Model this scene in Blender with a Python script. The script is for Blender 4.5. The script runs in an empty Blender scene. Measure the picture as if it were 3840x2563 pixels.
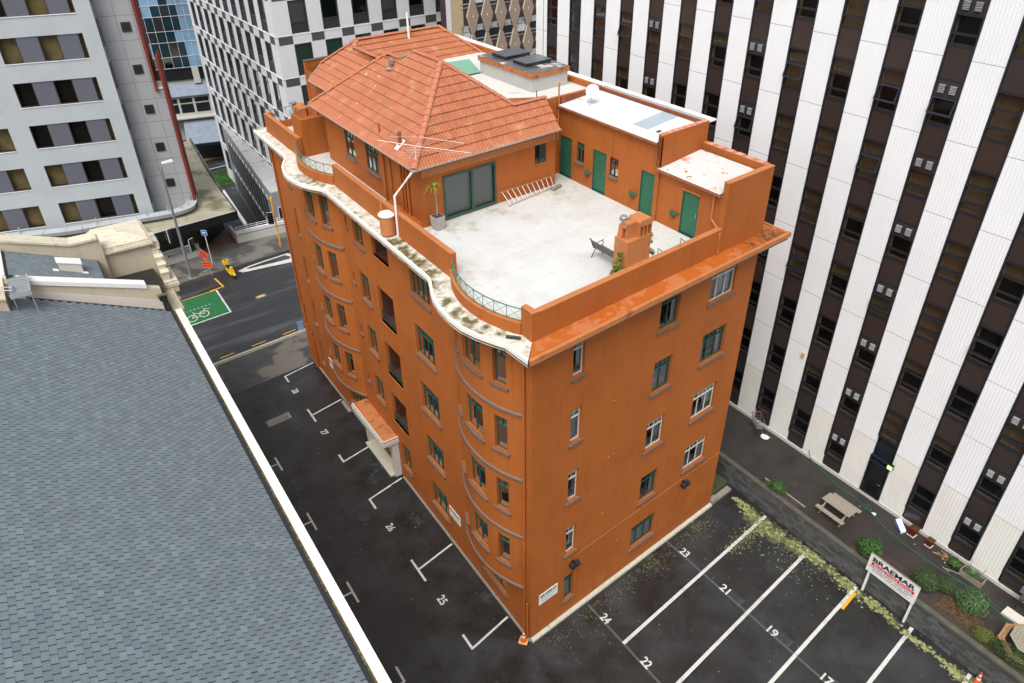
import bpy, math, random
from math import sin, cos, tan, radians as rad, pi, hypot, sqrt
from mathutils import Vector, Matrix
random.seed(7)
sc = bpy.context.scene
COL = sc.collection
# ---------------------------------------------------------------- camera, sky, sun, exposure
AZR, AZL, PITCH, ROLL, FPX, HC = rad(50.924), rad(-33.138), rad(33.657), rad(-0.871), 2738.24, 31.0
KX, KY = 0.689, 20.952                       # near corner of the apartment building seen from the drone
PHI = AZR - pi/2                             # turns survey axes into axes along the building's end wall
def o2n(x, y, z=0.0):
    x -= KX; y -= KY
    c, s = cos(PHI), sin(PHI)
    return Vector((x*c - y*s, x*s + y*c, z))
def camera():
    cp, sp = cos(PITCH), sin(PITCH)
    f = Vector((0, cp, -sp)); u = Vector((0, sp, cp)); r = Vector((1, 0, 0))
    cr, sr = cos(ROLL), sin(ROLL)
    r2 = r*cr + u*sr; u2 = u*cr - r*sr
    R = Matrix((r2, u2, -f)).transposed()
    Z = Matrix.Rotation(PHI, 3, 'Z')
    cam = bpy.data.cameras.new('camera'); o = bpy.data.objects.new('camera', cam); COL.objects.link(o)
    M4 = (Z @ R).to_4x4(); M4.translation = o2n(0, 0, HC)
    o.matrix_world = M4
    cam.sensor_width = 36; cam.lens = FPX/3840*36
    cam.clip_start = 0.3; cam.clip_end = 2000
    sc.camera = o
camera()
sc.render.resolution_x, sc.render.resolution_y = 1024, 683
world = bpy.data.worlds.new('World'); sc.world = world; world.use_nodes = True
wn = world.node_tree; wn.nodes.clear()
SUN_EL, SUN_AZ = rad(58), rad(215)           # direction the light comes from, in this scene's axes
sky = wn.nodes.new('ShaderNodeTexSky'); sky.sky_type = 'NISHITA'; sky.sun_disc = False
sky.sun_elevation = SUN_EL; sky.sun_rotation = pi/2 - SUN_AZ; sky.dust_density = 4; sky.air_density = 1.0; sky.ozone_density = 1.0
hs = wn.nodes.new('ShaderNodeHueSaturation'); hs.inputs['Saturation'].default_value = 0.22   # overcast: a grey sky
bg = wn.nodes.new('ShaderNodeBackground'); bg.inputs['Strength'].default_value = 0.15
wo = wn.nodes.new('ShaderNodeOutputWorld')
wn.links.new(sky.outputs[0], hs.inputs['Color']); wn.links.new(hs.outputs[0], bg.inputs[0]); wn.links.new(bg.outputs[0], wo.inputs[0])
sd = bpy.data.lights.new('sun', 'SUN'); sd.energy = 1.1; sd.angle = rad(35); sd.color = (1, .97, .93)
so = bpy.data.objects.new('sun', sd); COL.objects.link(so)
so.rotation_euler = Vector((cos(SUN_EL)*cos(SUN_AZ), cos(SUN_EL)*sin(SUN_AZ), sin(SUN_EL))).to_track_quat('Z', 'Y').to_euler()
sc.view_settings.view_transform = 'Standard'; sc.view_settings.look = 'None'
sc.view_settings.gamma = 1; sc.view_settings.use_curve_mapping = False; sc.view_settings.exposure = 0.60
sc.render.engine = 'CYCLES'
sc.cycles.max_bounces = 6; sc.cycles.diffuse_bounces = 3; sc.cycles.glossy_bounces = 3; sc.cycles.transparent_max_bounces = 6; sc.cycles.caustics_reflective = False; sc.cycles.caustics_refractive = False
# ---------------------------------------------------------------- frames of reference
TH = AZR - AZL                               # the site is a parallelogram: 84 degrees between its two directions
CT, ST = cos(TH), sin(TH)
def W(u, v, z=0.0): return Vector((u + v*CT, v*ST, z))                # u along the end wall, v along the lane
PERP = Vector((-ST, CT, 0))                                             # out of the lane front, towards the church
DL = Vector((CT, ST, 0))
def S(v, s, z=0.0): return DL*v + PERP*s + Vector((0, 0, z))           # v along the lane, s square to it
# ---------------------------------------------------------------- materials
MATS = {}
PGAIN = {'white_cornice': (.16, .80)}
def mat(name, col, rough=.6, var=.12, scale=2.0, bump=0.0, bscale=30.0, metal=0.0, spec=.5, stain=None, patches=None,
        streak=0, rvar=0.0, rnd=0.0, specks=None, stretch=None, emis=None):
    m = bpy.data.materials.new(name); m.use_nodes = True; MATS[name] = m
    nt = m.node_tree; N = nt.nodes; L = nt.links; b = N['Principled BSDF']
    b.inputs['Roughness'].default_value = rough; b.inputs['Metallic'].default_value = metal
    b.inputs['Specular IOR Level'].default_value = spec
    g = N.new('ShaderNodeNewGeometry'); pos = g.outputs['Position']
    if stretch:
        mp = N.new('ShaderNodeMapping'); mp.inputs['Scale'].default_value = stretch; L.new(pos, mp.inputs[0]); pos_n = mp.outputs[0]
    else: pos_n = pos
    def noise(sca, det=5, p=None):
        n = N.new('ShaderNodeTexNoise'); n.inputs['Scale'].default_value = sca; n.inputs['Detail'].default_value = det; n.inputs['Roughness'].default_value = .62
        L.new(p or pos_n, n.inputs['Vector']); return n.outputs['Fac']
    def rng(f, a, b_, c, d):
        r = N.new('ShaderNodeMapRange'); r.inputs[1].default_value = a; r.inputs[2].default_value = b_; r.inputs[3].default_value = c; r.inputs[4].default_value = d
        L.new(f, r.inputs[0]); return r.outputs[0]
    def mix(f, A, B):
        x = N.new('ShaderNodeMix'); x.data_type = 'RGBA'
        if hasattr(f, 'links'): L.new(f, x.inputs[0])
        else: x.inputs[0].default_value = f
        for v_, i in ((A, 6), (B, 7)):
            if hasattr(v_, 'links'): L.new(v_, x.inputs[i])
            else: x.inputs[i].default_value = (*v_, 1)
        return x.outputs[2]
    def mul(a, b_):
        x = N.new('ShaderNodeMath'); x.operation = 'MULTIPLY'; L.new(a, x.inputs[0])
        if hasattr(b_, 'links'): L.new(b_, x.inputs[1])
        else: x.inputs[1].default_value = b_
        return x.outputs[0]
    c = mix(rng(noise(scale), .3, .7, 0, 1), tuple(k*(1-var) for k in col), tuple(min(1, k*(1+var)) for k in col))
    if rnd:
        oi = N.new('ShaderNodeObjectInfo'); c2 = mix(rng(oi.outputs['Random'], 0, 1, 0, 1), tuple(k*(1-rnd) for k in col), tuple(min(1, k*(1+rnd)) for k in col))
        c = mix(.5, c, c2)
    if stain:
        for (scol, ssc, lo, hi) in (stain if isinstance(stain, list) else [stain]):
            c = mix(rng(noise(ssc, 8), lo, hi, 0, 1), c, scol)
    if patches:                                # dirt of a place: where water stands, where something leaks
        scol, plist, psc = patches
        tot = None
        for (p, r, k) in plist:
            vd = N.new('ShaderNodeVectorMath'); vd.operation = 'DISTANCE'; L.new(pos, vd.inputs[0]); vd.inputs[1].default_value = tuple(p)
            f = rng(vd.outputs['Value'], r*.1, r*1.15, k, 0)
            if tot is None: tot = f
            else:
                x = N.new('ShaderNodeMath'); x.operation = 'MAXIMUM'; L.new(tot, x.inputs[0]); L.new(f, x.inputs[1]); tot = x.outputs[0]
        nn = noise(psc, 8, pos)
        x = N.new('ShaderNodeMath'); x.operation = 'ADD'; L.new(tot, x.inputs[0]); L.new(rng(nn, .3, .7, -.5, .5), x.inputs[1])
        c = mix(rng(x.outputs[0], *PGAIN.get(name, (.30, 1.05)), 0, 1), c, scol)
    if streak:
        mp2 = N.new('ShaderNodeMapping'); mp2.inputs['Scale'].default_value = (3.0, 3.0, .18); L.new(pos, mp2.inputs[0])
        c = mix(mul(rng(noise(1.5, 6, mp2.outputs[0]), .52, .72, 0, 1), streak), c, tuple(k*.55 for k in col))
    if specks:
        scol, ssc, lo = specks
        vo = N.new('ShaderNodeTexVoronoi'); vo.inputs['Scale'].default_value = ssc; L.new(pos, vo.inputs['Vector'])
        sx = N.new('ShaderNodeSeparateColor'); L.new(vo.outputs['Color'], sx.inputs[0])
        f = mul(rng(vo.outputs['Distance'], .12, .16, 1, 0), rng(sx.outputs[0], lo, lo+.005, 0, 1))
        c = mix(f, c, scol)
    L.new(c, b.inputs['Base Color'])
    if rvar: L.new(rng(noise(.55, 6), .35, .65, max(.04, rough-rvar), min(1, rough+rvar)), b.inputs['Roughness'])
    if bump:
        bp = N.new('ShaderNodeBump'); bp.inputs['Strength'].default_value = bump; bp.inputs['Distance'].default_value = .02
        L.new(noise(bscale, 4, pos), bp.inputs['Height']); L.new(bp.outputs[0], b.inputs['Normal'])
    if emis: b.inputs['Emission Color'].default_value = (*emis[0], 1); b.inputs['Emission Strength'].default_value = emis[1]
    return m
def glass(name, tint=(.75, .8, .8), rough=.03, refl=.0, ior=1.45):
    m = bpy.data.materials.new(name); m.use_nodes = True; MATS[name] = m
    nt = m.node_tree; N = nt.nodes; L = nt.links; N.clear()
    o = N.new('ShaderNodeOutputMaterial'); t = N.new('ShaderNodeBsdfTransparent'); t.inputs[0].default_value = (*tint, 1)
    gl = N.new('ShaderNodeBsdfGlossy'); gl.inputs['Roughness'].default_value = rough
    f = N.new('ShaderNodeFresnel'); f.inputs[0].default_value = ior
    a = N.new('ShaderNodeMath'); a.operation = 'ADD'; a.use_clamp = True; a.inputs[1].default_value = refl; L.new(f.outputs[0], a.inputs[0])
    nz = N.new('ShaderNodeTexNoise'); nz.inputs['Scale'].default_value = .7; g = N.new('ShaderNodeNewGeometry'); L.new(g.outputs['Position'], nz.inputs['Vector'])
    bp = N.new('ShaderNodeBump'); bp.inputs['Strength'].default_value = .12; bp.inputs['Distance'].default_value = .1; L.new(nz.outputs['Fac'], bp.inputs['Height']); L.new(bp.outputs[0], gl.inputs['Normal'])
    x = N.new('ShaderNodeMixShader'); L.new(a.outputs[0], x.inputs[0]); L.new(t.outputs[0], x.inputs[1]); L.new(gl.outputs[0], x.inputs[2]); L.new(x.outputs[0], o.inputs[0])
    return m
OLIVE = (.115, .095, .028)
cp = lambda l, z=17.0: [(W(u, v, z), r, k) for (u, v, r, k) in l]
mat('orange_paint', (.375, .108, .022), .7, .11, .55, .06, 60, spec=.25, streak=.38, stain=[((.30, .088, .022), 1.1, .58, .80), ((.44, .15, .045), .35, .60, .85)])
mat('orange_top', (.45, .160, .050), .65, .10, 2.5, .05, 60, stain=((.30, .085, .02), 1.6, .60, .70))
mat('orange_cornice', (.45, .15, .050), .6, .08, 2.0, .05, 60, spec=.35, rvar=.1, stain=((.40, .098, .012), .9, .46, .50),
    patches=((.07, .035, .012), cp([(13.6, -.45, 1.5, .9), (12.2, -.45, .9, .7), (11.2, -.3, .5, .45)]), 5))
mat('porch_top', (.45, .16, .05), .65, .10, 2.5, stain=((.09, .05, .025), 1.6, .52, .66))
mat('brown_trim', (.15, .095, .072), .6, .10, 4, .04)
mat('white_deck', (.60, .605, .59), .45, .05, .6, .04, 50, rvar=.15, stain=[((.50, .49, .42), .7, .50, .78), ((.38, .35, .27), 6.0, .70, .85)],
    patches=((.36, .32, .17), cp([(.55, 5.0, 1.5, .55), (2.6, 9.7, 1.9, .5), (5.2, 9.6, 2.0, .45), (8.6, 9.3, 1.5, .55), (1.6, 9.3, .5, .6), (9.8, 9.5, .7, .5), (8.3, 3.6, .5, .45), (10, 4.6, .5, .45), (.5, 3.0, .6, .3)]), 2.2))
mat('white_cornice', (.62, .61, .545), .5, .06, 1.5, .05, 50, rvar=.1, stain=((.36, .32, .20), 1.6, .46, .72),
    patches=(OLIVE, cp([(-.40+.12*sin(v*2.1), v, .46, .72+.25*sin(v*1.7)+.1*sin(v*5.1)) for v in [6.1+.36*i for i in range(12)]] + [(-.42, 10.0, .75, .95), (-.4, 9.2, .6, .75), (-.45, 8.3, .62, .85), (-.45, 7.4, .55, .8), (-.5, 6.6, .6, .95), (-.8, 5.9, .55, .85), (-.85, 5.2, .5, .6), (-1.05, 4.3, .5, .75), (-1.15, 3.4, .45, .75), (-1.1, 2.6, .5, .9), (-.9, 1.8, .5, .75), (-.6, 1.2, .4, .6),
       (-.45, 18.4, .7, .5), (-.8, 19.2, .7, .55), (-.9, 20.2, .6, .4), (-.5, 16.6, .5, .45), (-.5, 14, .7, .35), (-.4, 26, .9, .4)]), 3.2))
mat('upper_deck', (.60, .60, .565), .5, .05, .8, .04, 50, stain=((.33, .31, .24), 1.1, .60, .74))
mat('white_paint', (.78, .78, .76), .45, .04, 3)
mat('cream', (.50, .445, .33), .7, .08, 1.2, .05, 40, streak=.35, stain=((.34, .29, .20), 2.2, .62, .78))
mat('cream_top', (.60, .55, .43), .7, .10, 1.5, .08, 40, stain=((.26, .23, .17), 3.0, .56, .74))
mat('cream_smooth', (.60, .55, .48), .6, .05, 1)
mat('gutter_white', (.80, .77, .68), .6, .04, 3, stain=((.62, .55, .40), 2.5, .6, .75))
mat('gutter_moss', (.16, .105, .035), .9, .35, 6, .3, 30, stain=((.30, .28, .20), 8, .52, .62))
for i, c in enumerate([(.150, .190, .208), (.138, .176, .192), (.160, .196, .218), (.134, .165, .190), (.172, .218, .243)]):
    mat('shingle_%s' % 'abcde'[i], c, .75, .07, 3, .15, 90)
mat('slate_under', (.022, .026, .03), .8, .1, 3)
mat('terracotta', (.375, .118, .048), .62, .16, 2.2, .08, 60, rnd=.22, stain=[((.46, .22, .10), 1.3, .54, .72), ((.22, .12, .07), 3.0, .66, .78)], specks=((.52, .47, .33), 2.2, .93))
mat('terracotta_ridge', (.46, .16, .085), .65, .12, 2, .08, 60, stain=((.33, .26, .12), 4, .58, .68))
mat('tile_under', (.05, .018, .008), .9, .2, 4)
mat('joint_dark', (.02, .02, .018), .9, .2, 5, .2)
mat('wedge_grey', (.30, .305, .32), .6, .06, .6)
mat('mortar', (.24, .21, .17), .9, .2, 5, .2)
mat('green_frame', (.022, .075, .055), .5, .08, 4)
mat('green_door', (.018, .115, .062), .5, .06, 2, .03)
mat('green_rail', (.05, .17, .12), .5, .1, 6)
mat('frame_white', (.60, .60, .55), .5, .12, 6)
mat('frame_black', (.014, .02, .028), .35, .1, 5)
mat('room_dark', (.10, .095, .088), .9, .3, 2)
mat('room_tan', (.34, .265, .17), .8, .12, 3)
mat('blind_tan', (.20, .15, .095), .8, .08, 3, stretch=(1, 1, 14))
mat('sill_white', (.62, .63, .60), .6, .1, 5)
mat('curtain_white', (.60, .60, .60), .8, .12, 3, stretch=(6, 6, .4))
mat('curtain_pink', (.42, .16, .14), .8, .1, 3, stretch=(6, 6, .4))
mat('plant_green', (.05, .12, .03), .6, .3, 9)
glass('glass_clear')
glass('glass_tower', (.62, .58, .54), .03, 0, 1.22)
glass('glass_blue', (.08, .20, .27), .02, .30)
mat('mirror_pale', (.22, .36, .52), .12, .3, .25)  # on the glass block: sky reflection painted into the pale blue
mat('mirror_dark', (.012, .035, .05), .08, .5, .3)
glass('glass_green', (.45, .75, .62), .05, .15)
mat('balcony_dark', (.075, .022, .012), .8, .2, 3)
mat('tower_white', (.86, .87, .88), .5, .03, .35, streak=.05)
mat('tower_beige', (.80, .79, .735), .6, .05, .7, streak=.1)
mat('spandrel', (.040, .030, .027), .22, .08, .4, spec=.5)
mat('steel', (.55, .57, .58), .35, .08, 8, metal=.9)
mat('louvre_metal', (.36, .37, .39), .35, .05, 8)
mat('asphalt_lot', (.0185, .0178, .017), .42, .3, .8, .25, 70, rvar=.22, stain=[((.036, .039, .043), .30, .48, .70), ((.065, .063, .056), 1.3, .68, .76)],  # broad bluish stain: sheen of the wet asphalt painted into the colour
    patches=((.17, .18, .075), cp([(15.0, -1.4, .55, .7), (14.8, -2.2, .8, .95), (14.75, -3.0, .9, 1), (14.8, -3.8, .85, 1), (15.0, -4.6, .75, 1), (15.05, -5.3, .65, 1), (15.2, -6.0, .6, .9), (15.2, -6.9, .55, .8), (15.1, -7.7, .55, .85), (15.1, -8.5, .6, .9), (15.2, -9.3, .45, .75), (15.1, -10.5, .4, .7), (15.0, -13.9, .5, .8), (12.8, -2.8, .8, .42), (11.6, -.5, 1.2, .42), (8.0, -.5, 1.3, .38)], 0.0), 4.5))
mat('asphalt_street', (.030, .032, .035), .42, .12, .9, .2, 70, rvar=.16, stretch=(.10, .9, 1), stain=((.085, .087, .092), .8, .50, .68))  # lengthwise pale streaks: tyre-polished tracks plus road sheen painted into the colour
mat('footpath', (.055, .055, .055), .5, .2, 1.0, .1, 50, rvar=.2, stain=((.155, .14, .115), .27, .49, .55))
mat('footpath_far', (.075, .073, .068), .45, .2, .9, .1, 50, rvar=.2, stain=((.16, .15, .135), .28, .48, .53))
mat('concrete', (.24, .22, .18), .8, .12, 2.5, .15, 40, stain=((.12, .12, .07), 2, .6, .75))
mat('concrete_white', (.56, .55, .51), .7, .07, 2, .08, 40, stain=((.32, .31, .27), 1.8, .62, .78))
mat('yard_paving', (.030, .025, .021), .6, .25, .9, .15, 50, rvar=.2, stain=((.085, .078, .06), .8, .60, .8), specks=((.42, .42, .40), 3.0, .975))
mat('block_stone', (.075, .078, .078), .8, .3, 1.6, .25, 40, rnd=.75, stain=((.15, .15, .14), 1.3, .6, .75))
mat('block_cap', (.085, .08, .062), .85, .2, 2, .2, 40, stain=((.10, .12, .04), 2, .55, .7))
mat('moss', (.27, .28, .12), .95, .35, 5, .3, 40, stain=((.11, .12, .035), 3.5, .48, .60))
mat('moss_dark', (.055, .065, .022), .95, .3, 4, .3, 40)
mat('road_white', (.58, .58, .55), .6, .08, 6, stain=[((.16, .16, .15), 9, .60, .68), ((.40, .40, .38), 1.5, .5, .7)])
mat('road_old', (.07, .078, .085), .6, .1, 6)
mat('road_yellow', (.70, .38, .02), .6, .08, 6)
mat('road_green', (.014, .125, .038), .6, .08, 2, stain=((.03, .20, .08), 3, .6, .7))
mat('footing', (.48, .45, .36), .8, .12, 3, .15, 40, stain=((.16, .18, .07), 3, .60, .72))
mat('red_paint', (.62, .018, .025), .5, .05, 5)
mat('ink', (.015, .015, .018), .5, .05, 5)
mat('ink_faint', (.30, .32, .36), .5, .05, 5)
mat('sign_blue', (.03, .16, .50), .4, .05, 5)
mat('cone_orange', (.75, .095, .03), .5, .08, 6)
mat('cone_white', (.72, .70, .66), .5, .08, 8)
mat('cone_base', (.62, .38, .10), .7, .12, 8)
mat('cone_base_green', (.10, .22, .11), .7, .12, 8)
mat('wood_grey', (.26, .225, .175), .8, .25, 3, .2, 50, stretch=(4, 14, 14), stain=((.42, .38, .32), 4, .52, .66))
mat('wood_bench', (.13, .115, .10), .75, .25, 4, .1, 50)
mat('wood_tan', (.33, .19, .09), .8, .2, 4, .1, 50)
mat('rail_dark', (.018, .055, .04), .5, .1, 6)
mat('black_iron', (.012, .018, .016), .5, .1, 8)
mat('black_plastic', (.012, .012, .013), .35, .1, 8)
mat('chrome', (.6, .6, .6), .2, .05, 8, metal=1)
mat('yellow_paint', (.85, .52, .005), .3, .04, 5)
mat('yellow_pole', (.80, .40, .01), .45, .05, 5)
mat('grey_pole', (.27, .30, .32), .45, .08, 5, metal=.4)
mat('grey_dark', (.05, .055, .06), .5, .1, 5)
mat('tank_orange', (.46, .16, .05), .6, .08, 4, .05)
mat('pvc_white', (.74, .75, .74), .35, .03, 5)
mat('aluminium', (.62, .60, .55), .4, .06, 8, metal=.5)
mat('pot_concrete', (.36, .35, .33), .8, .08, 5, .15, 40)
mat('pot_maroon', (.12, .012, .014), .4, .1, 6)
mat('palm_leaf', (.22, .27, .03), .5, .2, 5)
mat('leaf_bright', (.14, .19, .025), .6, .3, 7)
mat('leaf_mid', (.045, .12, .02), .6, .35, 6)
mat('leaf_clipped', (.04, .085, .018), .6, .35, 8)
mat('leaf_fern', (.075, .15, .05), .6, .3, 8)
mat('leaf_yellow', (.13, .16, .02), .6, .3, 8)
mat('leaf_dry', (.13, .075, .035), .9, .4, 14)
mat('trunk', (.09, .065, .045), .9, .2, 6)
mat('corrugated', (.60, .61, .61), .5, .04, 1, .02, 40, stain=[((.42, .16, .05), 2.4, .66, .72), ((.60, .52, .42), 1.0, .58, .75)])
mat('corrugated_rust', (.56, .555, .535), .5, .05, 1, .02, 40, stain=[((.58, .24, .17), .85, .54, .62), ((.36, .13, .03), 2.8, .60, .66)])
mat('corrugated_blue', (.33, .39, .44), .5, .05, 1)
mat('rust_wood', (.24, .065, .022), .75, .3, 3, .1, 40)
mat('flash_pink', (.62, .27, .20), .6, .1, 3)
mat('lead_grey', (.42, .44, .44), .4, .06, 4, metal=.3)
mat('bitumen', (.012, .012, .012), .4, .3, 3, rvar=.2)
mat('skylight_lid', (.075, .078, .085), .25, .2, 2, rvar=.1)
mat('skylight_top', (.11, .10, .10), .3, .3, 1.4, rvar=.15, stain=((.60, .58, .54), .9, .56, .62))
mat('rust_fascia', (.42, .145, .045), .6, .15, 2, stain=((.05, .035, .02), 1.4, .56, .66))
mat('render_grey', (.43, .43, .40), .6, .05, 2, streak=.15)
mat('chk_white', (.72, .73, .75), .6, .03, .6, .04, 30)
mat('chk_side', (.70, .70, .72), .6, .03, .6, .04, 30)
mat('chk_grey', (.078, .08, .074), .6, .08, 2)
mat('chk_dark', (.040, .040, .045), .4, .1, 2)
mat('chk_green', (.17, .36, .26), .5, .1, 1.5, stretch=(3, 3, .3))
mat('ledge_stain', (.42, .43, .43), .6, .1, .5, .1, 40, stain=((.09, .09, .07), .9, .56, .70))
mat('pod_grey', (.15, .155, .17), .6, .08, .6)
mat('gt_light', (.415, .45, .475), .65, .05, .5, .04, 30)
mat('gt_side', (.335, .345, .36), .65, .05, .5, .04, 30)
mat('gt_panel', (.105, .11, .138), .6, .06, .8)
mat('gt_frame', (.05, .03, .018), .5, .1, 3)
mat('gt_blind', (.32, .285, .14), .7, .3, .9)
mat('gt_red', (.20, .042, .034), .8, .12, .6, spec=.15)
mat('joint', (.10, .10, .11), .8, .1, 3)
mat('canopy_stain', (.34, .32, .24), .7, .15, .5, .1, 40, stain=[((.15, .14, .075), .45, .50, .62), ((.055, .055, .045), .8, .60, .72)])
mat('dia_face', (.36, .27, .21), .8, .08, 6, .15, 30)
mat('dia_edge', (.52, .49, .38), .7, .1, 5)
mat('dia_yellow', (.52, .42, .25), .7, .05, 1)
mat('dia_maroon', (.07, .042, .048), .5, .08, 2)
mat('far_cream', (.56, .55, .49), .7, .05, .5)
mat('far_slate', (.21, .25, .32), .6, .15, 1.5)
mat('far_dark', (.012, .016, .017), .4, .3, .6)
mat('brick_path', (.36, .15, .08), .8, .15, 3)
mat('grass', (.055, .17, .02), .9, .3, 2, .2)
mat('hose_green', (.012, .14, .085), .5, .05, 5)
mat('paper_white', (.72, .75, .80), .5, .05, 4)
mat('exit_lit', (.45, .85, .25), .4, .02, 5, emis=((.55, 1, .25), 1.2))
mat('mattress', (.62, .58, .50), .8, .06, 4)
mat('soil', (.05, .035, .025), .95, .3, 8)
mat('brick_red_paving', (.15, .085, .06), .6, .2, 1.5, rvar=.15)
# ---------------------------------------------------------------- mesh building
WO = {}                                     # world origin of each object made here
def link(o, parent=None, origin=None):
    COL.objects.link(o)
    po = WO[parent.name] if parent else Vector((0, 0, 0))
    og = Vector(origin) if origin is not None else (po.copy())
    WO[o.name] = og
    if parent: o.parent = parent
    o.location = og - po
    return o
class MB:
    def __init__(s): s.v = []; s.f = []; s.mi = []
    def add(s, vs, fs, mi=0):
        n = len(s.v); s.v += [Vector(p) for p in vs]
        for f in fs: s.f.append(tuple(n+i for i in f)); s.mi.append(mi)
    def quad(s, a, b, c, d, mi=0): s.add([a, b, c, d], [(0, 1, 2, 3)], mi)
    def hexa(s, p, mi=0):                   # p: 4 bottom then 4 top, same turn
        s.add(p, [(3, 2, 1, 0), (4, 5, 6, 7), (0, 1, 5, 4), (1, 2, 6, 5), (2, 3, 7, 6), (3, 0, 4, 7)], mi)
    def box(s, Mp, a0, a1, b0, b1, c0, c1, mi=0):
        s.hexa([Mp(a0, b0, c0), Mp(a1, b0, c0), Mp(a1, b1, c0), Mp(a0, b1, c0), Mp(a0, b0, c1), Mp(a1, b0, c1), Mp(a1, b1, c1), Mp(a0, b1, c1)], mi)
    def prism(s, pts, z0, z1, mi=0):
        n = len(pts); lo = [Vector((p[0], p[1], z0)) for p in pts]; hi = [Vector((p[0], p[1], z1)) for p in pts]
        s.add(lo+hi, [tuple(range(n-1, -1, -1)), tuple(range(n, 2*n))] + [(i, (i+1) % n, n+(i+1) % n, n+i) for i in range(n)], mi)
    def tube(s, pts, r, n=8, mi=0, r2=None):
        pts = [Vector(p) for p in pts]; rings = []
        for i, p in enumerate(pts):
            d = (pts[min(i+1, len(pts)-1)] - pts[max(i-1, 0)])
            if d.length < 1e-9: d = Vector((0, 0, 1))
            d.normalize(); up = Vector((0, 0, 1)) if abs(d.z) < .95 else Vector((1, 0, 0))
            a = d.cross(up).normalized(); b = d.cross(a)
            rr = r if r2 is None else r + (r2-r)*i/(len(pts)-1)
            rings.append([p + (a*cos(2*pi*k/n) + b*sin(2*pi*k/n))*rr for k in range(n)])
        vs = [q for rg in rings for q in rg]; fs = []
        for i in range(len(pts)-1):
            for k in range(n): fs.append((i*n+k, i*n+(k+1) % n, (i+1)*n+(k+1) % n, (i+1)*n+k))
        fs += [tuple(range(n-1, -1, -1)), tuple(range((len(pts)-1)*n, len(pts)*n))]
        s.add(vs, fs, mi)
    def lathe(s, c, prof, n=16, mi=0):
        c = Vector(c); vs = []
        for (r, z) in prof:
            for k in range(n): vs.append(c + Vector((r*cos(2*pi*k/n), r*sin(2*pi*k/n), z)))
        m = len(prof); fs = [(i*n+k, i*n+(k+1) % n, (i+1)*n+(k+1) % n, (i+1)*n+k) for i in range(m-1) for k in range(n)]
        fs += [tuple(range(n-1, -1, -1)), tuple(range((m-1)*n, m*n))]
        s.add(vs, fs, mi)
    def mesh(s, name, mats, org, smooth=False):
        me = bpy.data.meshes.new(name); me.from_pydata([tuple(p-org) for p in s.v], [], s.f)
        for m in (mats if isinstance(mats, (list, tuple)) else [mats]): me.materials.append(MATS[m])
        if max(s.mi or [0]) > 0: me.polygons.foreach_set('material_index', s.mi)
        if smooth: me.polygons.foreach_set('use_smooth', [True]*len(s.f))
        me.update(); return me
    def build(s, name, mats, parent=None, origin=None, smooth=False, kind=None, label=None):
        og = Vector(origin) if origin is not None else (WO[parent.name] if parent else Vector((0, 0, 0)))
        o = bpy.data.objects.new(name, s.mesh(name, mats, og, smooth)); link(o, parent, og)
        if kind: o['kind'] = kind
        if label: o['label'] = label
        return o
def thing(name, label, cat, loc=(0, 0, 0), group=None):
    o = bpy.data.objects.new(name, None); o.empty_display_size = .3
    link(o, None, loc); o['label'] = label; o['category'] = cat
    if group: o['group'] = group
    return o
def tag(o, label, cat, group=None):
    o['label'] = label; o['category'] = cat
    if group: o['group'] = group
    return o
def put(o, loc, rz=0):                      # moves a finished thing that was built about the origin
    o.location = loc; o.rotation_euler = (0, 0, rz); return o
def inst(name, mesh, parent, at, kind=None):   # alike pieces share mesh data
    o = bpy.data.objects.new(name, mesh); link(o, parent, at); return o
def copy_tree(o, parent=None):
    c = o.copy(); COL.objects.link(c); c.parent = parent
    for ch in [x for x in KIDS.get(o.name, [])]: copy_tree(ch, c)
    return c
KIDS = {}
def index_kids():
    KIDS.clear()
    for o in bpy.data.objects:
        if o.parent: KIDS.setdefault(o.parent.name, []).append(o)
XYZ = lambda x, y, z: Vector((x, y, z))
def text_mb(body, P, ex, ey, h, depth=.004, bold=0.0, width=None, align='LEFT', space=1.0):
    """flat lettering: returns an MB with the letters laid from P along ex, upright along ey, capital height h"""
    cu = bpy.data.curves.new('t', 'FONT'); cu.body = body; cu.size = 1; cu.offset = bold; cu.space_character = space
    to = bpy.data.objects.new('t', cu); COL.objects.link(to)
    bpy.context.view_layer.update()
    me = to.to_mesh(); vs = [v.co.copy() for v in me.vertices]; fs = [tuple(p.vertices) for p in me.polygons]
    to.to_mesh_clear(); bpy.data.objects.remove(to); bpy.data.curves.remove(cu)
    x0 = min(v.x for v in vs); x1 = max(v.x for v in vs)
    k = h/.70; kx = k if width is None else width/(x1-x0)
    off = 0 if align == 'LEFT' else -(x1-x0)*kx/2
    m = MB(); n = Vector(ex).cross(Vector(ey)).normalized()*depth
    m.add([Vector(P) + Vector(ex)*((v.x-x0)*kx+off) + Vector(ey)*(v.y*k) + n for v in vs], fs)
    return m
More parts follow.
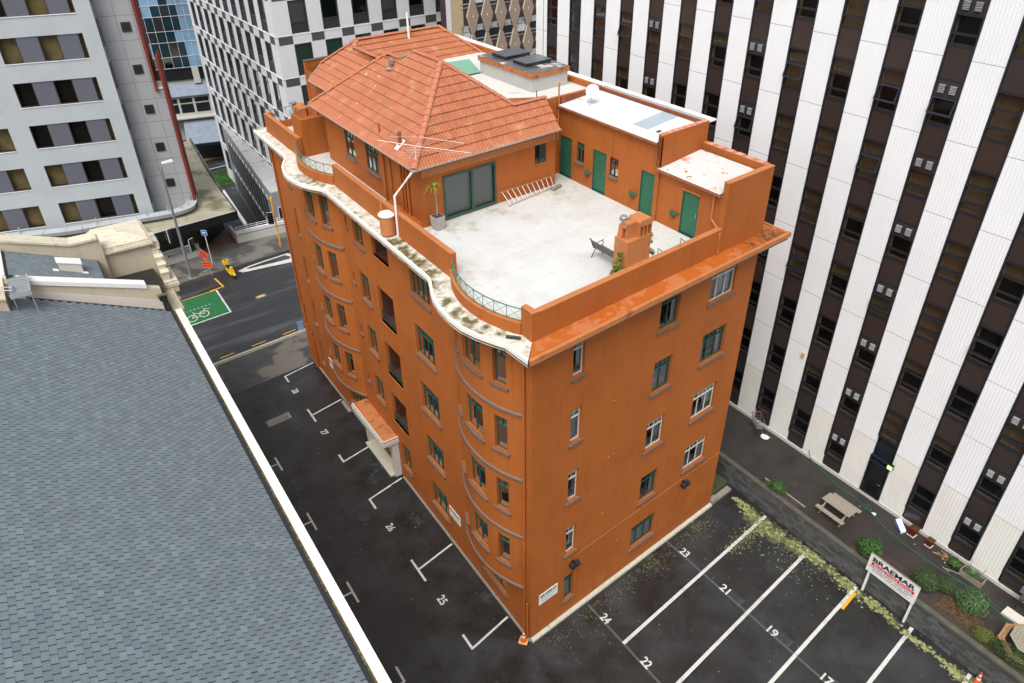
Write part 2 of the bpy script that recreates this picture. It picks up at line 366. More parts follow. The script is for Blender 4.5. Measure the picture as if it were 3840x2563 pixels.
# ================================================================ ground, street, markings
def sheet(name, poly, z, m, kind='structure', label=None):
    b = MB(); b.add([Vector((p.x, p.y, z)) for p in poly], [tuple(range(len(poly)))]); o = b.build(name, m, kind=kind)
    if label: o['label'] = label
    return o
def rect(u0, u1, v0, v1): return [W(u0, v0), W(u1, v0), W(u1, v1), W(u0, v1)]
b = MB(); b.prism(rect(-90, 90, -60, 53.4), -5.5, -.05); b.build('ground', 'concrete', kind='structure')
b = MB(); b.prism(rect(-300, 300, 53.4, 500), -5.6, -5.0); b.build('lower_ground', 'asphalt_street', kind='structure')
sheet('car_park', rect(-60, 15.7, -50, 28.0), 0.0, 'asphalt_lot', label='wet black asphalt of the lane and car park')
sheet('street', rect(-80, 80, 32.42, 46.3), 0.0, 'asphalt_street', label='wet asphalt street beyond the apartment building')
sheet('footpath', [W(-60, 28.0), W(40, 28.0), W(40, 32.1), W(-60, 32.1)], 0.0, 'footpath', label='patched pavement across the lane mouth')
b = MB(); b.prism(rect(-60, 40, 32.1, 32.42), -.04, .03); b.build('kerb', 'concrete', kind='structure')
b = MB(); b.prism(rect(-80, 80, 46.55, 53.2), -.04, .13); b.build('footpath', 'footpath_far', kind='structure', label='far pavement with damp patches')
b = MB(); b.prism(rect(-80, 80, 46.3, 46.55), -.04, .14); b.build('kerb', 'block_cap', kind='structure')
b = MB(); b.prism(rect(15.7, 19.9, -30, 26), -.05, 1.4); b.build('yard', 'yard_paving', kind='structure', label='raised paved yard along the foot of the white tower')
b = MB(); b.prism(rect(13.45, 15.4, 0.3, 26), -.04, .35); b.build('passage', 'moss_dark', kind='structure')
def line(p, q, w=.1, z=.008, m='road_white', name='road_marking'):
    p = W(*p); q = W(*q); d = (q-p).normalized(); n = Vector((-d.y, d.x, 0))*w/2
    sheet(name, [p-n, q-n, q+n, p+n], z, m)
# bays against the lane front
for (va, vb, c0, c1) in ((1.80, 1.46, None, 2.30), (7.22, 6.95, 6.14, 7.69), (13.36, 13.03, 12.20, 13.03), (17.26, 16.85, 16.85, 17.58), (22.57, 22.28, 21.55, 23.0), (27.97, 27.6, 26.83, 27.6)):
    ub = -2.52; sh_ = .28
    line((-.2, vb+.27), (ub, vb), .11, name='parking_line')
    c0 = vb if c0 is None else c0
    line((ub-.02, c0-.05), (ub-.02, c1+.05), .12, z=.012, name='parking_line')
for (v0, v1) in ((2.1, 3.0), (7.2, 8.7), (12.9, 14.4), (18.6, 20)):      # bays against the church wall
    line((-5.95, v0), (-5.95, v1), .11, name='parking_line')
    line((-5.95, (v0+v1)/2 if v0 > 3 else v0), (-7.9, (v0+v1)/2+.2 if v0 > 3 else v0+.2), .11, z=.012, name='parking_line')
for i, (p, q) in enumerate((((3.53, -2.93), (15.42, -2.57)), ((2.6, -5.95), (15.4, -5.48)), ((5.2, -8.62), (15.42, -8.33)), ((7.2, -11.5), (15.57, -11.27)), ((7.2, -14.4), (15.5, -14.1)))):
    line(p, q, .17, name='parking_line')
line((15.05, -8.47), (13.7, -8.55), .16, .012, 'road_yellow')
for p, q in (((3.5, -.3), (3.6, -7.5)), ((9.55, -.2), (9.85, -13))): line(p, q, .12, .006, 'road_old', 'old_line')
for body, u, v in (('23', 9.6, -1.06), ('24', 3.5, -1.2), ('22', 3.55, -4.05), ('21', 9.62, -3.88), ('19', 9.66, -6.85), ('17', 9.72, -9.85), ('28', -2.72, 25.75), ('27', -2.68, 20.4), ('26', -2.66, 10.65), ('25', -2.6, 4.85)):
    t = text_mb(body, W(u, v, .010), -DL, W(1, 0), .42, 0.0, bold=.025, width=.50); t.build('bay_number', 'road_white', kind='structure', label='painted bay number %s' % body)
for (u, v) in ((9.8, -4.75), (9.95, -7.6), (9.95, -10.6)):   # ghosts of painted out numbers
    sheet('blacked_out_patch', rect(u-.25, u+.3, v-.45, v+.45), .004, 'asphalt_street')
line((-6.3, 43.45), (-3.25, 43.45), .1, .016, 'road_yellow'); sheet('cycle_box', [W(-6.6, 39.05), W(-3.25, 39.1), W(-3.25, 43.38), W(-6.6, 43.38)], .006, 'road_green', label='green painted cycle box')
line((-3.2, 39.0), (-3.2, 43.4), .14, .012); line((-6.6, 39.0), (-3.13, 39.0), .14, .015)
for k in range(7): sheet('road_marking', rect(-6.3+.32*k, -6.18+.32*k, 41.3, 41.42), .012, 'road_white')
# bicycle symbol: two wheels, frame, handlebar
b = MB()
def ring(cu, cv, r, w):
    for k in range(20):
        a0, a1 = 2*pi*k/20, 2*pi*(k+1)/20
        b.quad(W(cu+r*cos(a0), cv+1.35*r*sin(a0), .014), W(cu+(r+w)*cos(a0), cv+1.35*(r+w)*sin(a0), .014), W(cu+(r+w)*cos(a1), cv+1.35*(r+w)*sin(a1), .014), W(cu+r*cos(a1), cv+1.35*r*sin(a1), .014))
ring(-6.1, 40.0, .34, .07); ring(-5.1, 40.15, .34, .07)
def bar(p, q, w=.07):
    p = W(*p); q = W(*q); d = (q-p).normalized(); n = Vector((-d.y, d.x, 0))*w/2; o_ = Vector((0, 0, .014)); b.quad(p-n+o_, q-n+o_, q+n+o_, p+n+o_)
for p, q in (((-6.1, 40.0), (-5.75, 40.7)), ((-5.75, 40.7), (-5.1, 40.15)), ((-6.1, 40.0), (-5.55, 40.0)), ((-5.55, 40.0), (-5.1, 40.7)), ((-5.1, 40.15), (-4.9, 41.0)), ((-4.9, 41.0), (-4.5, 40.7)), ((-5.75, 40.7), (-5.9, 40.95))): bar(p, q)
b.build('road_marking', 'road_white', kind='structure', label='white bicycle symbol painted on the green cycle box')
line((-2.5, 43.6), (-2.75, 45.6), .14, .012, 'road_yellow'); line((-3.7, 43.55), (-2.45, 43.6), .12, .012, 'road_yellow')
for k in range(7): line((-8.3+2.5*k, 32.93), (-7.2+2.5*k, 32.95), .1, .012, 'road_yellow')
for (p, q) in (((-40, 38.2), (60, 38.2)), ): pass
# teardrop traffic marking by the far kerb
out = [(-.62, 45.55), (-.3, 45.0), (.9, 44.75), (2.6, 44.35), (4.2, 43.95), (4.75, 44.3), (4.85, 45.2), (4.3, 45.95), (2.0, 45.95), (.4, 45.85)]
inn = [(.1, 45.45), (.4, 45.32), (1.2, 45.2), (2.7, 44.95), (4.05, 44.75), (4.25, 44.85), (4.3, 45.2), (4.0, 45.75), (2.0, 45.72), (.5, 45.62)]
b = MB()
for i in range(len(out)):
    j = (i+1) % len(out); b.quad(W(*out[i], .010), W(*out[j], .010), W(*inn[j], .010), W(*inn[i], .010))
b.build('road_marking', 'road_white', kind='structure', label='white teardrop outline painted by the far kerb')
sheet('gutter_channel', rect(-60, 40, 32.42, 32.62), .005, 'footing')
# lichen along the foot of the retaining wall: real crusts lying on the asphalt
b = MB(); rs = random.Random(3)
def blob(m, u, v, r, z):
    n = 9; ph = rs.random()*6; pts = [(r*(.7+.45*rs.random())*cos(2*pi*k/n+ph), r*(.7+.45*rs.random())*sin(2*pi*k/n+ph)) for k in range(n)]
    c = W(u, v); m.add([Vector((c.x, c.y, z+.012))] + [Vector((c.x+x, c.y+y, z)) for x, y in pts], [(0, i+1, (i+1) % n+1) for i in range(n)])
path = [(15.05, -.6, .05, .1), (15.0, -1.4, .22, .3), (14.85, -2.3, .42, .5), (14.8, -3.2, .55, .6), (14.9, -4.1, .48, .5), (15.1, -5.2, .40, .45), (15.3, -6.0, .30, .45), (15.25, -7.0, .26, .4), (15.2, -7.8, .3, .45), (15.15, -8.5, .35, .5), (15.2, -9.3, .28, .4), (15.25, -9.9, .15, .35), (15.15, -10.6, .26, .3), (15.0, -11.0, .1, .2), (15.1, -12.3, .12, .15), (15.1, -13.2, .12, .15), (15.0, -13.9, .22, .4), (14.9, -14.8, .25, .4)]
for i in range(len(path)-1):
    a, c = path[i], path[i+1]
    for k in range(95):
        t = rs.random(); vv_ = a[1]+(c[1]-a[1])*t
        if math.sin(vv_*3.1)+.6*math.sin(vv_*7.7+1) < -.35+rs.gauss(0, .5): continue
        t = t; s_ = a[2]+(c[2]-a[2])*t
        off = rs.gauss(0, s_*.8)-s_*.15; blob(b, min(15.48, a[0]+(c[0]-a[0])*t + off), a[1]+(c[1]-a[1])*t + rs.gauss(0, .15), (.015+.12*rs.random()**2.2)*(1.1-min(.8, abs(off))), .004+.002*rs.random())
for k in range(500): blob(b, 11.5+3.8*rs.random()**.7, -2.75+rs.gauss(0, .25), .012+.03*rs.random(), .005)
for k in range(700): blob(b, .5+12.5*rs.random(), -.35-abs(rs.gauss(0, .6)), .008+.016*rs.random(), .005)
for k in range(250): blob(b, 13+2.2*rs.random(), -5.2+rs.gauss(0, 1.2), .012+.025*rs.random(), .005)
o = b.build('lichen', 'moss', kind='stuff'); tag(o, 'pale green lichen crust along the foot of the retaining wall', 'lichen')
b = MB()
for k in range(900): blob(b, -8+24*rs.random(), -14+44*rs.random(), .006+.012*rs.random()**2, .006)
o = b.build('litter', 'paper_white', kind='stuff'); tag(o, 'white specks of blossom and litter scattered over the asphalt', 'litter')
# ================================================================ apartment building
AP = thing('apartment_building', 'orange rendered apartment block with bowed bays, roof terrace and tiled penthouse', 'building', W(0, 0, 0))
Lm = lambda v, z, d=0.0: DL*v - PERP*d + Vector((0, 0, z))            # lane front: d goes inwards
Rm_ = lambda u, z, d=0.0: W(u, 0, z) + Vector((0, 1, 0))*d            # end wall
def bow(v0, half=2.55, sag=.72):
    R_ = (half*half+sag*sag)/(2*sag)
    def f(v, z, d=0.0):
        x = v-v0; n = sqrt(max(0, R_*R_-x*x)) - (R_-sag)
        k = (R_-d)/R_
        return DL*(v0+x*k) + PERP*((n+R_-sag)*k-(R_-sag)) + Vector((0, 0, z))
    return f
B1, B2 = bow(3.12), bow(20.4, 2.62, .72)
def wall_grid(m, Mp, s0, s1, z0, z1, holes, depth=.2, ds=None):
    ss = {s0, s1}; zs = {z0, z1}
    for h in holes: ss |= {h[0], h[1]}; zs |= {h[2], h[3]}
    if ds:
        k = int((s1-s0)/ds); ss |= {s0+(s1-s0)*i/k for i in range(k+1)}
    ss = sorted(x for x in ss if s0-1e-6 <= x <= s1+1e-6); zs = sorted(x for x in zs if z0-1e-6 <= x <= z1+1e-6)
    for i in range(len(ss)-1):
        for j in range(len(zs)-1):
            a, b_, c, d = ss[i], ss[i+1], zs[j], zs[j+1]
            if b_-a < 1e-5: continue
            cs, cz = (a+b_)/2, (c+d)/2
            if any(h[0] < cs < h[1] and h[2] < cz < h[3] for h in holes): continue
            m.quad(Mp(a, c), Mp(b_, c), Mp(b_, d), Mp(a, d))
    for h in holes:
        a, b_, c, d = h[:4]
        m.quad(Mp(a, c), Mp(a, c, depth), Mp(a, d, depth), Mp(a, d)); m.quad(Mp(b_, c, depth), Mp(b_, c), Mp(b_, d), Mp(b_, d, depth))
        m.quad(Mp(a, c), Mp(b_, c), Mp(b_, c, depth), Mp(a, c, depth)); m.quad(Mp(a, d, depth), Mp(b_, d, depth), Mp(b_, d), Mp(a, d))
def mbx(m, Mp, s0, s1, z0, z1, d0, d1, mi=0):
    m.hexa([Mp(s0, z0, d0), Mp(s1, z0, d0), Mp(s1, z0, d1), Mp(s0, z0, d1), Mp(s0, z1, d0), Mp(s1, z1, d0), Mp(s1, z1, d1), Mp(s0, z1, d1)], mi)
rw = random.Random(11)
def window(par, Mp, s0, s1, z0, z1, lights=2, fm='green_frame', curtain=0, transom=.70, sill=True, ext=.11, dd=.17, small=True, glassm='glass_clear', room='room_dark', plant=False):
    og = Mp((s0+s1)/2, z0, dd)
    m = MB(); w = .038
    mbx(m, Mp, s0, s0+w, z0, z1, dd-.03, dd+.03); mbx(m, Mp, s1-w, s1, z0, z1, dd-.03, dd+.03)
    mbx(m, Mp, s0+w, s1-w, z0, z0+w, dd-.03, dd+.03); mbx(m, Mp, s0+w, s1-w, z1-w, z1, dd-.03, dd+.03)
    zt = z0+(z1-z0)*transom
    if small: mbx(m, Mp, s0+w, s1-w, zt-.024, zt+.024, dd-.05, dd+.028)
    for k in range(1, lights):
        x = s0+(s1-s0)*k/lights; mbx(m, Mp, x-.017, x+.017, z0+w, z1-w, dd-.035, dd+.026)
    if small:
        zm = (zt+z1)/2; mbx(m, Mp, s0+w, s1-w, zm-.008, zm+.008, dd-.02, dd+.015)
        for k in range(lights): x = s0+(s1-s0)*(k+.5)/lights; mbx(m, Mp, x-.008, x+.008, zt+.024, z1-w, dd-.022, dd+.014)
    win = m.build('window', fm, par, og)
    for k in range(lights):
        a = s0+(s1-s0)*k/lights; c = s0+(s1-s0)*(k+1)/lights
        p = MB(); p.quad(Mp(a, z0, dd+.005), Mp(c, z0, dd+.005), Mp(c, zt if small else z1, dd+.005), Mp(a, zt if small else z1, dd+.005)); p.build('pane', glassm, win)
    if small:
        p = MB(); p.quad(Mp(s0, zt, dd+.006), Mp(s1, zt, dd+.006), Mp(s1, z1, dd+.006), Mp(s0, z1, dd+.006)); p.build('pane', glassm, win)
    r = MB(); D = .95; e = .0
    r.quad(Mp(s0, z0, dd), Mp(s0, z1, dd), Mp(s0, z1, D), Mp(s0, z0, D)); r.quad(Mp(s1, z0, dd), Mp(s1, z0, D), Mp(s1, z1, D), Mp(s1, z1, dd))
    r.quad(Mp(s0, z0, D), Mp(s0, z1, D), Mp(s1, z1, D), Mp(s1, z0, D)); r.quad(Mp(s0, z1, dd), Mp(s1, z1, dd), Mp(s1, z1, D), Mp(s0, z1, D)); r.quad(Mp(s0, z0, dd), Mp(s0, z0, D), Mp(s1, z0, D), Mp(s1, z0, dd))
    r.build('room_lining', room, win)
    q = MB(); mbx(q, Mp, s0+.01, s1-.01, z0+.005, z0+.10, dd+.03, .50); mbx(q, Mp, s1-.05, s1-.01, z0+.10, z1-.01, dd+.03, .44); q.build('inner_sill', 'sill_white', win)
    if curtain:
        cm = 'curtain_pink' if curtain == 3 else 'curtain_white'
        rng_ = {1: [(s0+.03, s0+(s1-s0)*.30), (s1-(s1-s0)*.22, s1-.06)], 2: [(s0+.03, s1-.06)], 3: [(s0+.03, s1-.06)], 4: [(s1-(s1-s0)*.4, s1-.06)]}[curtain]
        for (a, c) in rng_:
            n = max(4, int((c-a)/.045)); q = MB(); zb = z0+.07 if curtain != 4 else z0+.3
            for i in range(n):
                x0, x1 = a+(c-a)*i/n, a+(c-a)*(i+1)/n
                q.quad(Mp(x0, zb, .24+.03*(i % 2)), Mp(x1, zb, .24+.03*((i+1) % 2)), Mp(x1, z1-.02, .24+.03*((i+1) % 2)), Mp(x0, z1-.02, .24+.03*(i % 2)))
            q.build('curtain', cm, win)
    if plant:
        q = MB(); rp = random.Random(5); c = Mp((s0+s1)/2, z0+.1, .30)
        for i in range(90):
            a = rp.random()*6.28; l = .15+.35*rp.random(); h = .1+.9*rp.random(); p0_ = c+Vector((0, 0, h*.8)); d_ = Vector((cos(a)*l*.6, sin(a)*l*.3, .1-.3*rp.random())); sd_ = Vector((-sin(a), cos(a), .3))*.025
            q.quad(p0_, p0_+d_*.5+sd_, p0_+d_, p0_+d_*.5-sd_)
        q.build('window_plant', 'plant_green', win)
    if sill:
        q = MB(); n = 1 if Mp in (Lm, Rm_) else 4
        for i in range(n):
            a = s0-ext+(s1-s0+2*ext)*i/n; c = s0-ext+(s1-s0+2*ext)*(i+1)/n
            q.hexa([Mp(a, z0-.13, -.09), Mp(c, z0-.13, -.09), Mp(c, z0-.13, .0), Mp(a, z0-.13, .0), Mp(a, z0-.035, -.09), Mp(c, z0-.035, -.09), Mp(c, z0+.0, dd-.03), Mp(a, z0+.0, dd-.03)])
        q.build('sill', 'brown_trim', win)
    return win
ROWS = [14.45, 11.15, 7.80, 4.45, 1.20]; TOPS = [16.15, 12.87, 9.52, 6.15, 2.92]
# end wall
RH = []
cc = [0, 2, 0, 0, 2]
for i in range(5):
    RH.append((2.04, 2.65, ROWS[i]+.0, TOPS[i], 1, 'frame_white' if i < 4 else 'green_frame', [4, 2, 1, 4, 2][i]))
for i in range(4):
    RH.append((6.93, 8.14, ROWS[i]+.05, TOPS[i]+.02, 2, ['green_frame', 'green_frame', 'frame_white', 'green_frame'][i], [1, 2, 4, 1][i]))
    RH.append((10.19, 11.97, ROWS[i]+.1, TOPS[i]+.03, 3, ['frame_white', 'green_frame', 'frame_white', 'frame_white'][i], [2, 1, 4, 1][i]))
RH.append((6.63, 8.38, 1.38, 2.95, 3, 'green_frame', 2))
m = MB(); wall_grid(m, Rm_, 0, 13.43, 0, 16.62, RH, .2); m.build('wall', 'orange_paint', AP)
for i, h in enumerate(RH): window(AP, Rm_, h[0], h[1], h[2], h[3], h[4], h[5], h[6], plant=(i == 5))
m = MB(); m.quad(W(13.43, 0, -.1), W(13.43, 28.75, -.1), W(13.43, 28.75, 17), W(13.43, 0, 17)); m.quad(W(0, 28.75, -.1), W(0, 28.75, 17), W(13.43, 28.75, 17), W(13.43, 28.75, -.1)); m.build('wall', 'orange_paint', AP)
# lane front: ground storey, flats, bows
# joints, cracks and scuffs in the asphalt
rj = random.Random(12)
for (p, q, w) in (((-4.3, -6), (-4.15, 27.9), .05), ((3.5, -14), (3.3, -8), .03), ((-.3, -.3), (-.9, -12), .02), ((-6.1, 5), (-5.6, 27), .03)):
    n = 14; pts = [(p[0]+(q[0]-p[0])*i/n+rj.gauss(0, .05), p[1]+(q[1]-p[1])*i/n) for i in range(n+1)]
    for i in range(n): line(pts[i], pts[i+1], w, .002, 'bitumen', 'asphalt_joint')
b = MB()
for (u, v, r_) in ((-1.0, 14.9, .5), (-1.6, 14.4, .3), (-.9, 9.9, .35), (-.5, 3.4, .25), (-2.9, 26.6, .5), (-1.3, 27.0, .6), (-3.4, 12.0, .25), (3.0, -1.9, .2), (-5.8, 16.5, .5)):
    for k in range(26): blob(b, u+rj.gauss(0, r_*.45), v+rj.gauss(0, r_*.7), .03+.12*rj.random(), .0015)
b.build('scuff', 'asphalt_street', kind='structure', label='pale scuffs and dried puddle marks on the asphalt')
G0 = [(2.1, 4.15, 1.08, 2.68, 3), (7.7, 9.5, 1.22, 2.9, 3), (12.02, 13.1, 1.14, 2.92, 2), (18.9, 20.8, .98, 2.62, 3), (25.55, 26.03, 1.05, 2.93, 1)]
m = MB(); wall_grid(m, Lm, 0, 28.75, 0, 3.3, G0 + [(14.6, 16.4, .1, 2.5)], .2)
FA = []; BAL = []
for i in range(4):
    FA.append((7.75, 9.6, ROWS[i]+.03, TOPS[i], 4)); FA.append((14.82, 15.98, ROWS[i]+.03, TOPS[i], 2)); FA.append((16.75, 17.03, ROWS[i]+.55, ROWS[i]+1.15, 1))
    BAL.append((11.86, 13.7, [14.74, 10.9, 7.5, 4.15][i], [16.1, 12.98, 9.63, 6.25][i]))
wall_grid(m, Lm, 5.67, 17.78, 3.3, 16.62, [f[:4] for f in FA] + BAL, .2)
m.build('wall', 'orange_paint', AP)
FB = [(25.55, 26.03, ROWS[i]-.1, TOPS[i]+.04, 1) for i in range(4)]
m = MB(); wall_grid(m, Lm, 23.02, 28.75, 3.3, 16.62, [f[:4] for f in FB], .2); m.build('wall', 'orange_paint', AP); m = MB(); wall_grid(m, Lm, 0, .57, 3.3, 16.62, [], .16); m.build('wall', 'orange_paint', AP)
for k, f in enumerate(G0): window(AP, Lm, f[0], f[1], f[2], f[3], f[4], 'green_frame', [1, 2, 1, 2, 0][k])
for k, f in enumerate(FA):
    if f[4] == 1: window(AP, Lm, f[0], f[1], f[2], f[3], 1, 'green_frame', 0, small=False, ext=.08)
    else: window(AP, Lm, f[0], f[1], f[2], f[3], f[4], 'green_frame', [1, 4, 0, 1, 4, 0, 2, 1, 0, 1, 4, 0][k])
for f in FB: window(AP, Lm, f[0], f[1], f[2], f[3], 1, 'green_frame', 0, ext=.06)
# bows: three windows a storey on each
def bowfront(Mp, a, b_, wins):
    holes = []
    for i in range(4):
        for (x0, x1, n) in wins: holes.append((x0, x1, ROWS[i], TOPS[i], n))
    m = MB(); wall_grid(m, Mp, a, b_, 3.3, 16.62, [h[:4] for h in holes], .2, ds=.22)
    k = 24
    for i in range(k):                        # underside of the bow
        x0, x1 = a+(b_-a)*i/k, a+(b_-a)*(i+1)/k; m.quad(Mp(x0, 3.3), Mp(x1, 3.3), Lm(x1, 3.3), Lm(x0, 3.3))
    m.build('wall', 'orange_paint', AP)
    for i, h in enumerate(holes):
        window(AP, Mp, h[0], h[1], h[2], h[3], h[4], 'green_frame', [1, 4, 0, 3, 0, 2][(i*5+i//3) % 6] if Mp is B2 else [2, 1, 0, 4, 1, 0, 1][(i*3) % 7])
    for zz in (3.3, 6.62, 9.98, 13.36):
        q = MB()
        for i in range(k):
            x0, x1 = a-.05+(b_-a+.1)*i/k, a-.05+(b_-a+.1)*(i+1)/k; x0 = max(a, x0); x1 = min(b_, x1)
            q.hexa([Mp(x0, zz-.11, -.07), Mp(x1, zz-.11, -.07), Mp(x1, zz-.11, .0), Mp(x0, zz-.11, .0), Mp(x0, zz+.0, -.07), Mp(x1, zz+.0, -.07), Mp(x1, zz+.05, .0), Mp(x0, zz+.05, .0)])
        q.build('ledge', 'brown_trim', AP)
bowfront(B1, .57, 5.67, [(2.45, 3.8, 2), (1.2, 1.8, 1), (4.4, 5.0, 1)])
bowfront(B2, 17.78, 23.02, [(19.7, 20.92, 2), (18.4, 19.05, 1), (21.7, 22.3, 1)])
# recessed balconies
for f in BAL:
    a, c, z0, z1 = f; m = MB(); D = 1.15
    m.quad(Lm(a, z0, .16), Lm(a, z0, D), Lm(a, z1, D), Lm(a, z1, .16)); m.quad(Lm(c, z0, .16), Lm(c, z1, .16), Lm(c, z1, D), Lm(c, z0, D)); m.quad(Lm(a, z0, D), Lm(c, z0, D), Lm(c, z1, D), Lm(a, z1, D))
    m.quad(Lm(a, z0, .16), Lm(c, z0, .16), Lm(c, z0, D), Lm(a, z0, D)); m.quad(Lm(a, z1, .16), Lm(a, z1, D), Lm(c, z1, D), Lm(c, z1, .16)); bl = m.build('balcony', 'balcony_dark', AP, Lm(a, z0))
    m = MB(); mbx(m, Lm, a-.06, c+.06, z0-.1, z0, -.06, .14); m.build('sill', 'orange_paint', bl)
    if z0 < 14:
        m = MB(); d = .07; zr = z0+.62
        mbx(m, Lm, a, c, zr, zr+.035, d, d+.03); mbx(m, Lm, a, c, z0+.1, z0+.13, d, d+.03)
        n = 4
        for k in range(n+1):
            x = a+.02+(c-a-.04)*k/n; mbx(m, Lm, x-.011, x+.011, z0, zr, d, d+.022)
            if k < n:
                y = a+.02+(c-a-.04)*(k+1)/n
                m.tube([Lm(x, z0+.13, d+.01), Lm(y, zr, d+.01)], .009, 4); m.tube([Lm(x, zr, d+.01), Lm(y, z0+.13, d+.01)], .009, 4)
        m.build('railing', 'rail_dark', bl)
# entrance door and porch
m = MB(); mbx(m, Lm, 14.6, 16.4, .1, 2.5, .12, .16); dr = m.build('door', 'green_door', AP, Lm(15.5, 0)); m = MB(); mbx(m, Lm, 14.75, 15.4, .5, 2.2, .11, .12); mbx(m, Lm, 15.6, 16.25, .5, 2.2, .11, .12); m.build('pane', 'glass_clear', dr)
po = MB(); mbx(po, Lm, 13.5, 17.95, 2.88, 2.95, -.98, 0); pr = po.build('porch', 'porch_top', AP, Lm(15.7, 2.9))
po = MB(); mbx(po, Lm, 13.46, 17.99, 2.62, 2.879, -1.02, -.93); mbx(po, Lm, 13.46, 13.55, 2.62, 2.879, -.93, 0); mbx(po, Lm, 17.9, 17.99, 2.62, 2.879, -.93, 0); mbx(po, Lm, 13.5, 17.95, 2.951, 3.02, -.98, -.9); mbx(po, Lm, 13.5, 13.58, 2.951, 3.02, -.9, 0); po.build('porch_fascia', 'concrete_white', pr)
for v in (13.55, 17.35):
    po = MB(); mbx(po, Lm, v, v+.34, 0, 2.62, -.42, -.02); po.hexa([Lm(v, 2.2, -.42), Lm(v+.34, 2.2, -.42), Lm(v+.34, 2.62, -.42), Lm(v, 2.62, -.42), Lm(v, 2.35, -.45), Lm(v+.34, 2.35, -.45), Lm(v+.34, 2.62, -.9), Lm(v, 2.62, -.9)]); po.build('column', 'concrete_white', pr)
po = MB(); mbx(po, Lm, 13.7, 17.4, 0, .1, -.7, 0); po.build('doorstep', 'footing', pr)
# footing at the foot of the walls
m = MB(); mbx(m, Rm_, -.02, 13.45, 0, .12, -.17, 0); m.hexa([Rm_(-.02, .12, -.17), Rm_(13.45, .12, -.17), Rm_(13.45, .12, -.001), Rm_(-.02, .12, -.001), Rm_(-.02, .13, -.12), Rm_(13.45, .13, -.12), Rm_(13.45, .2, -.001), Rm_(-.02, .2, -.001)]); m.build('footing', 'footing', AP)
m = MB(); mbx(m, Lm, -.02, 13.3, 0, .05, -.12, 0); mbx(m, Lm, 18, 28.7, 0, .05, -.1, 0); m.build('footing', 'concrete', AP)
# cornice
OUT = [(-.74, -.72), (-.82, .55), (-1.05, 1.05), (-1.33, 1.75), (-1.53, 2.5), (-1.58, 3.3), (-1.50, 4.2), (-1.33, 4.95), (-1.10, 5.5), (-.86, 6.0), (-.74, 6.35), (-.72, 9), (-.72, 12), (-.70, 15), (-.68, 17.4), (-.76, 17.85), (-1.12, 18.45), (-1.38, 19.05), (-1.54, 19.8), (-1.60, 20.6), (-1.54, 21.4), (-1.34, 22.2), (-1.02, 22.9), (-.75, 23.35), (-.64, 23.8), (-.62, 26), (-.60, 29.55)]
def inner_u(u, v): return -.0 if not (.57 < v < 5.67 or 17.78 < v < 23.02) else None
def inn(u, v):
    for Mp, a, c in ((B1, .6, 5.64), (B2, 17.8, 23.0)):
        if a < v < c: p = Mp(v, 0, .3); return p
    return Lm(v, 0, .3)
m = MB(); tr = MB(); rim = MB()
for i in range(len(OUT)-1):
    a, c = W(*OUT[i]), W(*OUT[i+1]); va, vc = OUT[i][1], OUT[i+1][1]
    ia, ic = inn(0, max(va, .0)), inn(0, vc)
    z = lambda p, h: Vector((p.x, p.y, h))
    na = (ia-a).normalized(); nc = (ic-c).normalized()
    if i == 0: na = Vector((.8, .6, 0)).normalized(); ia = W(.0, .0)
    a2, c2 = a+na*.12, c+nc*.12
    m.quad(z(a2, 16.92), z(c2, 16.92), z(ic, 16.99), z(ia, 16.99)); m.quad(z(a, 16.70), z(ia, 16.62), z(ic, 16.62), z(c, 16.70))
    rim.hexa([z(a, 16.80), z(c, 16.80), z(c2, 16.80), z(a2, 16.80), z(a, 16.955), z(c, 16.955), z(c2, 16.955), z(a2, 16.955)])
    a3, c3 = a+na*.03, c+nc*.03; a4, c4 = a+na*.3, c+nc*.3
    tr.hexa([z(a3, 16.66), z(c3, 16.66), z(c4, 16.60), z(a4, 16.60), z(a3, 16.80), z(c3, 16.80), z(c4, 16.80), z(a4, 16.80)])
co = m.build('cornice', 'white_cornice', AP, W(0, 9, 16.9), label='white concrete cornice stained olive, following the bows')
rim.build('cornice_rim', 'gutter_white', co); tr.build('cornice_trim', 'brown_trim', co)
m = MB(); Rz = lambda u, d, z: W(u, 0, z) + Vector((0, 1, 0))*d
m.hexa([Rz(-.72, -.66, 16.72), Rz(14.4, -.66, 16.72), Rz(14.4, 0, 16.72), Rz(0, 0, 16.72), Rz(-.70, -.66, 16.90), Rz(14.4, -.66, 16.90), Rz(14.4, -.001, 16.985), Rz(0.01, -.001, 16.985)])
m.hexa([W(13.44, -.001, 16.72), W(14.4, -.001, 16.72), W(14.4, 27, 16.72), W(13.44, 27, 16.72), W(13.44, -.001, 16.98), W(14.4, -.001, 16.90), W(14.4, 27, 16.90), W(13.44, 27, 16.98)])
c2 = m.build('cornice', 'orange_cornice', AP, W(6, -.4, 16.8), label='orange painted cornice with puddled water along the end wall')
m = MB(); m.hexa([Rz(-.76, -.80, 16.74), Rz(14.5, -.80, 16.74), Rz(14.5, -.66, 16.74), Rz(-.70, -.66, 16.74), Rz(-.76, -.80, 16.95), Rz(14.5, -.80, 16.95), Rz(14.5, -.66, 16.96), Rz(-.70, -.66, 16.96)])
m.hexa([W(14.4, -.66, 16.74), W(14.52, -.70, 16.74), W(14.52, 27, 16.74), W(14.4, 27, 16.74), W(14.4, -.66, 16.96), W(14.52, -.70, 16.96), W(14.52, 27, 16.96), W(14.4, 27, 16.96)]); m.build('cornice_rim', 'orange_top', c2)
m = MB(); m.hexa([Rz(-.70, -.74, 16.62), Rz(14.4, -.74, 16.62), Rz(14.4, -.4, 16.56), Rz(-.4, -.4, 16.56), Rz(-.70, -.74, 16.74), Rz(14.4, -.74, 16.74), Rz(14.4, -.4, 16.72), Rz(-.4, -.4, 16.72)])
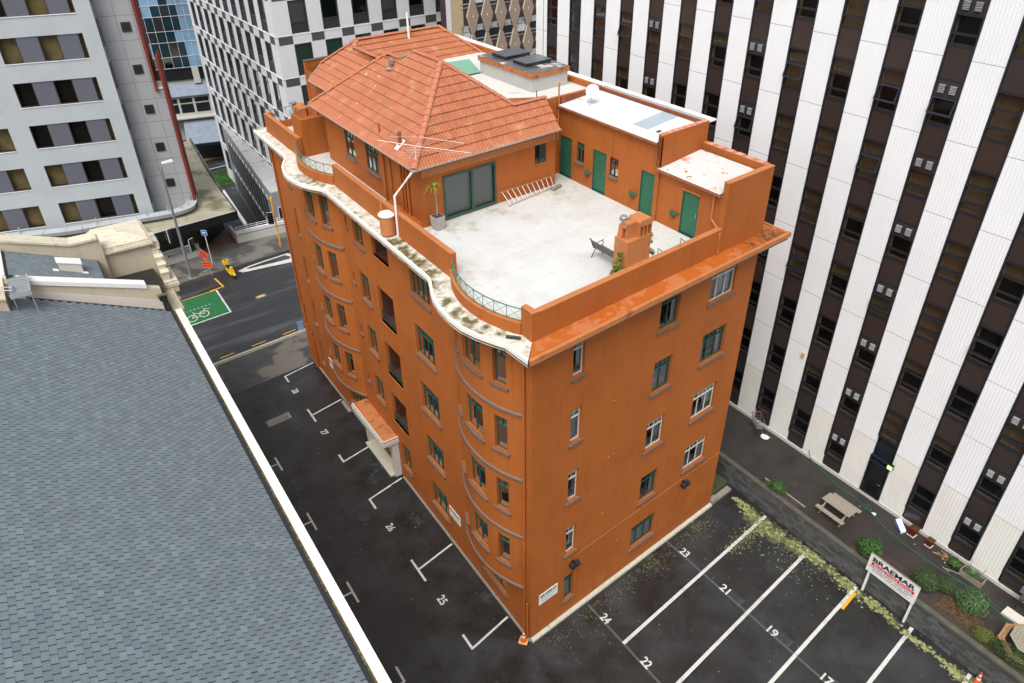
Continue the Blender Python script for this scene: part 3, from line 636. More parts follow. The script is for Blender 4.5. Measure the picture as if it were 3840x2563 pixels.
mbx(m, Rm_, -.2, 13.6, 16.48, 16.62, -.16, 0); m.build('cornice_trim', 'brown_trim', c2)
# terrace deck
m = MB(); m.quad(W(.0, .1, 17.04), W(13.4, .1, 17.04), W(13.4, 28.7, 17.04), W(.0, 28.7, 17.04))
for Mp, a, c in ((B1, .6, 5.64), (B2, 17.8, 23.0)):
    for i in range(12):
        x0, x1 = a+(c-a)*i/12, a+(c-a)*(i+1)/12; m.quad(Mp(x0, 17.04, .05), Lm(x0, 17.04), Lm(x1, 17.04), Mp(x1, 17.04, .05))
m.build('terrace_deck', 'white_deck', AP, W(5, 5, 17))
for k in range(8): m = MB(); v = 1.1+1.08*k; m.hexa([W(.35, v, 17.041), W(10.3, v, 17.041), W(10.3, v+.09, 17.041), W(.35, v+.09, 17.041), W(.35, v, 17.046), W(10.3, v, 17.046), W(10.3, v+.09, 17.0415), W(.35, v+.09, 17.0415)]); m.build('deck_seam', 'white_deck', AP, W(.3, v, 17.04))
for k in range(4): m = MB(); u = 2.0+2.35*k; m.hexa([W(u, .4, 17.0425), W(u+.09, .4, 17.0425), W(u+.09, 10.1, 17.0425), W(u, 10.1, 17.0425), W(u, .4, 17.048), W(u+.09, .4, 17.0428), W(u+.09, 10.1, 17.0428), W(u, 10.1, 17.048)]); m.build('deck_seam', 'white_deck', AP, W(u, .4, 17.04))
# parapets
def parapet(fn):
    m = MB(); fn(m); return m.build('parapet', 'orange_paint', AP)
def cap(m, Mp, s0, s1, z, d0, d1): mbx(m, Mp, s0, s1, z, z+.004, d0, d1)
m = MB(); mbx(m, Rm_, .30, 10.36, 16.98, 18.09, 0, .26); p1_ = m.build('parapet', 'orange_paint', AP, W(5, 0, 17)); m = MB(); mbx(m, Rm_, .30, 10.36, 18.0901, 18.10, -.004, .264); m.build('coping', 'orange_top', p1_)
m = MB(); m.hexa([Rm_(0, 16.98, 0), Rm_(.30, 16.98, 0), Rm_(.30, 16.98, .66), W(0, .66, 16.98), Rm_(0, 18.12, 0), Rm_(.30, 18.12, 0), Rm_(.30, 18.12, .66), W(0, .66, 18.12)]); p1_ = m.build('corner_pier', 'orange_paint', AP, W(0, 0, 17)); m = MB(); m.hexa([Rm_(-.004, 18.121, -.004), Rm_(.304, 18.121, -.004), Rm_(.304, 18.121, .664), W(-.004, .664, 18.121), Rm_(-.004, 18.13, -.004), Rm_(.304, 18.13, -.004), Rm_(.304, 18.13, .664), W(-.004, .664, 18.13)]); m.build('coping', 'orange_top', p1_)
for (a, c) in ((5.54, 17.7), (22.75, 28.6)):
    m = MB(); mbx(m, Lm, a, c, 16.98, 18.09, 0, .24); p1_ = m.build('parapet', 'orange_paint', AP, Lm((a+c)/2, 17)); m = MB(); mbx(m, Lm, a-.004, c+.004, 18.0901, 18.10, -.004, .244); m.build('coping', 'orange_top', p1_)
for Mp, a, c in ((B1, .64, 5.56), (B2, 17.7, 22.78)):
    m = MB(); t = MB(); k = 20
    a2 = max(a, .6 if Mp is B1 else 17.8); c2_ = min(c, 5.64 if Mp is B1 else 22.98)
    for i in range(k):
        x0, x1 = a2+(c2_-a2)*i/k, a2+(c2_-a2)*(i+1)/k; mbx(m, Mp, x0, x1, 16.95, 17.44, 0, .2); mbx(t, Mp, x0, x1, 17.4401, 17.45, -.004, .204)
    lo = m.build('bow_parapet', 'orange_paint', AP, Mp((a+c)/2, 17)); t.build('coping', 'orange_top', lo)
    m = MB(); n = 9; xs = [a2+(c2_-a2)*i/n for i in range(n+1)]; fine = [a2+(c2_-a2)*i/36 for i in range(37)]
    m.tube([Mp(x, 17.98, .1) for x in fine], .022, 6); m.tube([Mp(x, 17.52, .1) for x in fine], .014, 5)
    for i, x in enumerate(xs):
        m.tube([Mp(x, 17.44, .1), Mp(x, 17.98, .1)], .013, 5)
        if i < n: y = xs[i+1]; m.tube([Mp(x, 17.52, .1), Mp(y, 17.96, .1)], .008, 4); m.tube([Mp(x, 17.96, .1), Mp(y, 17.52, .1)], .008, 4)
    m.build('railing', 'green_rail', lo)
# back end of the terrace: low wall and bowed rail
Em = lambda u, z, d=0: W(u, 28.6, z) - Vector((0, 1, 0))*d
m = MB(); mbx(m, Em, 0, 2.2, 16.98, 17.45, 0, .2); mbx(m, Em, 0.0, .5, 17.45, 18.09, 0, .24); lo = m.build('parapet', 'orange_paint', AP, W(1, 28.6, 17))
m = MB(); m.tube([Em(.4, 18.2), Em(3.0, 18.2)], .02, 6)
for k in range(6):
    x = .45+.5*k; m.tube([Em(x, 17.4), Em(x, 18.2)], .013, 5)
    if k < 5: m.tube([Em(x, 17.5), Em(x+.5, 18.18)], .008, 4); m.tube([Em(x, 18.18), Em(x+.5, 17.5)], .008, 4)
m.build('railing', 'green_rail', lo)
# ---------------------------------------------------------------- penthouse
Pf = lambda u, z, d=0.0: W(u, 10.2, z) + Vector((0, 1, 0))*d
Pw = lambda v, z, d=0.0: W(1.33, v, z) - PERP*d
PB = lambda v, z, d=0.0: W(3.05, v, z) - PERP*d
SW = lambda v, z, d=0.0: W(10.36, v, z) - PERP*d
K_ = .763
m = MB(); wall_grid(m, Pf, 1.33, 9.25, 17.0, 20.12, [(2.45, 5.45, 17.1, 19.17), (7.9, 8.65, 18.4, 19.34)], .1); wall_grid(m, Pw, 10.2, 21.4, 17.0, 20.3, [(17.5, 18.72, 18.07, 19.66), (14.62, 16.12, 18.07, 19.66)], .1)
m.quad(W(9.25, 10.2, 17), W(9.25, 11.3, 17), W(9.25, 11.3, 20.6), W(9.25, 10.2, 20.1)); m.quad(W(1.33, 21.4, 17), W(3.05, 21.4, 17), W(3.05, 21.4, 20.5), W(1.33, 21.4, 20.3)); wall_grid(m, PB, 21.4, 28.3, 17, 20.3, [(22.9, 24.0, 18.1, 19.6)], .1)
m.build('penthouse_wall', 'orange_paint', AP, W(1.33, 10.2, 17))
window(AP, PB, 22.9, 24.0, 18.1, 19.6, 2, 'green_frame', 0, ext=.0, sill=False, dd=.07)
window(AP, Pw, 17.5, 18.72, 18.07, 19.66, 2, 'green_frame', 0, ext=.05, dd=.07, small=True, transom=.62); window(AP, Pw, 14.62, 16.12, 18.07, 19.66, 3, 'green_frame', 2, ext=.05, dd=.07, small=True, transom=.6)
window(AP, Pf, 7.9, 8.65, 18.4, 19.34, 2, 'green_frame', 0, ext=0, sill=False, dd=.07, small=False, room='blind_tan')
m = MB(); a, c, z0, z1 = 2.45, 5.45, 17.1, 19.17; w = .09
mbx(m, Pf, a, a+w, z0, z1, -.05, .08); mbx(m, Pf, c-w, c, z0, z1, -.05, .08); mbx(m, Pf, a+w, c-w, z1-w, z1, -.05, .08); mbx(m, Pf, a+w, c-w, z0, z0+.11, -.05, .08); mbx(m, Pf, 4.02, 4.14, z0+.11, z1-w, -.03, .07)
sl = m.build('sliding_door', 'green_frame', AP, Pf(3.95, 17.1))
for x0, x1 in ((a+w, 4.02), (4.14, c-w)): m = MB(); m.quad(Pf(x0, z0+.11, .03), Pf(x1, z0+.11, .03), Pf(x1, z1-w, .03), Pf(x0, z1-w, .03)); m.build('pane', 'glass_clear', sl)
m = MB(); m.quad(Pf(a, z0, .2), Pf(c, z0, .2), Pf(c, z1, .2), Pf(a, z1, .2)); m.quad(Pf(a, z0, .05), Pf(c, z0, .05), Pf(c, z0, .5), Pf(a, z0, .5)); m.build('room_lining', 'render_grey', sl)  # flat grey sheet added close behind the panes for their pale grey reflection
m = MB(); mbx(m, Pf, 5.52, 9.2, 19.36, 19.70, -.03, 0); mbx(m, Pf, 1.36, 2.4, 19.36, 19.70, -.03, 0); mbx(m, Pf, 2.4, 5.52, 19.36, 19.70, -.03, 0); m.build('eaves_board', 'orange_top', AP, Pf(5, 19.4))
# roof faces
faces = dict(
 lane=(lambda e, g: W(.8+g, e, 20.05+K_*g), [(9.75, 0), (21.9, 0), (18.4, 3.45), (17.0, 3.45), (16.3, 3.96), (13.71, 3.96)]),
 terrace=(lambda e, g: W(e, 9.75+g, 20.05+K_*g), [(.8, 0), (9.12, 0), (9.32, 1.45), (7.35, 1.45), (4.76, 3.96)]),
 backlane=(lambda e, g: W(2.65+g, e, 20.05+K_*g), [(19.0, 0), (26.6, 0), (26.7, .95), (24.9, 2.75), (24.6, 2.35), (19.0, 2.35)]),
 back=(lambda e, g: W(e, 22.5+g, 20.32+K_*g), [(7.0, 0), (13.55, 0), (11.15, 2.4), (5.35, 2.4), (5.0, 2.0)]),
 inner=(lambda e, g: W(7.0-g, e, 20.32+K_*g), [(15.0, 0), (22.5, 0), (24.5, 2.0), (15.0, 2.0)]))
CAM = o2n(0, 0, HC)
def span(poly, g):
    xs = []
    for i in range(len(poly)):
        (e0, g0), (e1, g1) = poly[i], poly[(i+1) % len(poly)]
        if abs(g1-g0) < 1e-9: continue
        t = (g-g0)/(g1-g0)
        if -1e-6 <= t <= 1+1e-6: xs.append(e0+(e1-e0)*t)
    return (min(xs), max(xs)) if len(xs) > 1 else None
TW = .30; rip = [(0, .0), (.10, .022), (.30, .026), (.42, .004), (.56, .004), (.70, .026), (.90, .022), (1.0, .0)]
cand = []; rest = MB(); ux = MB()
rt = random.Random(2)
roofobj = MB()
for nm, (P, poly) in faces.items():
    roofobj.add([P(*q)-Vector((0, 0, .03)) for q in poly], [tuple(range(len(poly)))])
    gm = max(q[1] for q in poly); n = round(gm/.36); dg = gm/n
    e_ = (P(1, 0)-P(0, 0)).normalized(); g_ = (P(0, 1)-P(0, 0)).normalized(); nr = e_.cross(g_); nr = nr if nr.z > 0 else -nr
    tmesh = None
    for r in range(n):
        g0 = r*dg - (.10 if r == 0 else .0); g1 = (r+1)*dg + (.015 if r < n-1 else 0)
        sa = span(poly, max(.001, r*dg+.002)); sb = span(poly, min(gm-.002, (r+1)*dg-.002))
        if not sa or not sb: continue
        lo, hi = min(sa[0], sb[0]), max(sa[1], sb[1]); k0 = math.floor(lo/TW); sh_ = (r % 2)*TW/2
        for k in range(k0-1, int(hi/TW)+1):
            e0 = k*TW+sh_; e1 = e0+TW
            if e1 <= lo+.02 or e0 >= hi-.02: continue
            full = e0 >= max(sa[0], sb[0]) and e1 <= min(sa[1], sb[1])
            jit = rt.uniform(-.006, .006)
            def tv(E, G, h):
                s_ = sa if G < (r+.5)*dg else sb
                E = min(max(E, s_[0]), s_[1]); return P(E, G) + nr*(h+jit*0)
            vs = []
            for (t, h) in rip: vs.append(tv(e0+TW*t, g0, h+.05))
            for (t, h) in rip: vs.append(tv(e0+TW*t, g1, h+.002))
            for (t, h) in rip: vs.append(tv(e0+TW*t, g0, -.012))
            fs = [(i, i+1, 9+i, 8+i) for i in range(7)] + [(i+1, i, 16+i, 17+i) for i in range(7)]
            if full and r > 0 and nm in ('lane', 'terrace'): cand.append(((P(e0, g0)-CAM).length, nm, vs, fs, P(e0, g0)))
            else: rest.add(vs, fs)
roofobj.build('roof_deck', 'tile_under', AP, W(4, 15, 20))
roof = thing('x', 'x', 'x') if False else None
cand.sort(key=lambda c: c[0]); shared = {}
TR = MB(); rb = bpy.data.objects['roof_deck']; rb.name = 'tiled_roof'; WO['tiled_roof'] = WO['roof_deck']
for i, (d, nm, vs, fs, p0) in enumerate(cand):
    if i < 300:
        if nm not in shared: t = MB(); t.add(vs, fs); shared[nm] = t.mesh('roof_tile', 'terracotta', p0)
        o = inst('roof_tile', shared[nm], rb, p0 + Vector((0, 0, rt.uniform(-.004, .006)))); o.rotation_euler = (rt.gauss(0, .004), rt.gauss(0, .004), 0)
    else: rest.add(vs, fs)
o = rest.build('roof_tile', 'terracotta', rb, kind='stuff')
m = MB(); m.quad(W(4.76, 13.7, 23.05), W(8.7, 11.2, 20.4), W(8.7, 17, 20.2), W(4.76, 17, 23.05)); m.quad(W(4.25, 18.45, 22.66), W(.8, 21.9, 20.03), W(8.2, 21.9, 20.03), W(4.76, 18.45, 22.66)); m.quad(W(4.25, 17, 22.66), W(4.76, 16.3, 23.0), W(4.76, 18.45, 22.66), W(4.25, 18.45, 22.66))
m.quad(W(5.4, 24.9, 22.12), W(11.15, 24.9, 22.12), W(13.5, 28.4, 20.1), W(3.3, 28.4, 20.1)); m.quad(W(13.55, 22.5, 20.3), W(11.15, 24.9, 22.12), W(13.5, 28.4, 20.1), W(13.6, 25, 20.2)); m.quad(W(7.35, 11.2, 21.13), W(9.32, 11.2, 21.13), W(9.32, 11.3, 20.6), W(7.35, 11.3, 20.6))
m.build('roof_slope', 'terracotta', rb)
def ridge(p, q, r=.125, matn='terracotta_ridge'):
    p = Vector(p); q = Vector(q); d = q-p; n = max(1, round(d.length/.40)); d.normalize(); side = d.cross(Vector((0, 0, 1))).normalized(); up = side.cross(d)
    for i in range(n):
        a = p + (q-p)*(i/n) - d*.03; c = p + (q-p)*((i+1)/n) + d*.03; t = MB(); vs = []
        for (o_, rr, lift) in ((a, r*1.12, .035), (c, r*.96, .02)):
            for k in range(7):
                an = pi*k/6*1.0; vs.append(o_ + side*(cos(an)*rr*1.05) + up*(sin(an)*rr*.62+lift-.03))
        t.add(vs, [(k, k+1, 8+k, 7+k) for k in range(6)] + [tuple(range(6, -1, -1)), tuple(range(7, 14))])
        t.build('ridge_tile', matn, rb, p+(q-p)*(i/n))
C_ = lambda u, v, z: W(u, v, z)
ridge(C_(.78, 9.73, 20.08), C_(4.76, 13.71, 23.1)); ridge(C_(4.76, 13.75, 23.1), C_(4.76, 16.3, 23.1)); ridge(C_(4.25, 17.0, 22.72), C_(4.25, 18.45, 22.72)); ridge(C_(4.25, 18.45, 22.72), C_(.8, 21.9, 20.1))
ridge(C_(4.78, 13.69, 23.1), C_(7.32, 11.18, 21.2)); ridge(C_(7.3, 11.2, 21.18), C_(9.32, 11.2, 21.18)); ridge(C_(5.0, 19.5, 21.88), C_(5.0, 24.6, 21.88)); ridge(C_(5.0, 24.6, 21.9), C_(5.4, 24.95, 22.2)); ridge(C_(5.4, 24.9, 22.2), C_(11.15, 24.9, 22.2))
ridge(C_(5.35, 24.95, 22.2), C_(3.6, 26.7, 20.85)); ridge(C_(11.15, 24.9, 22.2), C_(13.55, 22.5, 20.4)); ridge(C_(4.76, 16.3, 23.08), C_(4.25, 17.0, 22.72), .1, 'mortar'); ridge(C_(3.6, 26.7, 20.85), C_(2.65, 26.7, 20.1), .06, 'mortar')
# gutters, rafters
def gut(pts, r=.055, m_='lead_grey', nm='gutter'):
    m = MB(); m.tube(pts, r, 8); return m.build(nm, m_, AP, pts[0])
gut([C_(.72, 9.67, 20.0), C_(9.16, 9.67, 20.0)]); gut([C_(.72, 9.67, 20.0), C_(.72, 21.9, 20.0)]); gut([C_(2.56, 22.0, 20.0), C_(2.56, 26.6, 20.0)]); gut([C_(7.0, 22.43, 20.27), C_(13.5, 22.43, 20.27)], .05, 'grey_dark')
m = MB()
for k in range(15):
    u = 1.1+.56*k; m.box(lambda a, b, c: W(a, b, c), u, u+.05, 9.8, 10.2, 19.88, 19.97)
for k in range(22):
    v = 10.0+.54*k; m.box(lambda a, b, c: W(a, b, c), .86, 1.33, v, v+.05, 19.88, 19.97)
m.build('rafter_end', 'rust_wood', rb, kind='stuff')
m = MB(); m.box(lambda a, b, c: W(a, b, c), .84, 9.12, 9.79, 10.19, 19.975, 20.02); m.box(lambda a, b, c: W(a, b, c), .84, 1.32, 10.2, 21.8, 19.975, 20.02); m.build('soffit', 'rust_wood', rb)
# roof vent cowl and pipe
v0 = C_(3.3, 16.0, 20.05+K_*2.5); v0 = C_(3.75, 17.1, 20.05+K_*2.95)
m = MB(); m.tube([v0, v0+Vector((0, 0, .28))], .11, 12); m.tube([v0+Vector((0, 0, .3))-Vector((.02, .12, 0)), v0+Vector((0, 0, .36))+Vector((.0, .0, .0)), v0+Vector((-.12, -.17, .33))], .12, 12); vc = m.build('roof_cowl', 'mortar', rb, v0)
m = MB(); m.hexa([v0+Vector((x, y, z)) for z in (-.02, .02) for (x, y) in ((-.26, -.2), (.2, -.2), (.2, .2), (-.26, .2))]); m.build('flashing', 'lead_grey', vc)
v0 = C_(1.25, 11.8, 20.4); m = MB(); m.tube([v0-Vector((0, 0, .1)), v0+Vector((0, 0, .62))], .085, 10); vc = m.build('flue_pipe', 'rust_wood', rb, v0)
m = MB(); m.hexa([W(1.0, 11.65, 20.27), W(1.45, 11.65, 20.61), W(1.45, 11.95, 20.61), W(1.0, 11.95, 20.27), W(1.0, 11.65, 20.30), W(1.45, 11.65, 20.64), W(1.45, 11.95, 20.64), W(1.0, 11.95, 20.30)]); m.build('flashing', 'white_paint', vc)
# television aerial
ab = C_(1.05, 9.95, 20.05); an = thing('tv_aerial', 'bent white television aerial tied to the penthouse eaves corner', 'aerial', ab)
m = MB(); m.tube([ab-Vector((0, 0, .25)), ab+Vector((0, 0, .85))], .022, 6); m.build('mast', 'pvc_white', an)
top = ab+Vector((0, 0, .8)); ax = (CAM-top); ax = Vector((.72, .62, .12)).normalized(); cr = Vector((-.6, .78, -.05)).normalized()
m = MB(); m.tube([top-ax*.95, top+ax*1.05], .012, 6)
for k, l in enumerate((.38, .42, .46, .50, .56, .62)):
    c = top+ax*(-.9+.24*k); m.tube([c-cr*l, c+cr*l], .006, 5)
m.tube([top+ax*1.05-cr*0, top+ax*1.05+Vector((1.5, -1.0, -.35))], .010, 5); m.tube([top+ax*1.05, top+ax*1.0+Vector((-1.1, .75, .1))], .010, 5)
m.tube([top+ax*.3+Vector((-1.3, 1.0, .25)), top+ax*.2, top+Vector((1.9, -1.3, -.30)), top+Vector((1.9, -1.3, -.30))+Vector((.03, .03, -.08)), top+ax*.1+Vector((0, 0, -.1))], .008, 5); m.build('aerial_rods', 'aluminium', an)
# downpipes
def pipe(pts, r=.05, m_='orange_paint', nm='downpipe'):
    m = MB(); m.tube(pts, r, 8); o = m.build(nm, m_, AP, pts[0]); return o
pipe([C_(.76, 9.8, 19.95), C_(.74, 9.85, 19.9), C_(-.02, 10.28, 18.9), C_(-.03, 10.3, 17.0)], .055, 'pvc_white')
for v, hh in ((.42, 16.6), (.2, 2.6)):
    o = pipe([Lm(v, 0, -.08), Lm(v, hh, -.08)], .055)
    m = MB()
    for z in (3.5, 6.4, 9.4, 12.4, 15.2):
        if z < hh: m.tube([Lm(v, z-.05, -.08), Lm(v, z+.05, -.08)], .07, 8)
    if m.v: m.build('pipe_collar', 'orange_paint', o)
for v, hh in ((28.35, 16.6), (28.0, 5), (27.7, 3.4), (27.3, 3.0), (27.0, 2.6)): pipe([Lm(v, 0, -.08), Lm(v, hh, -.08)], .06)
pipe([Pw(13.9, 17.1, -.1), Pw(13.9, 20.9, -.1)], .055); pipe([Pw(12.1, 17.1, -.08), Pw(12.1, 19.9, -.08)], .06); pipe([Pw(11.8, 17.1, -.08), Pw(11.8, 19.9, -.08)], .045); pipe([Pw(11.4, 17.1, -.09), Pw(11.4, 19.9, -.09)], .05); pipe([Pw(13.2, 17.1, -.08), Pw(13.2, 19.4, -.08), Pw(12.4, 19.6, -.08)], .04)
m = MB(); m.box(lambda a, b, c: W(a, b, c), .95, 1.33, 10.25, 13.6, 17.04, 17.22); m.build('step', 'orange_paint', AP, W(1.1, 12, 17))
pipe([SW(.55, 17.9, -.3), SW(.62, 19.4, -.07), SW(.62, 18.35, -.07), SW(.3, 18.1, -.07), Rm_(10.2, 17.9, -.0), Rm_(10.2, 17.05, -.05)][1:], .045, 'orange_top')
pipe([SW(4.12, 20.5, -.1), SW(4.12, 19.95, -.1), SW(3.95, 19.75, -.07), SW(3.95, 19.55, -.07)], .045, 'rust_wood'); pipe([SW(11.2, 18.8, -.12), SW(11.2, 21.7, -.12)], .04, 'orange_top'); pipe([SW(11.2, 19.9, -.12), SW(11.22, 19.85, -.3), W(9.6, 11.1, 19.8)], .035, 'orange_top')
# sheds along the terrace
DO = [(10.19, 11.14, 17.1, 19.12), (7.48, 8.48, 17.1, 19.12), (4.03, 5.05, 17.1, 19.12), (1.42, 2.4, 17.1, 19.0)]; WI = [(9.18, 9.8, 18.15, 19.14), (6.62, 7.24, 18.2, 19.1)]
m = MB(); wall_grid(m, SW, 3.98, 11.3, 17.0, 20.6, DO[:3]+WI, .12); m.quad(SW(3.98, 19.5), SW(3.98, 20.6), W(13.4, 3.98, 20.6), W(13.4, 3.98, 19.5)); wall_grid(m, SW, .26, 3.98, 17.0, 19.5, DO[3:], .12)
m.box(lambda a, b, c: W(a, b, c), 10.28, 13.43, 3.86, 4.1, 19.6, 20.96); m.box(lambda a, b, c: W(a, b, c), 10.28, 10.36, 3.86, 4.1, 17, 20.9)
m.box(lambda a, b, c: W(a, b, c), 10.36, 13.43, 0.0, .26, 16.98, 20.02); m.box(lambda a, b, c: W(a, b, c), 13.15, 13.43, .26, 3.86, 16.98, 20.04); m.box(lambda a, b, c: W(a, b, c), 13.2, 13.43, 4.1, 28.6, 16.98, 20.98)
m.build('shed_wall', 'orange_paint', AP, W(10.4, 4, 17))
m = MB(); X = lambda a, b, c: W(a, b, c)
m.box(X, 10.27, 13.44, 3.85, 4.11, 20.961, 21.0); m.box(X, 10.34, 13.44, -.01, .27, 20.021, 20.06); m.box(X, 13.14, 13.44, .27, 3.85, 20.041, 20.08); m.build('coping', 'orange_top', AP, W(11, 4, 21), label='orange copings with torn pink flashing')
m = MB(); rr = random.Random(8)
for k in range(7): a = 10.7+.4*k; m.box(X, a, a+.22+.1*rr.random(), 3.84, 4.12, 21.0005, 21.012)
for k in range(6): a = .5+.56*k; m.box(X, 13.13, 13.45, a, a+.25+.15*rr.random(), 20.0805, 20.092)
m.build('flashing', 'flash_pink', AP, W(11, 4, 21), kind='stuff'); m = MB()
m.quad(X(13.19, 4.1, 20.6), X(13.19, 11.2, 20.6), X(13.19, 11.2, 20.97), X(13.19, 4.1, 20.97)); m.box(X, 13.2, 13.43, 4.11, 11.2, 20.981, 20.99); m.box(X, 10.4, 13.2, 11.2, 11.29, 20.6, 20.97); m.build('flashing', 'rust_wood', AP, W(11, 5, 21))
m = MB(); m.box(X, 13.44, 13.95, 3.86, 28.6, 20.90, 20.97); m.build('white_coping', 'white_paint', AP, W(13.5, 12, 21)); m = MB(); m.box(X, 13.22, 13.43, 4.12, 11.2, 20.9905, 21.03); m.build('box_gutter', 'lead_grey', AP, W(13.3, 8, 21))
for i, (a, c, z0, z1) in enumerate(DO):
    m = MB(); n = 8 if i in (0, 2) else 1
    for k in range(n):
        x0 = a+.03+(c-a-.06)*k/n; x1 = a+.03+(c-a-.06)*(k+1)/n; mbx(m, SW, x0+(.004 if n > 1 else 0), x1-(.004 if n > 1 else 0), z0, z1-.03, .05, .09)
    mbx(m, SW, a+.03, c-.03, z0-.0, z1-.03, .091, .1); d_ = m.build('door', 'green_door', AP, SW((a+c)/2, z0), label=['dark green boarded door in the corner', 'plain green door between the two small windows', 'green boarded door beside the rain streaks', 'plain green door of the lower shed'][i])
    m = MB(); mbx(m, SW, a, a+.03, z0, z1, 0.0, .1); mbx(m, SW, c-.03, c, z0, z1, 0.0, .1); mbx(m, SW, a+.03, c-.03, z1-.03, z1, 0.0, .1); mbx(m, SW, a, c, z0-.05, z0, -.02, .1); m.build('door_frame', 'green_frame', d_)
    m = MB(); mbx(m, SW, a+.1, a+.125, z0+.9, z0+1.12, -.0, .05); m.build('handle', 'steel', d_)
m = MB(); mbx(m, SW, 1.35, 2.5, 19.04, 19.1, -.05, 0); m.build('drip_board', 'orange_top', AP, SW(1.9, 19))
for a, c, z0, z1 in WI: window(AP, SW, a, c, z0, z1, 2, 'frame_black' if a < 8 else 'green_frame', 2 if a > 8 else 4, ext=.03, dd=.07, small=True, transom=.7)
for (v, z) in ((9.1, 17.85), (5.72, 17.85), (3.05, 17.85)):     # corner shelves
    m = MB(); p = [SW(v, z, -.002), SW(v-.62, z, -.002), SW(v-.31, z, -.36)]; m.prism(p, z, z+.045); s_ = m.build('wall_shelf', 'green_door', AP, SW(v, z)); m = MB(); m.tube([SW(v-.31, z-.28, -.01), SW(v-.31, z, -.26)], .02, 6); m.build('bracket', 'green_frame', s_)
def corr(name, u0, u1, z0, z1, v0, v1, m_, lift=0):
    m = MB(); n = max(6, int((v1-v0)/.019)); rows = []
    for (u, z) in ((u0, z0), (u1, z1)): rows.append([W(u, v0+(v1-v0)*i/n, z+lift+.011*sin(2*pi*(v0+(v1-v0)*i/n)/.095)) for i in range(n+1)])
    m.add(rows[0]+rows[1], [(i, i+1, n+2+i, n+1+i) for i in range(n)]); return m.build(name, m_, AP, W(u0, v0, z0))
for k in range(9): corr('roof_sheet', 10.2, 13.12, 20.62, 20.83, 4.12+.785*k, 4.12+.785*(k+1)+.03, 'corrugated', lift=.003*(k % 2))
for k in range(5): corr('roof_sheet', 10.2, 13.05, 19.53, 19.77, .3+.715*k, .3+.715*(k+1)+.03, 'corrugated_rust', lift=.003*(k % 2))
corr('roof_sheet', 11.0, 13.1, 20.68+.012, 20.83+.012, 5.5, 6.5, 'corrugated_blue')
m = MB(); m.box(X, 11.05, 11.3, 4.85, 5.0, 20.71, 20.73); m.build('roof_slot', 'ink', AP, W(11, 5, 20.7))
gut([C_(10.17, 4.05, 20.56), C_(10.17, 11.3, 20.56)], .05, 'rust_wood'); gut([C_(10.17, .2, 19.46), C_(10.17, 3.95, 19.46)], .05, 'rust_wood')
# upper deck with lift housing
m = MB(); m.box(X, 9.26, 13.2, 11.3, 28.5, 17.0, 20.70); m.box(X, 2.5, 9.2, 11.25, 21.3, 17.1, 19.9); m.box(X, 4.2, 9.26, 21.3, 28.3, 17.1, 20.0); m.build('upper_wall', 'orange_paint', AP, W(9, 12, 17)); m = MB(); m.quad(X(8.4, 11.43, 20.705), X(13.2, 11.43, 20.705), X(13.2, 28.4, 20.705), X(8.4, 28.4, 20.705)); m.build('upper_deck', 'upper_deck', AP, W(9, 12, 20.7))
m = MB(); m.box(X, 9.26, 13.3, 11.29, 11.44, 20.70, 20.99); m.build('parapet', 'orange_paint', AP, W(9, 11.3, 21)); m = MB(); m.box(X, 9.25, 13.3, 11.28, 11.45, 20.991, 21.0); m.build('coping', 'orange_top', AP, W(9, 11.3, 21))
m = MB(); m.box(X, 10.25, 12.75, 13.55, 18.7, 20.706, 21.42); lh = m.build('lift_housing', 'render_grey', AP, W(11.5, 16, 20.7)); m = MB(); m.box(X, 10.17, 12.83, 13.47, 18.78, 21.421, 21.66); m.build('fascia', 'rust_fascia', lh); m = MB(); m.box(X, 10.17, 12.83, 13.47, 18.78, 21.661, 21.675); m.build('housing_top', 'skylight_top', lh)
for (v0, v1) in ((14.75, 16.0), (16.75, 18.1)):
    m = MB(); m.box(X, 10.75, 12.5, v0, v1, 21.68, 21.83); s_ = m.build('skylight', 'frame_black', lh, W(11.6, v0, 21.68)); m = MB(); m.box(X, 10.72, 12.53, v0-.03, v1+.03, 21.831, 21.87); m.build('lid', 'skylight_lid', s_)
m = MB(); m.hexa([W(8.9, 18.6, 20.78), W(10.2, 18.6, 20.78), W(10.9, 20.9, 20.95), W(8.9, 21.2, 20.95), W(8.9, 18.6, 20.81), W(10.2, 18.6, 20.81), W(10.9, 20.9, 20.98), W(8.9, 21.2, 20.98)]); m.build('glass_canopy', 'chk_green', AP, W(9.5, 20, 20.8), label='pale green glass canopy')
m = MB(); m.tube([W(9.3, 11.9, 20.7), W(9.3, 11.9, 21.35)], .025, 6); m.build('vent_pipe', 'green_frame', AP, W(9.3, 11.9, 20.7)); m = MB(); m.box(X, 12.4, 12.55, 13.2, 13.3, 20.7, 20.71); m.tube([W(8.7, 24.5, 21.5), W(8.7, 24.5, 23.3)], .07, 8); m.build('vent_pipe', 'white_paint', AP, W(8.7, 24.5, 21.5))
m = MB(); m.box(X, 3.0, 5.2, 28.0, 28.35, 17, 20.75); m.build('gable_parapet', 'orange_paint', AP, W(4, 28.2, 20)); m = MB(); m.box(X, 2.96, 5.24, 27.97, 28.38, 20.751, 20.79); m.build('coping', 'block_cap', AP, W(4, 28.2, 20.75))
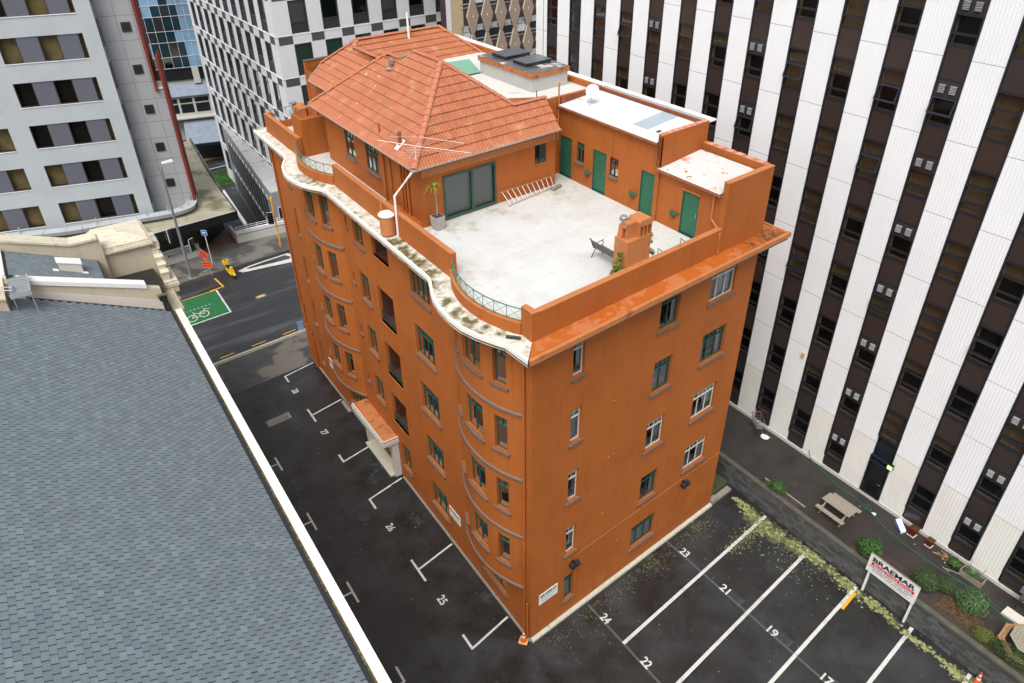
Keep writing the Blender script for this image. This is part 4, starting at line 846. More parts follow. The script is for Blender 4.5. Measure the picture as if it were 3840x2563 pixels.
# chimneys
def pot(par, c, along, L_=.62, r=.10, h=.55):
    al = W(*along)-W(0, 0); al.normalize(); sd_ = Vector((-al.y, al.x, 0)); c = Vector(c); m = MB(); t = .055
    for s_ in (-1, 1):
        o_ = c+sd_*s_*(r-.0); m.hexa([o_-al*L_/2-sd_*t/2, o_+al*L_/2-sd_*t/2, o_+al*L_/2+sd_*t/2, o_-al*L_/2+sd_*t/2] + [q+Vector((0, 0, h)) for q in (o_-al*L_/2-sd_*t/2, o_+al*L_/2-sd_*t/2, o_+al*L_/2+sd_*t/2, o_-al*L_/2+sd_*t/2)])
    m.hexa([c-al*L_*.3-sd_*r, c+al*L_*.3-sd_*r, c+al*L_*.3+sd_*r, c-al*L_*.3+sd_*r]+[q+Vector((0, 0, h*.92)) for q in (c-al*L_*.3-sd_*r, c+al*L_*.3-sd_*r, c+al*L_*.3+sd_*r, c-al*L_*.3+sd_*r)])
    top = c+Vector((0, 0, h)); m.tube([top-al*(L_/2+.03), top+al*(L_/2+.03)], r+.04, 12); return m.build('chimney_pot', 'orange_top', par, c)
m = MB(); m.box(X, 4.86, 6.12, .27, 1.02, 17.0, 19.1); ch = m.build('chimney', 'orange_top', AP, W(5.5, .6, 17), label='short rendered chimney by the end parapet')
pot(ch, W(5.25, .64, 19.1), (1, 0), .55); pot(ch, W(5.62, .62, 19.1), (0, 1), .62); pot(ch, W(5.82, .62, 19.1), (0, 1), .62); pot(ch, W(6.02, .62, 19.1), (0, 1), .62)
m = MB(); b0 = W(5.12, .86, 19.1); m.hexa([b0+Vector(q) for q in ((-.2, -.1, 0), (.1, -.1, 0), (.1, .1, 0), (-.2, .1, 0), (-.12, -.1, .5), (.1, -.1, .5), (.1, .1, .5), (-.12, .1, .5))]); m.build('chimney_pot', 'orange_top', ch, b0); m = MB(); m.lathe(b0+Vector((0, 0, .5)), [(.09, 0), (.09, .15), (.17, .16), (.17, .20), (.10, .21), (.10, .25), (.15, .26), (.13, .31)], 14); m.build('cowl', 'steel', ch, b0)
m = MB(); m.box(X, .28, 1.72, 22.45, 24.0, 17.0, 19.1); ch = m.build('chimney', 'orange_paint', AP, W(1, 23, 17), label='broad rendered chimney beside the far bow')
for (u, v, al) in ((.62, 22.95, (1, 0)), (1.15, 23.0, (1, 0)), (.6, 23.4, (1, 0)), (.75, 23.75, (1, 0)), (1.45, 23.3, (0, 1)), (1.45, 22.8, (0, 1))): pot(ch, W(u, v, 19.1), al, .42, .09, .45)
m = MB(); m.lathe(W(.45, 23.8, 19.1), [(.08, 0), (.08, .6), (.2, .6), (.2, .66), (.05, .7)], 10); m.build('cowl', 'steel', ch, W(.45, 23.8, 19.1))
m = MB(); rr = random.Random(4)    # wall bolts and conduit on the faces
m.tube([Rm_(2.6, 4.0, -.015), Rm_(13.43, 4.05, -.015)], .012, 5); m.build('conduit', 'orange_top', AP, W(5, 0, 4))
m = MB()
for (u, z) in ((4.5, 12.1), (4.4, 9.0), (4.75, 9.0), (4.3, 5.6), (5.5, 2.9), (2, 7.5)): m.box(lambda a, b, c: Rm_(a, c, b), u, u+.06, -.05, 0, z, z+.05)
m.build('wall_anchor', 'orange_top', AP, W(4.5, 0, 9), kind='stuff')
m = MB(); rr = random.Random(14)
for w_ in range(5):
    p = [Lm(24.9-.28*w_+rr.gauss(0, .04), .75+rr.uniform(-.3, .35), -.004) for _ in range(5)]
    for i in range(4): m.quad(p[i], p[i+1], p[i+1]+Vector((0, 0, .035)), p[i]+Vector((0, 0, .035)))
m.build('graffiti', 'ink', AP, Lm(24, .8), label='dark graffiti scrawl low on the lane front', kind='stuff')
sgn = thing('corner_sign', 'small pale blue projecting sign on the street corner of the orange building', 'sign', Lm(28.9, 2.4)); m = MB(); mbx(m, Lm, 28.8, 28.86, 2.4, 3.1, -.55, -.1); m.build('sign_panel', 'mirror_pale', sgn); m = MB(); m.tube([Lm(28.83, 2.75, -.1), Lm(28.83, 2.75, .0)], .02, 6); m.build('bracket', 'lead_grey', sgn)
# overflow pipe end lying on the cornice
m = MB(); m.tube([W(-.55, .85, 17.02), W(-.35, .62, 17.03), W(-.2, .42, 17.03)], .06, 10); m.build('overflow_pipe', 'black_plastic', AP, W(-.3, .6, 17))
# ================================================================ white office tower
TO = thing('office_tower', 'tall white office tower with dark vertical window bands', 'office building', W(19.9, 0, 1.4))
UT = 19.9; Tm = lambda v, z, d=0.0: W(UT, v, z) - PERP*d
PK = 2.49; DA, DB = -1.6, -.43; ZB = 8.64; ZP = 3.16
ks = range(-7, 11); rtw = random.Random(21)
O3 = Vector((0, 0, 0))
def proto(fn, name, mats):
    m = MB(); fn(m); return m.mesh(name, mats, O3)
q_ = lambda v, z, d=0.0: DL*v - PERP*d + Vector((0, 0, z))          # local frame of a facade piece
wv = DB-DA
def f_frame(m, louv=False):
    zs = [0, .44, 1.15, 1.82]
    mbx(m, q_, 0, .075, 0, ZP, -.02, .12); mbx(m, q_, wv-.075, wv, 0, ZP, -.02, .12)
    for z in zs: mbx(m, q_, .075, wv-.075, z-.045, z+.045, -.0, .12)
frame_me = proto(f_frame, 'window', 'frame_black')
def f_pane(z0, z1):
    def g(m): m.quad(q_(.075, z0, .06), q_(wv-.075, z0, .06), q_(wv-.075, z1, .06), q_(.075, z1, .06))
    return g
pane_me = [proto(f_pane(0, .44), 'pane', 'glass_tower'), proto(f_pane(.44, 1.15), 'pane', 'glass_tower'), proto(f_pane(1.15, 1.82), 'pane', 'glass_tower')]
def f_room(back, zlow):
    def g(m):
        a, c, z0, z1, D = .075, wv-.075, 0, 1.82, .34
        m.quad(q_(a, z0, .12), q_(a, z1, .12), q_(a, z1, D), q_(a, z0, D)); m.quad(q_(c, z0, .12), q_(c, z0, D), q_(c, z1, D), q_(c, z1, .12)); m.quad(q_(a, .03, .12), q_(a, .03, D), q_(c, .03, D), q_(c, .03, .12)); m.quad(q_(a, z1, .12), q_(c, z1, .12), q_(c, z1, D), q_(a, z1, D))
        m.quad(q_(a, z0, D), q_(c, z0, D), q_(c, zlow, D), q_(a, zlow, D), 1); m.quad(q_(a, zlow, D-.02), q_(c, zlow, D-.02), q_(c, z1, D-.02), q_(a, z1, D-.02), 2)
    return g
room_me = [proto(f_room(0, 1.5), 'room_lining', ['room_tan', 'far_dark', 'far_dark']), proto(f_room(0, .02), 'room_lining', ['room_tan', 'room_dark', 'blind_tan']), proto(f_room(0, 1.1), 'room_lining', ['room_tan', 'far_dark', 'blind_tan'])]
def f_span(m): mbx(m, q_, .08, wv-.08, 1.87, ZP-.05, .02, .07)
span_me = proto(f_span, 'spandrel_panel', 'spandrel')
def f_vent(m): mbx(m, q_, .08, wv-.08, 1.19, 1.78, .0, .05)
vent_me = proto(f_vent, 'vent_panel', 'spandrel')
def f_louv(m):
    mbx(m, q_, 0, .27, 0, .03, -.03, 0); mbx(m, q_, 0, .27, .32, .345, -.09, 0)
    for i in range(5): m.hexa([q_(.0, .035+.058*i, -.085), q_(.27, .035+.058*i, -.085), q_(.27, .045+.058*i, -.055), q_(.0, .045+.058*i, -.055), q_(.0, .05+.058*i, -.085), q_(.27, .05+.058*i, -.085), q_(.27, .06+.058*i, -.055), q_(.0, .06+.058*i, -.055)])
    mbx(m, q_, -.012, .282, 0.0, .34, -.05, -.001, 1)
louv_me = proto(f_louv, 'louvre', ['louvre_metal', 'ink'])
def f_sash(m):
    L_ = lambda v, z, d: q_(v, .44+.71*1-.0-(1.15-z)*cos(.28), -.02-(1.15-z)*sin(.28)+d)
    for (a, c, z0, z1) in ((.07, .12, .46, 1.13), (wv-.12, wv-.07, .46, 1.13), (.12, wv-.12, .46, .51), (.12, wv-.12, 1.08, 1.13)): mbx(m, L_, a, c, z0, z1, 0, .05)
sash_me = proto(f_sash, 'open_sash', 'frame_black')
RW = PK-wv
def f_clad(z0, z1):
    def g(m):
        n = 9; pts = []
        for i in range(n):
            a = RW*i/n; w = RW/n; pts += [(a, .0), (a+w*.16, .0), (a+w*.24, -.005), (a+w*.84, -.005), (a+w*.92, 0)]
        pts.append((RW, 0)); nn = len(pts)
        m.add([q_(v, z0+.008, d) for v, d in pts] + [q_(v, z1-.008, d) for v, d in pts], [(i, i+1, nn+i+1, nn+i) for i in range(nn-1)])
        m.quad(q_(0, z0, 0), q_(0, z0, .14), q_(0, z1, .14), q_(0, z1, 0)); m.quad(q_(RW, z0, .14), q_(RW, z0, 0), q_(RW, z1, 0), q_(RW, z1, .14))
    return g
clad_me = proto(f_clad(0, ZP), 'cladding_panel', 'tower_white'); cladb_me = proto(f_clad(0, 3.42), 'cladding_panel', 'tower_beige')
for k in ks:
    v0 = DA+PK*k
    for n in range(-2, 7):
        z0 = ZB+ZP*n; at = Tm(v0, z0)
        louv = k in (6, 3, -1, -4)
        if k == -2 and n == -2: continue
        w_ = inst('window', frame_me, TO, at)
        rm = rtw.choice([0, 0, 1, 1, 2]) if n > -2 else 0
        if k <= -3 and n > 2: rm = 1 if rtw.random() < .7 else rm
        for i in range(3):
            if louv and i == 2: continue
            inst('pane', pane_me[i], w_, at)
        inst('room_lining', room_me[rm], w_, at)
        if n < 6: inst('spandrel_panel', span_me, TO, at)
        if louv:
            vp = inst('vent_panel', vent_me, TO, at)
            for x in (.2, .68): inst('louvre', louv_me, vp, Tm(v0+x, z0+1.30, -.0))
        if (k, n) in ((9, 3), (8, 2), (7, 2), (7, 4), (3, 3), (2, 4), (0, 3), (0, 4), (1, 1), (-1, 4), (-3, 1), (5, 5), (-1, 1), (2, 1)): inst('open_sash', sash_me, w_, at)
    for n in range(-1, 8):
        if n == -1: inst('cladding_panel', cladb_me, TO, Tm(DB+PK*k, 1.60))
        else: inst('cladding_panel', clad_me, TO, Tm(DB+PK*k, 5.02+ZP*(n)))
m = MB()
for z0, z1 in ((1.4, 30.1),): m.quad(Tm(-20, z0, .36), Tm(24.9, z0, .36), Tm(24.9, z1, .36), Tm(-20, z1, .36)); m.quad(Tm(24.9, -5, -.03), Tm(24.9, -5, 12), Tm(24.9, 30.1, 12), Tm(24.9, 30.1, -.03)); m.quad(Tm(-20, 30.1, 0), Tm(24.9, 30.1, 0), Tm(24.9, 30.1, 14), Tm(-20, 30.1, 14)); m.quad(Tm(-20, -1, 0), Tm(-20, -1, 14), Tm(-20, 30.1, 14), Tm(-20, 30.1, 0)); m.quad(Tm(-20, -1, 14), Tm(24.9, -1, 14), Tm(24.9, 30.1, 14), Tm(-20, 30.1, 14))
m.build('wall', 'frame_black', TO, W(22, 2, 15))
m = MB(); mbx(m, Tm, -18, 24.8, 1.4, 1.60, -.05, .1); m.build('plinth', 'concrete_white', TO)
m = MB()
for k in ks: a = DA+PK*k; mbx(m, Tm, a+.08, a+wv-.08, 1.6, 2.3, .02, .07)
m.build('base_panel', 'spandrel', TO, kind='stuff')
a = DA-2*PK; m = MB(); mbx(m, Tm, a+.0, a+.08, 1.45, 4.2, -.04, .12); mbx(m, Tm, a+wv-.08, a+wv, 1.45, 4.2, -.04, .12); mbx(m, Tm, a+.08, a+wv-.08, 3.75, 3.86, -.04, .12); mbx(m, Tm, a+.08, a+wv-.08, 4.1, 4.2, -.04, .12); mbx(m, Tm, a+.08, a+wv-.08, 1.45, 1.6, -.04, .12); dr = m.build('door_frame', 'frame_black', TO, Tm(a, 1.6))
m = MB(); mbx(m, Tm, a+.14, a+.26, 1.62, 3.73, 0, .06); mbx(m, Tm, a+wv-.26, a+wv-.14, 1.62, 3.73, 0, .06); mbx(m, Tm, a+.26, a+wv-.26, 1.62, 1.8, 0, .06); mbx(m, Tm, a+.26, a+wv-.26, 2.55, 2.7, 0, .06); mbx(m, Tm, a+.26, a+wv-.26, 3.55, 3.73, 0, .06); mbx(m, Tm, a+.26, a+wv-.26, 1.8, 2.55, .02, .05); m.build('door', 'black_plastic', dr)
m = MB(); mbx(m, Tm, a+.26, a+wv-.26, 2.7, 3.55, .03, .035); m.build('pane', 'far_dark', dr); m = MB(); m.tube([Tm(a+.2, 2.62, -.01), Tm(a+.2, 2.62, -.07), Tm(a+.34, 2.62, -.07)], .018, 6); m.build('handle', 'steel', dr)
ex = thing('wall_light', 'small wall light with lit green face beside the tower door', 'wall light', Tm(-6.62, 4.1)); m = MB(); mbx(m, Tm, -6.72, -6.42, 3.98, 4.32, -.12, 0); m.build('housing', 'black_plastic', ex); m = MB(); mbx(m, Tm, -6.70, -6.44, 4.0, 4.22, -.14, -.121); m.build('lens', 'exit_lit', ex)
al = thing('alarm_box', 'small yellowed alarm box on a white rib of the tower', 'alarm box', Tm(-.2, 7.6)); m = MB(); mbx(m, Tm, -.28, -.12, 7.5, 7.75, -.12, -.02); m.build('cover', 'cone_base', al)

# ---------------------------------------------------------------- retaining wall
RWt = thing('retaining_wall', 'dark concrete block retaining wall between car park and raised yard', 'retaining wall', W(15.7, -7, 0))
RT = lambda v, z, d=0.0: W(15.66, v, z) - PERP*d
m = MB(); mbx(m, RT, -17, 25, 0, 1.40, .02, .2); m.build('core', 'joint_dark', RWt); m = MB(); mbx(m, RT, -17, 25, 1.401, 1.52, -.02, .26); m.build('coping', 'block_cap', RWt)
bl = MB(); BL, BH = .40, .198; bl.box(XYZ, 0, 1, 0, 1, 0, 1)
bm_ = MB(); mbx(bm_, lambda v, z, d: q_(v, z, d), .009, BL-.009, .009, BH-.009, -.0, .05); bme = bm_.mesh('block', 'block_stone', O3); rb2 = random.Random(3); cnt = 0; rest = MB()
for r in range(7):
    for i in range(-2, 43):
        v = .9-BL*(i+1)+(BL/2 if r % 2 else 0)
        if v < -16.6: continue
        p = RT(v, BH*r, -.012*rb2.random()-.004)
        if cnt < 300: inst('block', bme, RWt, p); cnt += 1
        else: mbx(rest, lambda a, b, c: p+q_(a, b, c), .006, BL-.006, .006, BH-.006, 0, .05)
if rest.v: rest.build('block', 'block_stone', RWt, kind='stuff')
m = MB(); m.box(X, 13.5, 15.3, -.12, .22, 0, .16); m.box(X, 13.5, 14.0, -.12, .22, .16, .3); o = m.build('concrete_step', 'concrete'); tag(o, 'rough concrete step between the orange building and the block wall', 'step')
m = MB(); m.prism([W(15.93, -1.6), W(16.35, -1.7), W(16.4, -3.9), W(15.93, -4.0)], 1.4, 1.46); m.prism([W(15.93, -7.2), W(16.7, -7.3), W(17.5, -11.3), W(17.2, -13.2), W(16.5, -16), W(15.93, -16)], 1.4, 1.47); o = m.build('garden_bed', 'soil', kind='structure')
m = MB(); m.box(X, 16.33, 16.4, -2.0, -1.5, 1.42, 1.5); m.box(X, 16.35, 16.42, -4.2, -2.6, 1.42, 1.5); o = m.build('bed_edging', 'wood_grey'); tag(o, 'tan timber edging along the small bed by the block wall', 'edging')
# foliage
def leaf_cloud(m, c, rx, ry, rz, n, size, seed, droop=0, fill=.55):
    r = random.Random(seed); lumps = [(Vector((r.gauss(0, 1), r.gauss(0, 1), abs(r.gauss(0, .8)))).normalized(), r.uniform(.75, 1.12)) for _ in range(9)]
    for i in range(n):
        d = Vector((r.gauss(0, 1), r.gauss(0, 1), r.gauss(.25, 1))).normalized()
        k = max((l[1]*max(0, d.dot(l[0]))**2 for l in lumps)); k = ((.58+.50*k) if fill < .68 else (.78+.24*k)); k *= (1-(1-fill)*r.random()**2.2)
        p = Vector(c)+Vector((d.x*rx*k, d.y*ry*k, d.z*rz*k)); nn = (d+Vector((r.gauss(0, .5), r.gauss(0, .5), r.gauss(0, .5)))).normalized()
        a = nn.cross(Vector((r.gauss(0, 1), r.gauss(0, 1), r.gauss(0, 1)))).normalized(); b = nn.cross(a); s_ = size*r.uniform(.6, 1.3)
        m.quad(p-a*s_, p+b*s_*.45+nn*s_*.12, p+a*s_, p-b*s_*.45-nn*s_*.0)
def shrub(name, label, c, rx, ry, rz, n, size, leaf, seed, cat='shrub', fill=.55):
    c = Vector(c); t = thing(name, label, cat, c); m = MB(); leaf_cloud(m, c+Vector((0, 0, rz*.95)), rx, ry, rz, n, size, seed, fill=fill); m.build('foliage', leaf, t)
    m = MB(); r = random.Random(seed)
    for k in range(5): a = r.random()*6.28; m.tube([c, c+Vector((cos(a)*rx*.35, sin(a)*ry*.35, rz*.9)), c+Vector((cos(a)*rx*.6, sin(a)*ry*.6, rz*1.5))], .022, 5, r2=.006)
    m.build('stems', 'trunk', t); return t
shrub('shrub', 'small low green bush on the wall top nearest the orange building', W(16.15, -2.5, 1.42), .42, .55, .30, 1500, .045, 'leaf_mid', 1)
shrub('shrub', 'glossy green bush behind the left end of the parking sign', W(16.45, -7.95, 1.42), .62, .62, .45, 2400, .05, 'leaf_mid', 2)
shrub('shrub', 'clipped round dark green bush behind the right end of the parking sign', W(16.75, -10.75, 1.42), .62, .62, .55, 4200, .032, 'leaf_clipped', 3, fill=.85)
shrub('shrub', 'dusky green shrub tucked behind the clipped round bush', W(17.35, -11.45, 1.42), .5, .5, .45, 2200, .03, 'leaf_clipped', 4, fill=.7)
shrub('shrub', 'feathery pale green shrub spreading over the yard', W(17.55, -12.7, 1.42), .85, .8, .45, 3000, .042, 'leaf_fern', 5, fill=.35)
shrub('shrub', 'low yellow green mound past the dry leaves', W(16.35, -13.75, 1.42), .42, .5, .28, 1700, .028, 'leaf_yellow', 6, fill=.8)
shrub('shrub', 'dark trailing hedge at the end of the block wall', W(16.35, -15.0, 1.42), .5, 1.0, .35, 3400, .032, 'leaf_clipped', 7, fill=.7)
m = MB(); r = random.Random(9)
for i in range(1500):
    p = W(16.3+.9*r.random(), -11.6-1.9*r.random(), 1.48+.06*r.random()); a = Vector((r.gauss(0, 1), r.gauss(0, 1), r.gauss(0, .4))).normalized()*.04; b = Vector((-a.y, a.x, r.gauss(0, .02)))*.45; m.quad(p-a, p-b, p+a, p+b)
o = m.build('dead_leaves', 'leaf_dry', kind='stuff'); tag(o, 'heap of dry brown leaves in the bed above the wall', 'dead leaves')
# ---------------------------------------------------------------- parking sign board
sg = thing('parking_sign', 'large white parking notice board on two posts before the block wall', 'sign', W(15.45, -9.65, 0)); G = lambda v, z, d=0.0: W(15.42, v, z) - PERP*d
m = MB(); mbx(m, G, -10.93, -8.42, 1.48, 2.66, 0, .05); bd = m.build('board', 'white_paint', sg); m = MB(); mbx(m, G, -10.93, -8.42, 2.661, 2.675, -.005, .06); m.build('board_edge', 'concrete', bd)
for v in (-8.6, -10.83): m = MB(); mbx(m, G, v-.05, v+.05, 0, 1.7, .052, .14); m.build('post', 'white_paint', sg)
m = MB(); mbx(m, G, -10.78, -8.60, 2.02, 2.20, -.012, -.0005); m.build('red_band', 'red_paint', bd)
def signtext(par, body, v, z, h, w, m_, G_, d=-.018, bold=0, al='LEFT', ex=None): text_mb(body, G_(v, z, d), ex or -DL, Vector((0, 0, 1)), h, 0, bold=bold, width=w, align=al).build('lettering', m_, par)
signtext(bd, 'BRAEMAR', -8.60, 2.27, .27, 2.16, 'ink', G, bold=.03); signtext(bd, 'Strictly Private Parking', -8.72, 2.065, .115, 1.95, 'white_paint', G, bold=.015); signtext(bd, 'Offending vehicles will be towed', -8.56, 1.88, .09, 2.2, 'ink', G, bold=.008); signtext(bd, "at owner's risk and expense", -8.72, 1.73, .09, 1.85, 'ink', G, bold=.008)
m = MB(); 
for k in range(7): mbx(m, G, -9.72-.145*k-.1, -9.72-.145*k, 1.60, 1.63, -.004, -.001)
m.build('small_print', 'ink_faint', bd, kind='stuff')
def wallsign(label, Mp, a, c, z0, z1, ex, flip=1):
    t = thing('wall_sign', label, 'sign', Mp((a+c)/2, z0)); m = MB(); mbx(m, Mp, a, c, z0, z1, -.03, -.005); b_ = m.build('plate', 'white_paint', t); w = c-a; h = z1-z0
    s0 = a if flip > 0 else c
    signtext(b_, 'BRAEMAR', s0+flip*w*.06, z1-h*.27, h*.18, w*.88, 'ink', Mp, -.034, .03, ex=ex); signtext(b_, 'PRIVATE PARKING', s0+flip*w*.1, z1-h*.44, h*.10, w*.78, 'ink', Mp, -.034, .01, ex=ex)
    m = MB()
    for j in range(3):
        for k in range(6-j): x = a+w*(.14+.03*j)+w*.13*k; mbx(m, Mp, x, x+w*.1, z1-h*(.60+.11*j)-h*.03, z1-h*(.60+.11*j), -.034, -.031)
    m.build('small_print', 'ink_faint', b_, kind='stuff')
wallsign('small white parking notice on the end wall by the corner pipes', Rm_, .46, 1.6, 2.24, 2.92, W(1, 0), 1); wallsign('small white notice on the lane front nearest the corner', Lm, 6.38, 7.5, 1.95, 2.62, -DL, -1); wallsign('small white notice low on the lane front by the far bow', Lm, 23.42, 24.3, 1.75, 2.46, -DL, -1)
# floodlights
for u, z, lb in ((2.5, 3.72, 'twin black floodlight low on the end wall near the corner'), (10.4, 3.80, 'twin black floodlight at the far end of the end wall')):
    t = thing('floodlight', lb, 'floodlight', Rm_(u, z), 'twin floodlights on the end wall'); m = MB(); mbx(m, Rm_, u-.06, u+.06, z-.06, z+.06, -.08, 0); m.build('bracket', 'black_plastic', t)
    for s_ in (-1, 1):
        cx = u+s_*.15; Q = lambda a, b, c: Rm_(a, b-(-c)*.35, c); m = MB(); mbx(m, Q, cx-.12, cx+.12, z-.08, z+.08, -.30, -.10); h_ = m.build('lamp_head', 'black_plastic', t); m = MB(); mbx(m, Q, cx-.09, cx+.09, z-.086, z-.081, -.28, -.12); m.build('lens', 'steel', h_)
# ================================================================ yard things
def picnic(c, rz, label):
    t = thing('picnic_table', label, 'picnic table'); top = MB()
    for k in range(5): m = MB(); m.box(XYZ, -.83+.01*(k % 2), .83-.012*k % 2 if False else .83, -.36+.147*k, -.36+.147*k+.137, .70, .745); m.build('plank', 'wood_grey', t)
    for s_ in (-1, 1):
        for k in range(2): m = MB(); y = s_*.72+.13*k-.13*.5-.06; m.box(XYZ, -.83, .83, y, y+.12, .42, .46); m.build('plank', 'wood_grey', t)
    for x in (-.6, .6):
        for s_ in (-1, 1): m = MB(); m.hexa([Vector(p) for p in ((x-.03, s_*.62-.05, 0), (x+.03, s_*.62-.05, 0), (x+.03, s_*.62+.05, 0), (x-.03, s_*.62+.05, 0), (x-.03, s_*.22-.05, .7), (x+.03, s_*.22-.05, .7), (x+.03, s_*.22+.05, .7), (x-.03, s_*.22+.05, .7))]); m.build('leg', 'wood_grey', t)
        m = MB(); m.box(XYZ, x+.03, x+.07, -.78, .78, .35, .42); m.build('crossbar', 'wood_grey', t)
    return put(t, c, rz)
picnic(W(17.4, -5.55, 1.4), TH, 'weathered grey picnic table with attached benches in the yard')
# octagonal table
t = thing('octagonal_table', 'weathered octagonal table with tan timber seats at the yard corner', 'table'); R8 = lambda r, z, o=0: [Vector((r*cos(pi/8+pi/4*k+o), r*sin(pi/8+pi/4*k+o), z)) for k in range(8)]
for i in range(5):
    r0, r1 = .14+.155*i, .14+.155*(i+1)-.012
    for k in range(8):
        a0, a1 = R8(r0, .70), R8(r1, .70); b0, b1 = R8(r0, .74), R8(r1, .74); j = (k+1) % 8; m = MB(); m.hexa([a0[k], a0[j], a1[j], a1[k], b0[k], b0[j], b1[j], b1[k]]); m.build('plank', 'wood_grey', t)
m = MB(); m.prism(R8(.135, 0), .70, .735); m.build('table_centre', 'wood_grey', t)
for k in range(0, 8):
    a0, a1 = R8(1.15, .42), R8(1.42, .42); j = (k+1) % 8; m = MB()
    for q in (0, 1): f0, f1 = 1.0+.14*q, 1.0+.14*q+.125; A0, A1 = R8(f0, .36), R8(f1, .36); m = MB(); u8 = Vector((0, 0, .04)); m.hexa([A0[k], A0[j], A1[j], A1[k], A0[k]+u8, A0[j]+u8, A1[j]+u8, A1[k]+u8]); m.build('seat_plank', 'wood_tan', t)
    m = MB(); p = R8(1.25, 0)[k]; m.tube([p, p+Vector((0, 0, .42))], .04, 6); m.build('leg', 'wood_tan', t)
m = MB(); m.tube([(0, 0, 0), (0, 0, .7)], .12, 8); m.build('pedestal', 'wood_tan', t)
put(t, W(17.35, -15.35, 1.4), TH+.12)
# pots
for (u, v, w, h, lb) in ((19.42, -8.82, .20, .50, 'larger maroon square pot of moss by the tower foot'), (19.47, -9.72, .17, .42, 'smaller maroon square pot of moss further from the door')):
    t = thing('plant_pot', lb, 'plant pot', W(u, v, 1.4), 'maroon pots at the tower foot'); m = MB(); P0 = W(u, v, 1.4)
    def sq(s_, z): return [P0+DL*a*s_-PERP*b*s_+Vector((0, 0, z)) for a, b in ((-1, -1), (1, -1), (1, 1), (-1, 1))]
    m.hexa(sq(w*.72, 0)+sq(w, h)); m.build('pot_body', 'pot_maroon', t); m = MB(); m.hexa(sq(w*1.06, h-.05)+sq(w*1.06, h+.004)); m.build('rim', 'pot_maroon', t); m = MB(); leaf_cloud(m, P0+Vector((0, 0, h)), w*.9, w*.9, .06, 500, .02, 4); m.build('moss', 'leaf_mid', t)
    m = MB(); m.hexa(sq(w*.95, .004)+sq(w*.98, .03)); m.build('saucer', 'cream_smooth', t)
# timber planter with a spiky plant
t = thing('planter_box', 'weathered timber trough by the tower foot', 'planter', W(19.15, -12.0, 1.4)); Q = lambda v, z, d=0: W(18.95, v, z)-PERP*d
for k in range(3): m = MB(); mbx(m, Q, -12.5, -11.5, 1.42+.11*k, 1.52+.11*k, 0, .03); m.build('plank', 'wood_grey', t); m = MB(); mbx(m, Q, -12.5, -11.5, 1.42+.11*k, 1.52+.11*k, .42, .45); m.build('plank', 'wood_grey', t)
for v in (-12.53, -11.5): m = MB(); mbx(m, Q, v, v+.03, 1.4, 1.78, -.0, .46); m.build('end_board', 'wood_grey', t)
m = MB(); mbx(m, Q, -12.49, -11.51, 1.42, 1.70, .035, .415); m.build('soil', 'soil', t)
def spiky(t, c, n, L_, m_, seed, w=.02, droop=.5, up=.8):
    r = random.Random(seed); m = MB()
    for i in range(n):
        a = r.random()*6.283; e = r.uniform(.1, 1.1)*up; d = Vector((cos(a), sin(a), 0)); l = L_*r.uniform(.7, 1.1); pts = []
        for s_ in range(5): f = s_/4; pts.append(c+d*l*f*cos(e)*1.0+Vector((0, 0, l*(f*sin(e)+ (f*.35) - droop*f*f))))
        sd_ = Vector((-d.y, d.x, 0))
        for s_ in range(4): w0, w1 = w*(1-s_/4)+.002, w*(1-(s_+1)/4)+.001; m.quad(pts[s_]-sd_*w0, pts[s_]+sd_*w0, pts[s_+1]+sd_*w1, pts[s_+1]-sd_*w1)
    return m.build('leaves', m_, t)
t = thing('spiky_plant', 'spiky grey green plant growing in the timber trough', 'plant', W(19.2, -12.0, 1.7)); spiky(t, W(19.2, -12.0, 1.68), 130, .48, 'leaf_fern', 3); m = MB(); m.tube([W(19.2, -11.8, 1.7), W(19.3, -11.7, 2.5)], .012, 5); m.tube([W(19.25, -12.2, 1.7), W(19.3, -12.4, 2.35)], .012, 5); m.build('flower_stalk', 'leaf_dry', t)
shrub('shrub', 'bright green bushy plant beside the timber trough', W(19.25, -11.1, 1.42), .30, .33, .22, 1100, .045, 'leaf_mid', 12)
m = MB(); r = random.Random(6)
for k in range(22): c = W(19.35+r.gauss(0, .12), -10.75+r.gauss(0, .25), 1.42+.1*r.random()); a = r.random()*3.14; d = Vector((cos(a), sin(a), r.gauss(0, .15)))*r.uniform(.08, .28); m.tube([c-d, c+d], .022, 5)
o = m.build('broken_timber', 'wood_tan', kind='stuff'); tag(o, 'heap of broken timber by the bright green plant', 'broken timber')
m = MB(); c = W(19.05, -11.25, 1.4)
for (p, q) in (((-.25, .3), (-.1, -.35)), ((-.1, -.35), (.2, -.3)), ((-.35, .1), (-.3, .45))): m.tube([c+Vector((*p, .03)), c+Vector((*q, .05))], .025, 5)
o = m.build('broken_frame', 'wood_grey'); tag(o, 'broken grey timber frame lying beside the trough', 'broken frame')
t = thing('file_box', 'white open box file lying by the tower foot', 'box file', W(19.4, -8.1, 1.4)); m = MB(); m.hexa([W(18.95, -8.42, 1.41), W(19.3, -8.55, 1.41), W(19.8, -7.95, 1.41), W(19.45, -7.8, 1.41), W(18.95, -8.42, 1.52), W(19.3, -8.55, 1.52), W(19.8, -7.95, 1.60), W(19.45, -7.8, 1.60)]); m.build('box_body', 'paper_white', t); m = MB(); m.hexa([W(18.93, -8.40, 1.43), W(18.96, -8.42, 1.43), W(19.48, -7.8, 1.5), W(19.45, -7.78, 1.5), W(18.93, -8.40, 1.54), W(18.96, -8.42, 1.54), W(19.48, -7.8, 1.62), W(19.45, -7.78, 1.62)]); m.build('spine', 'sign_blue', t)
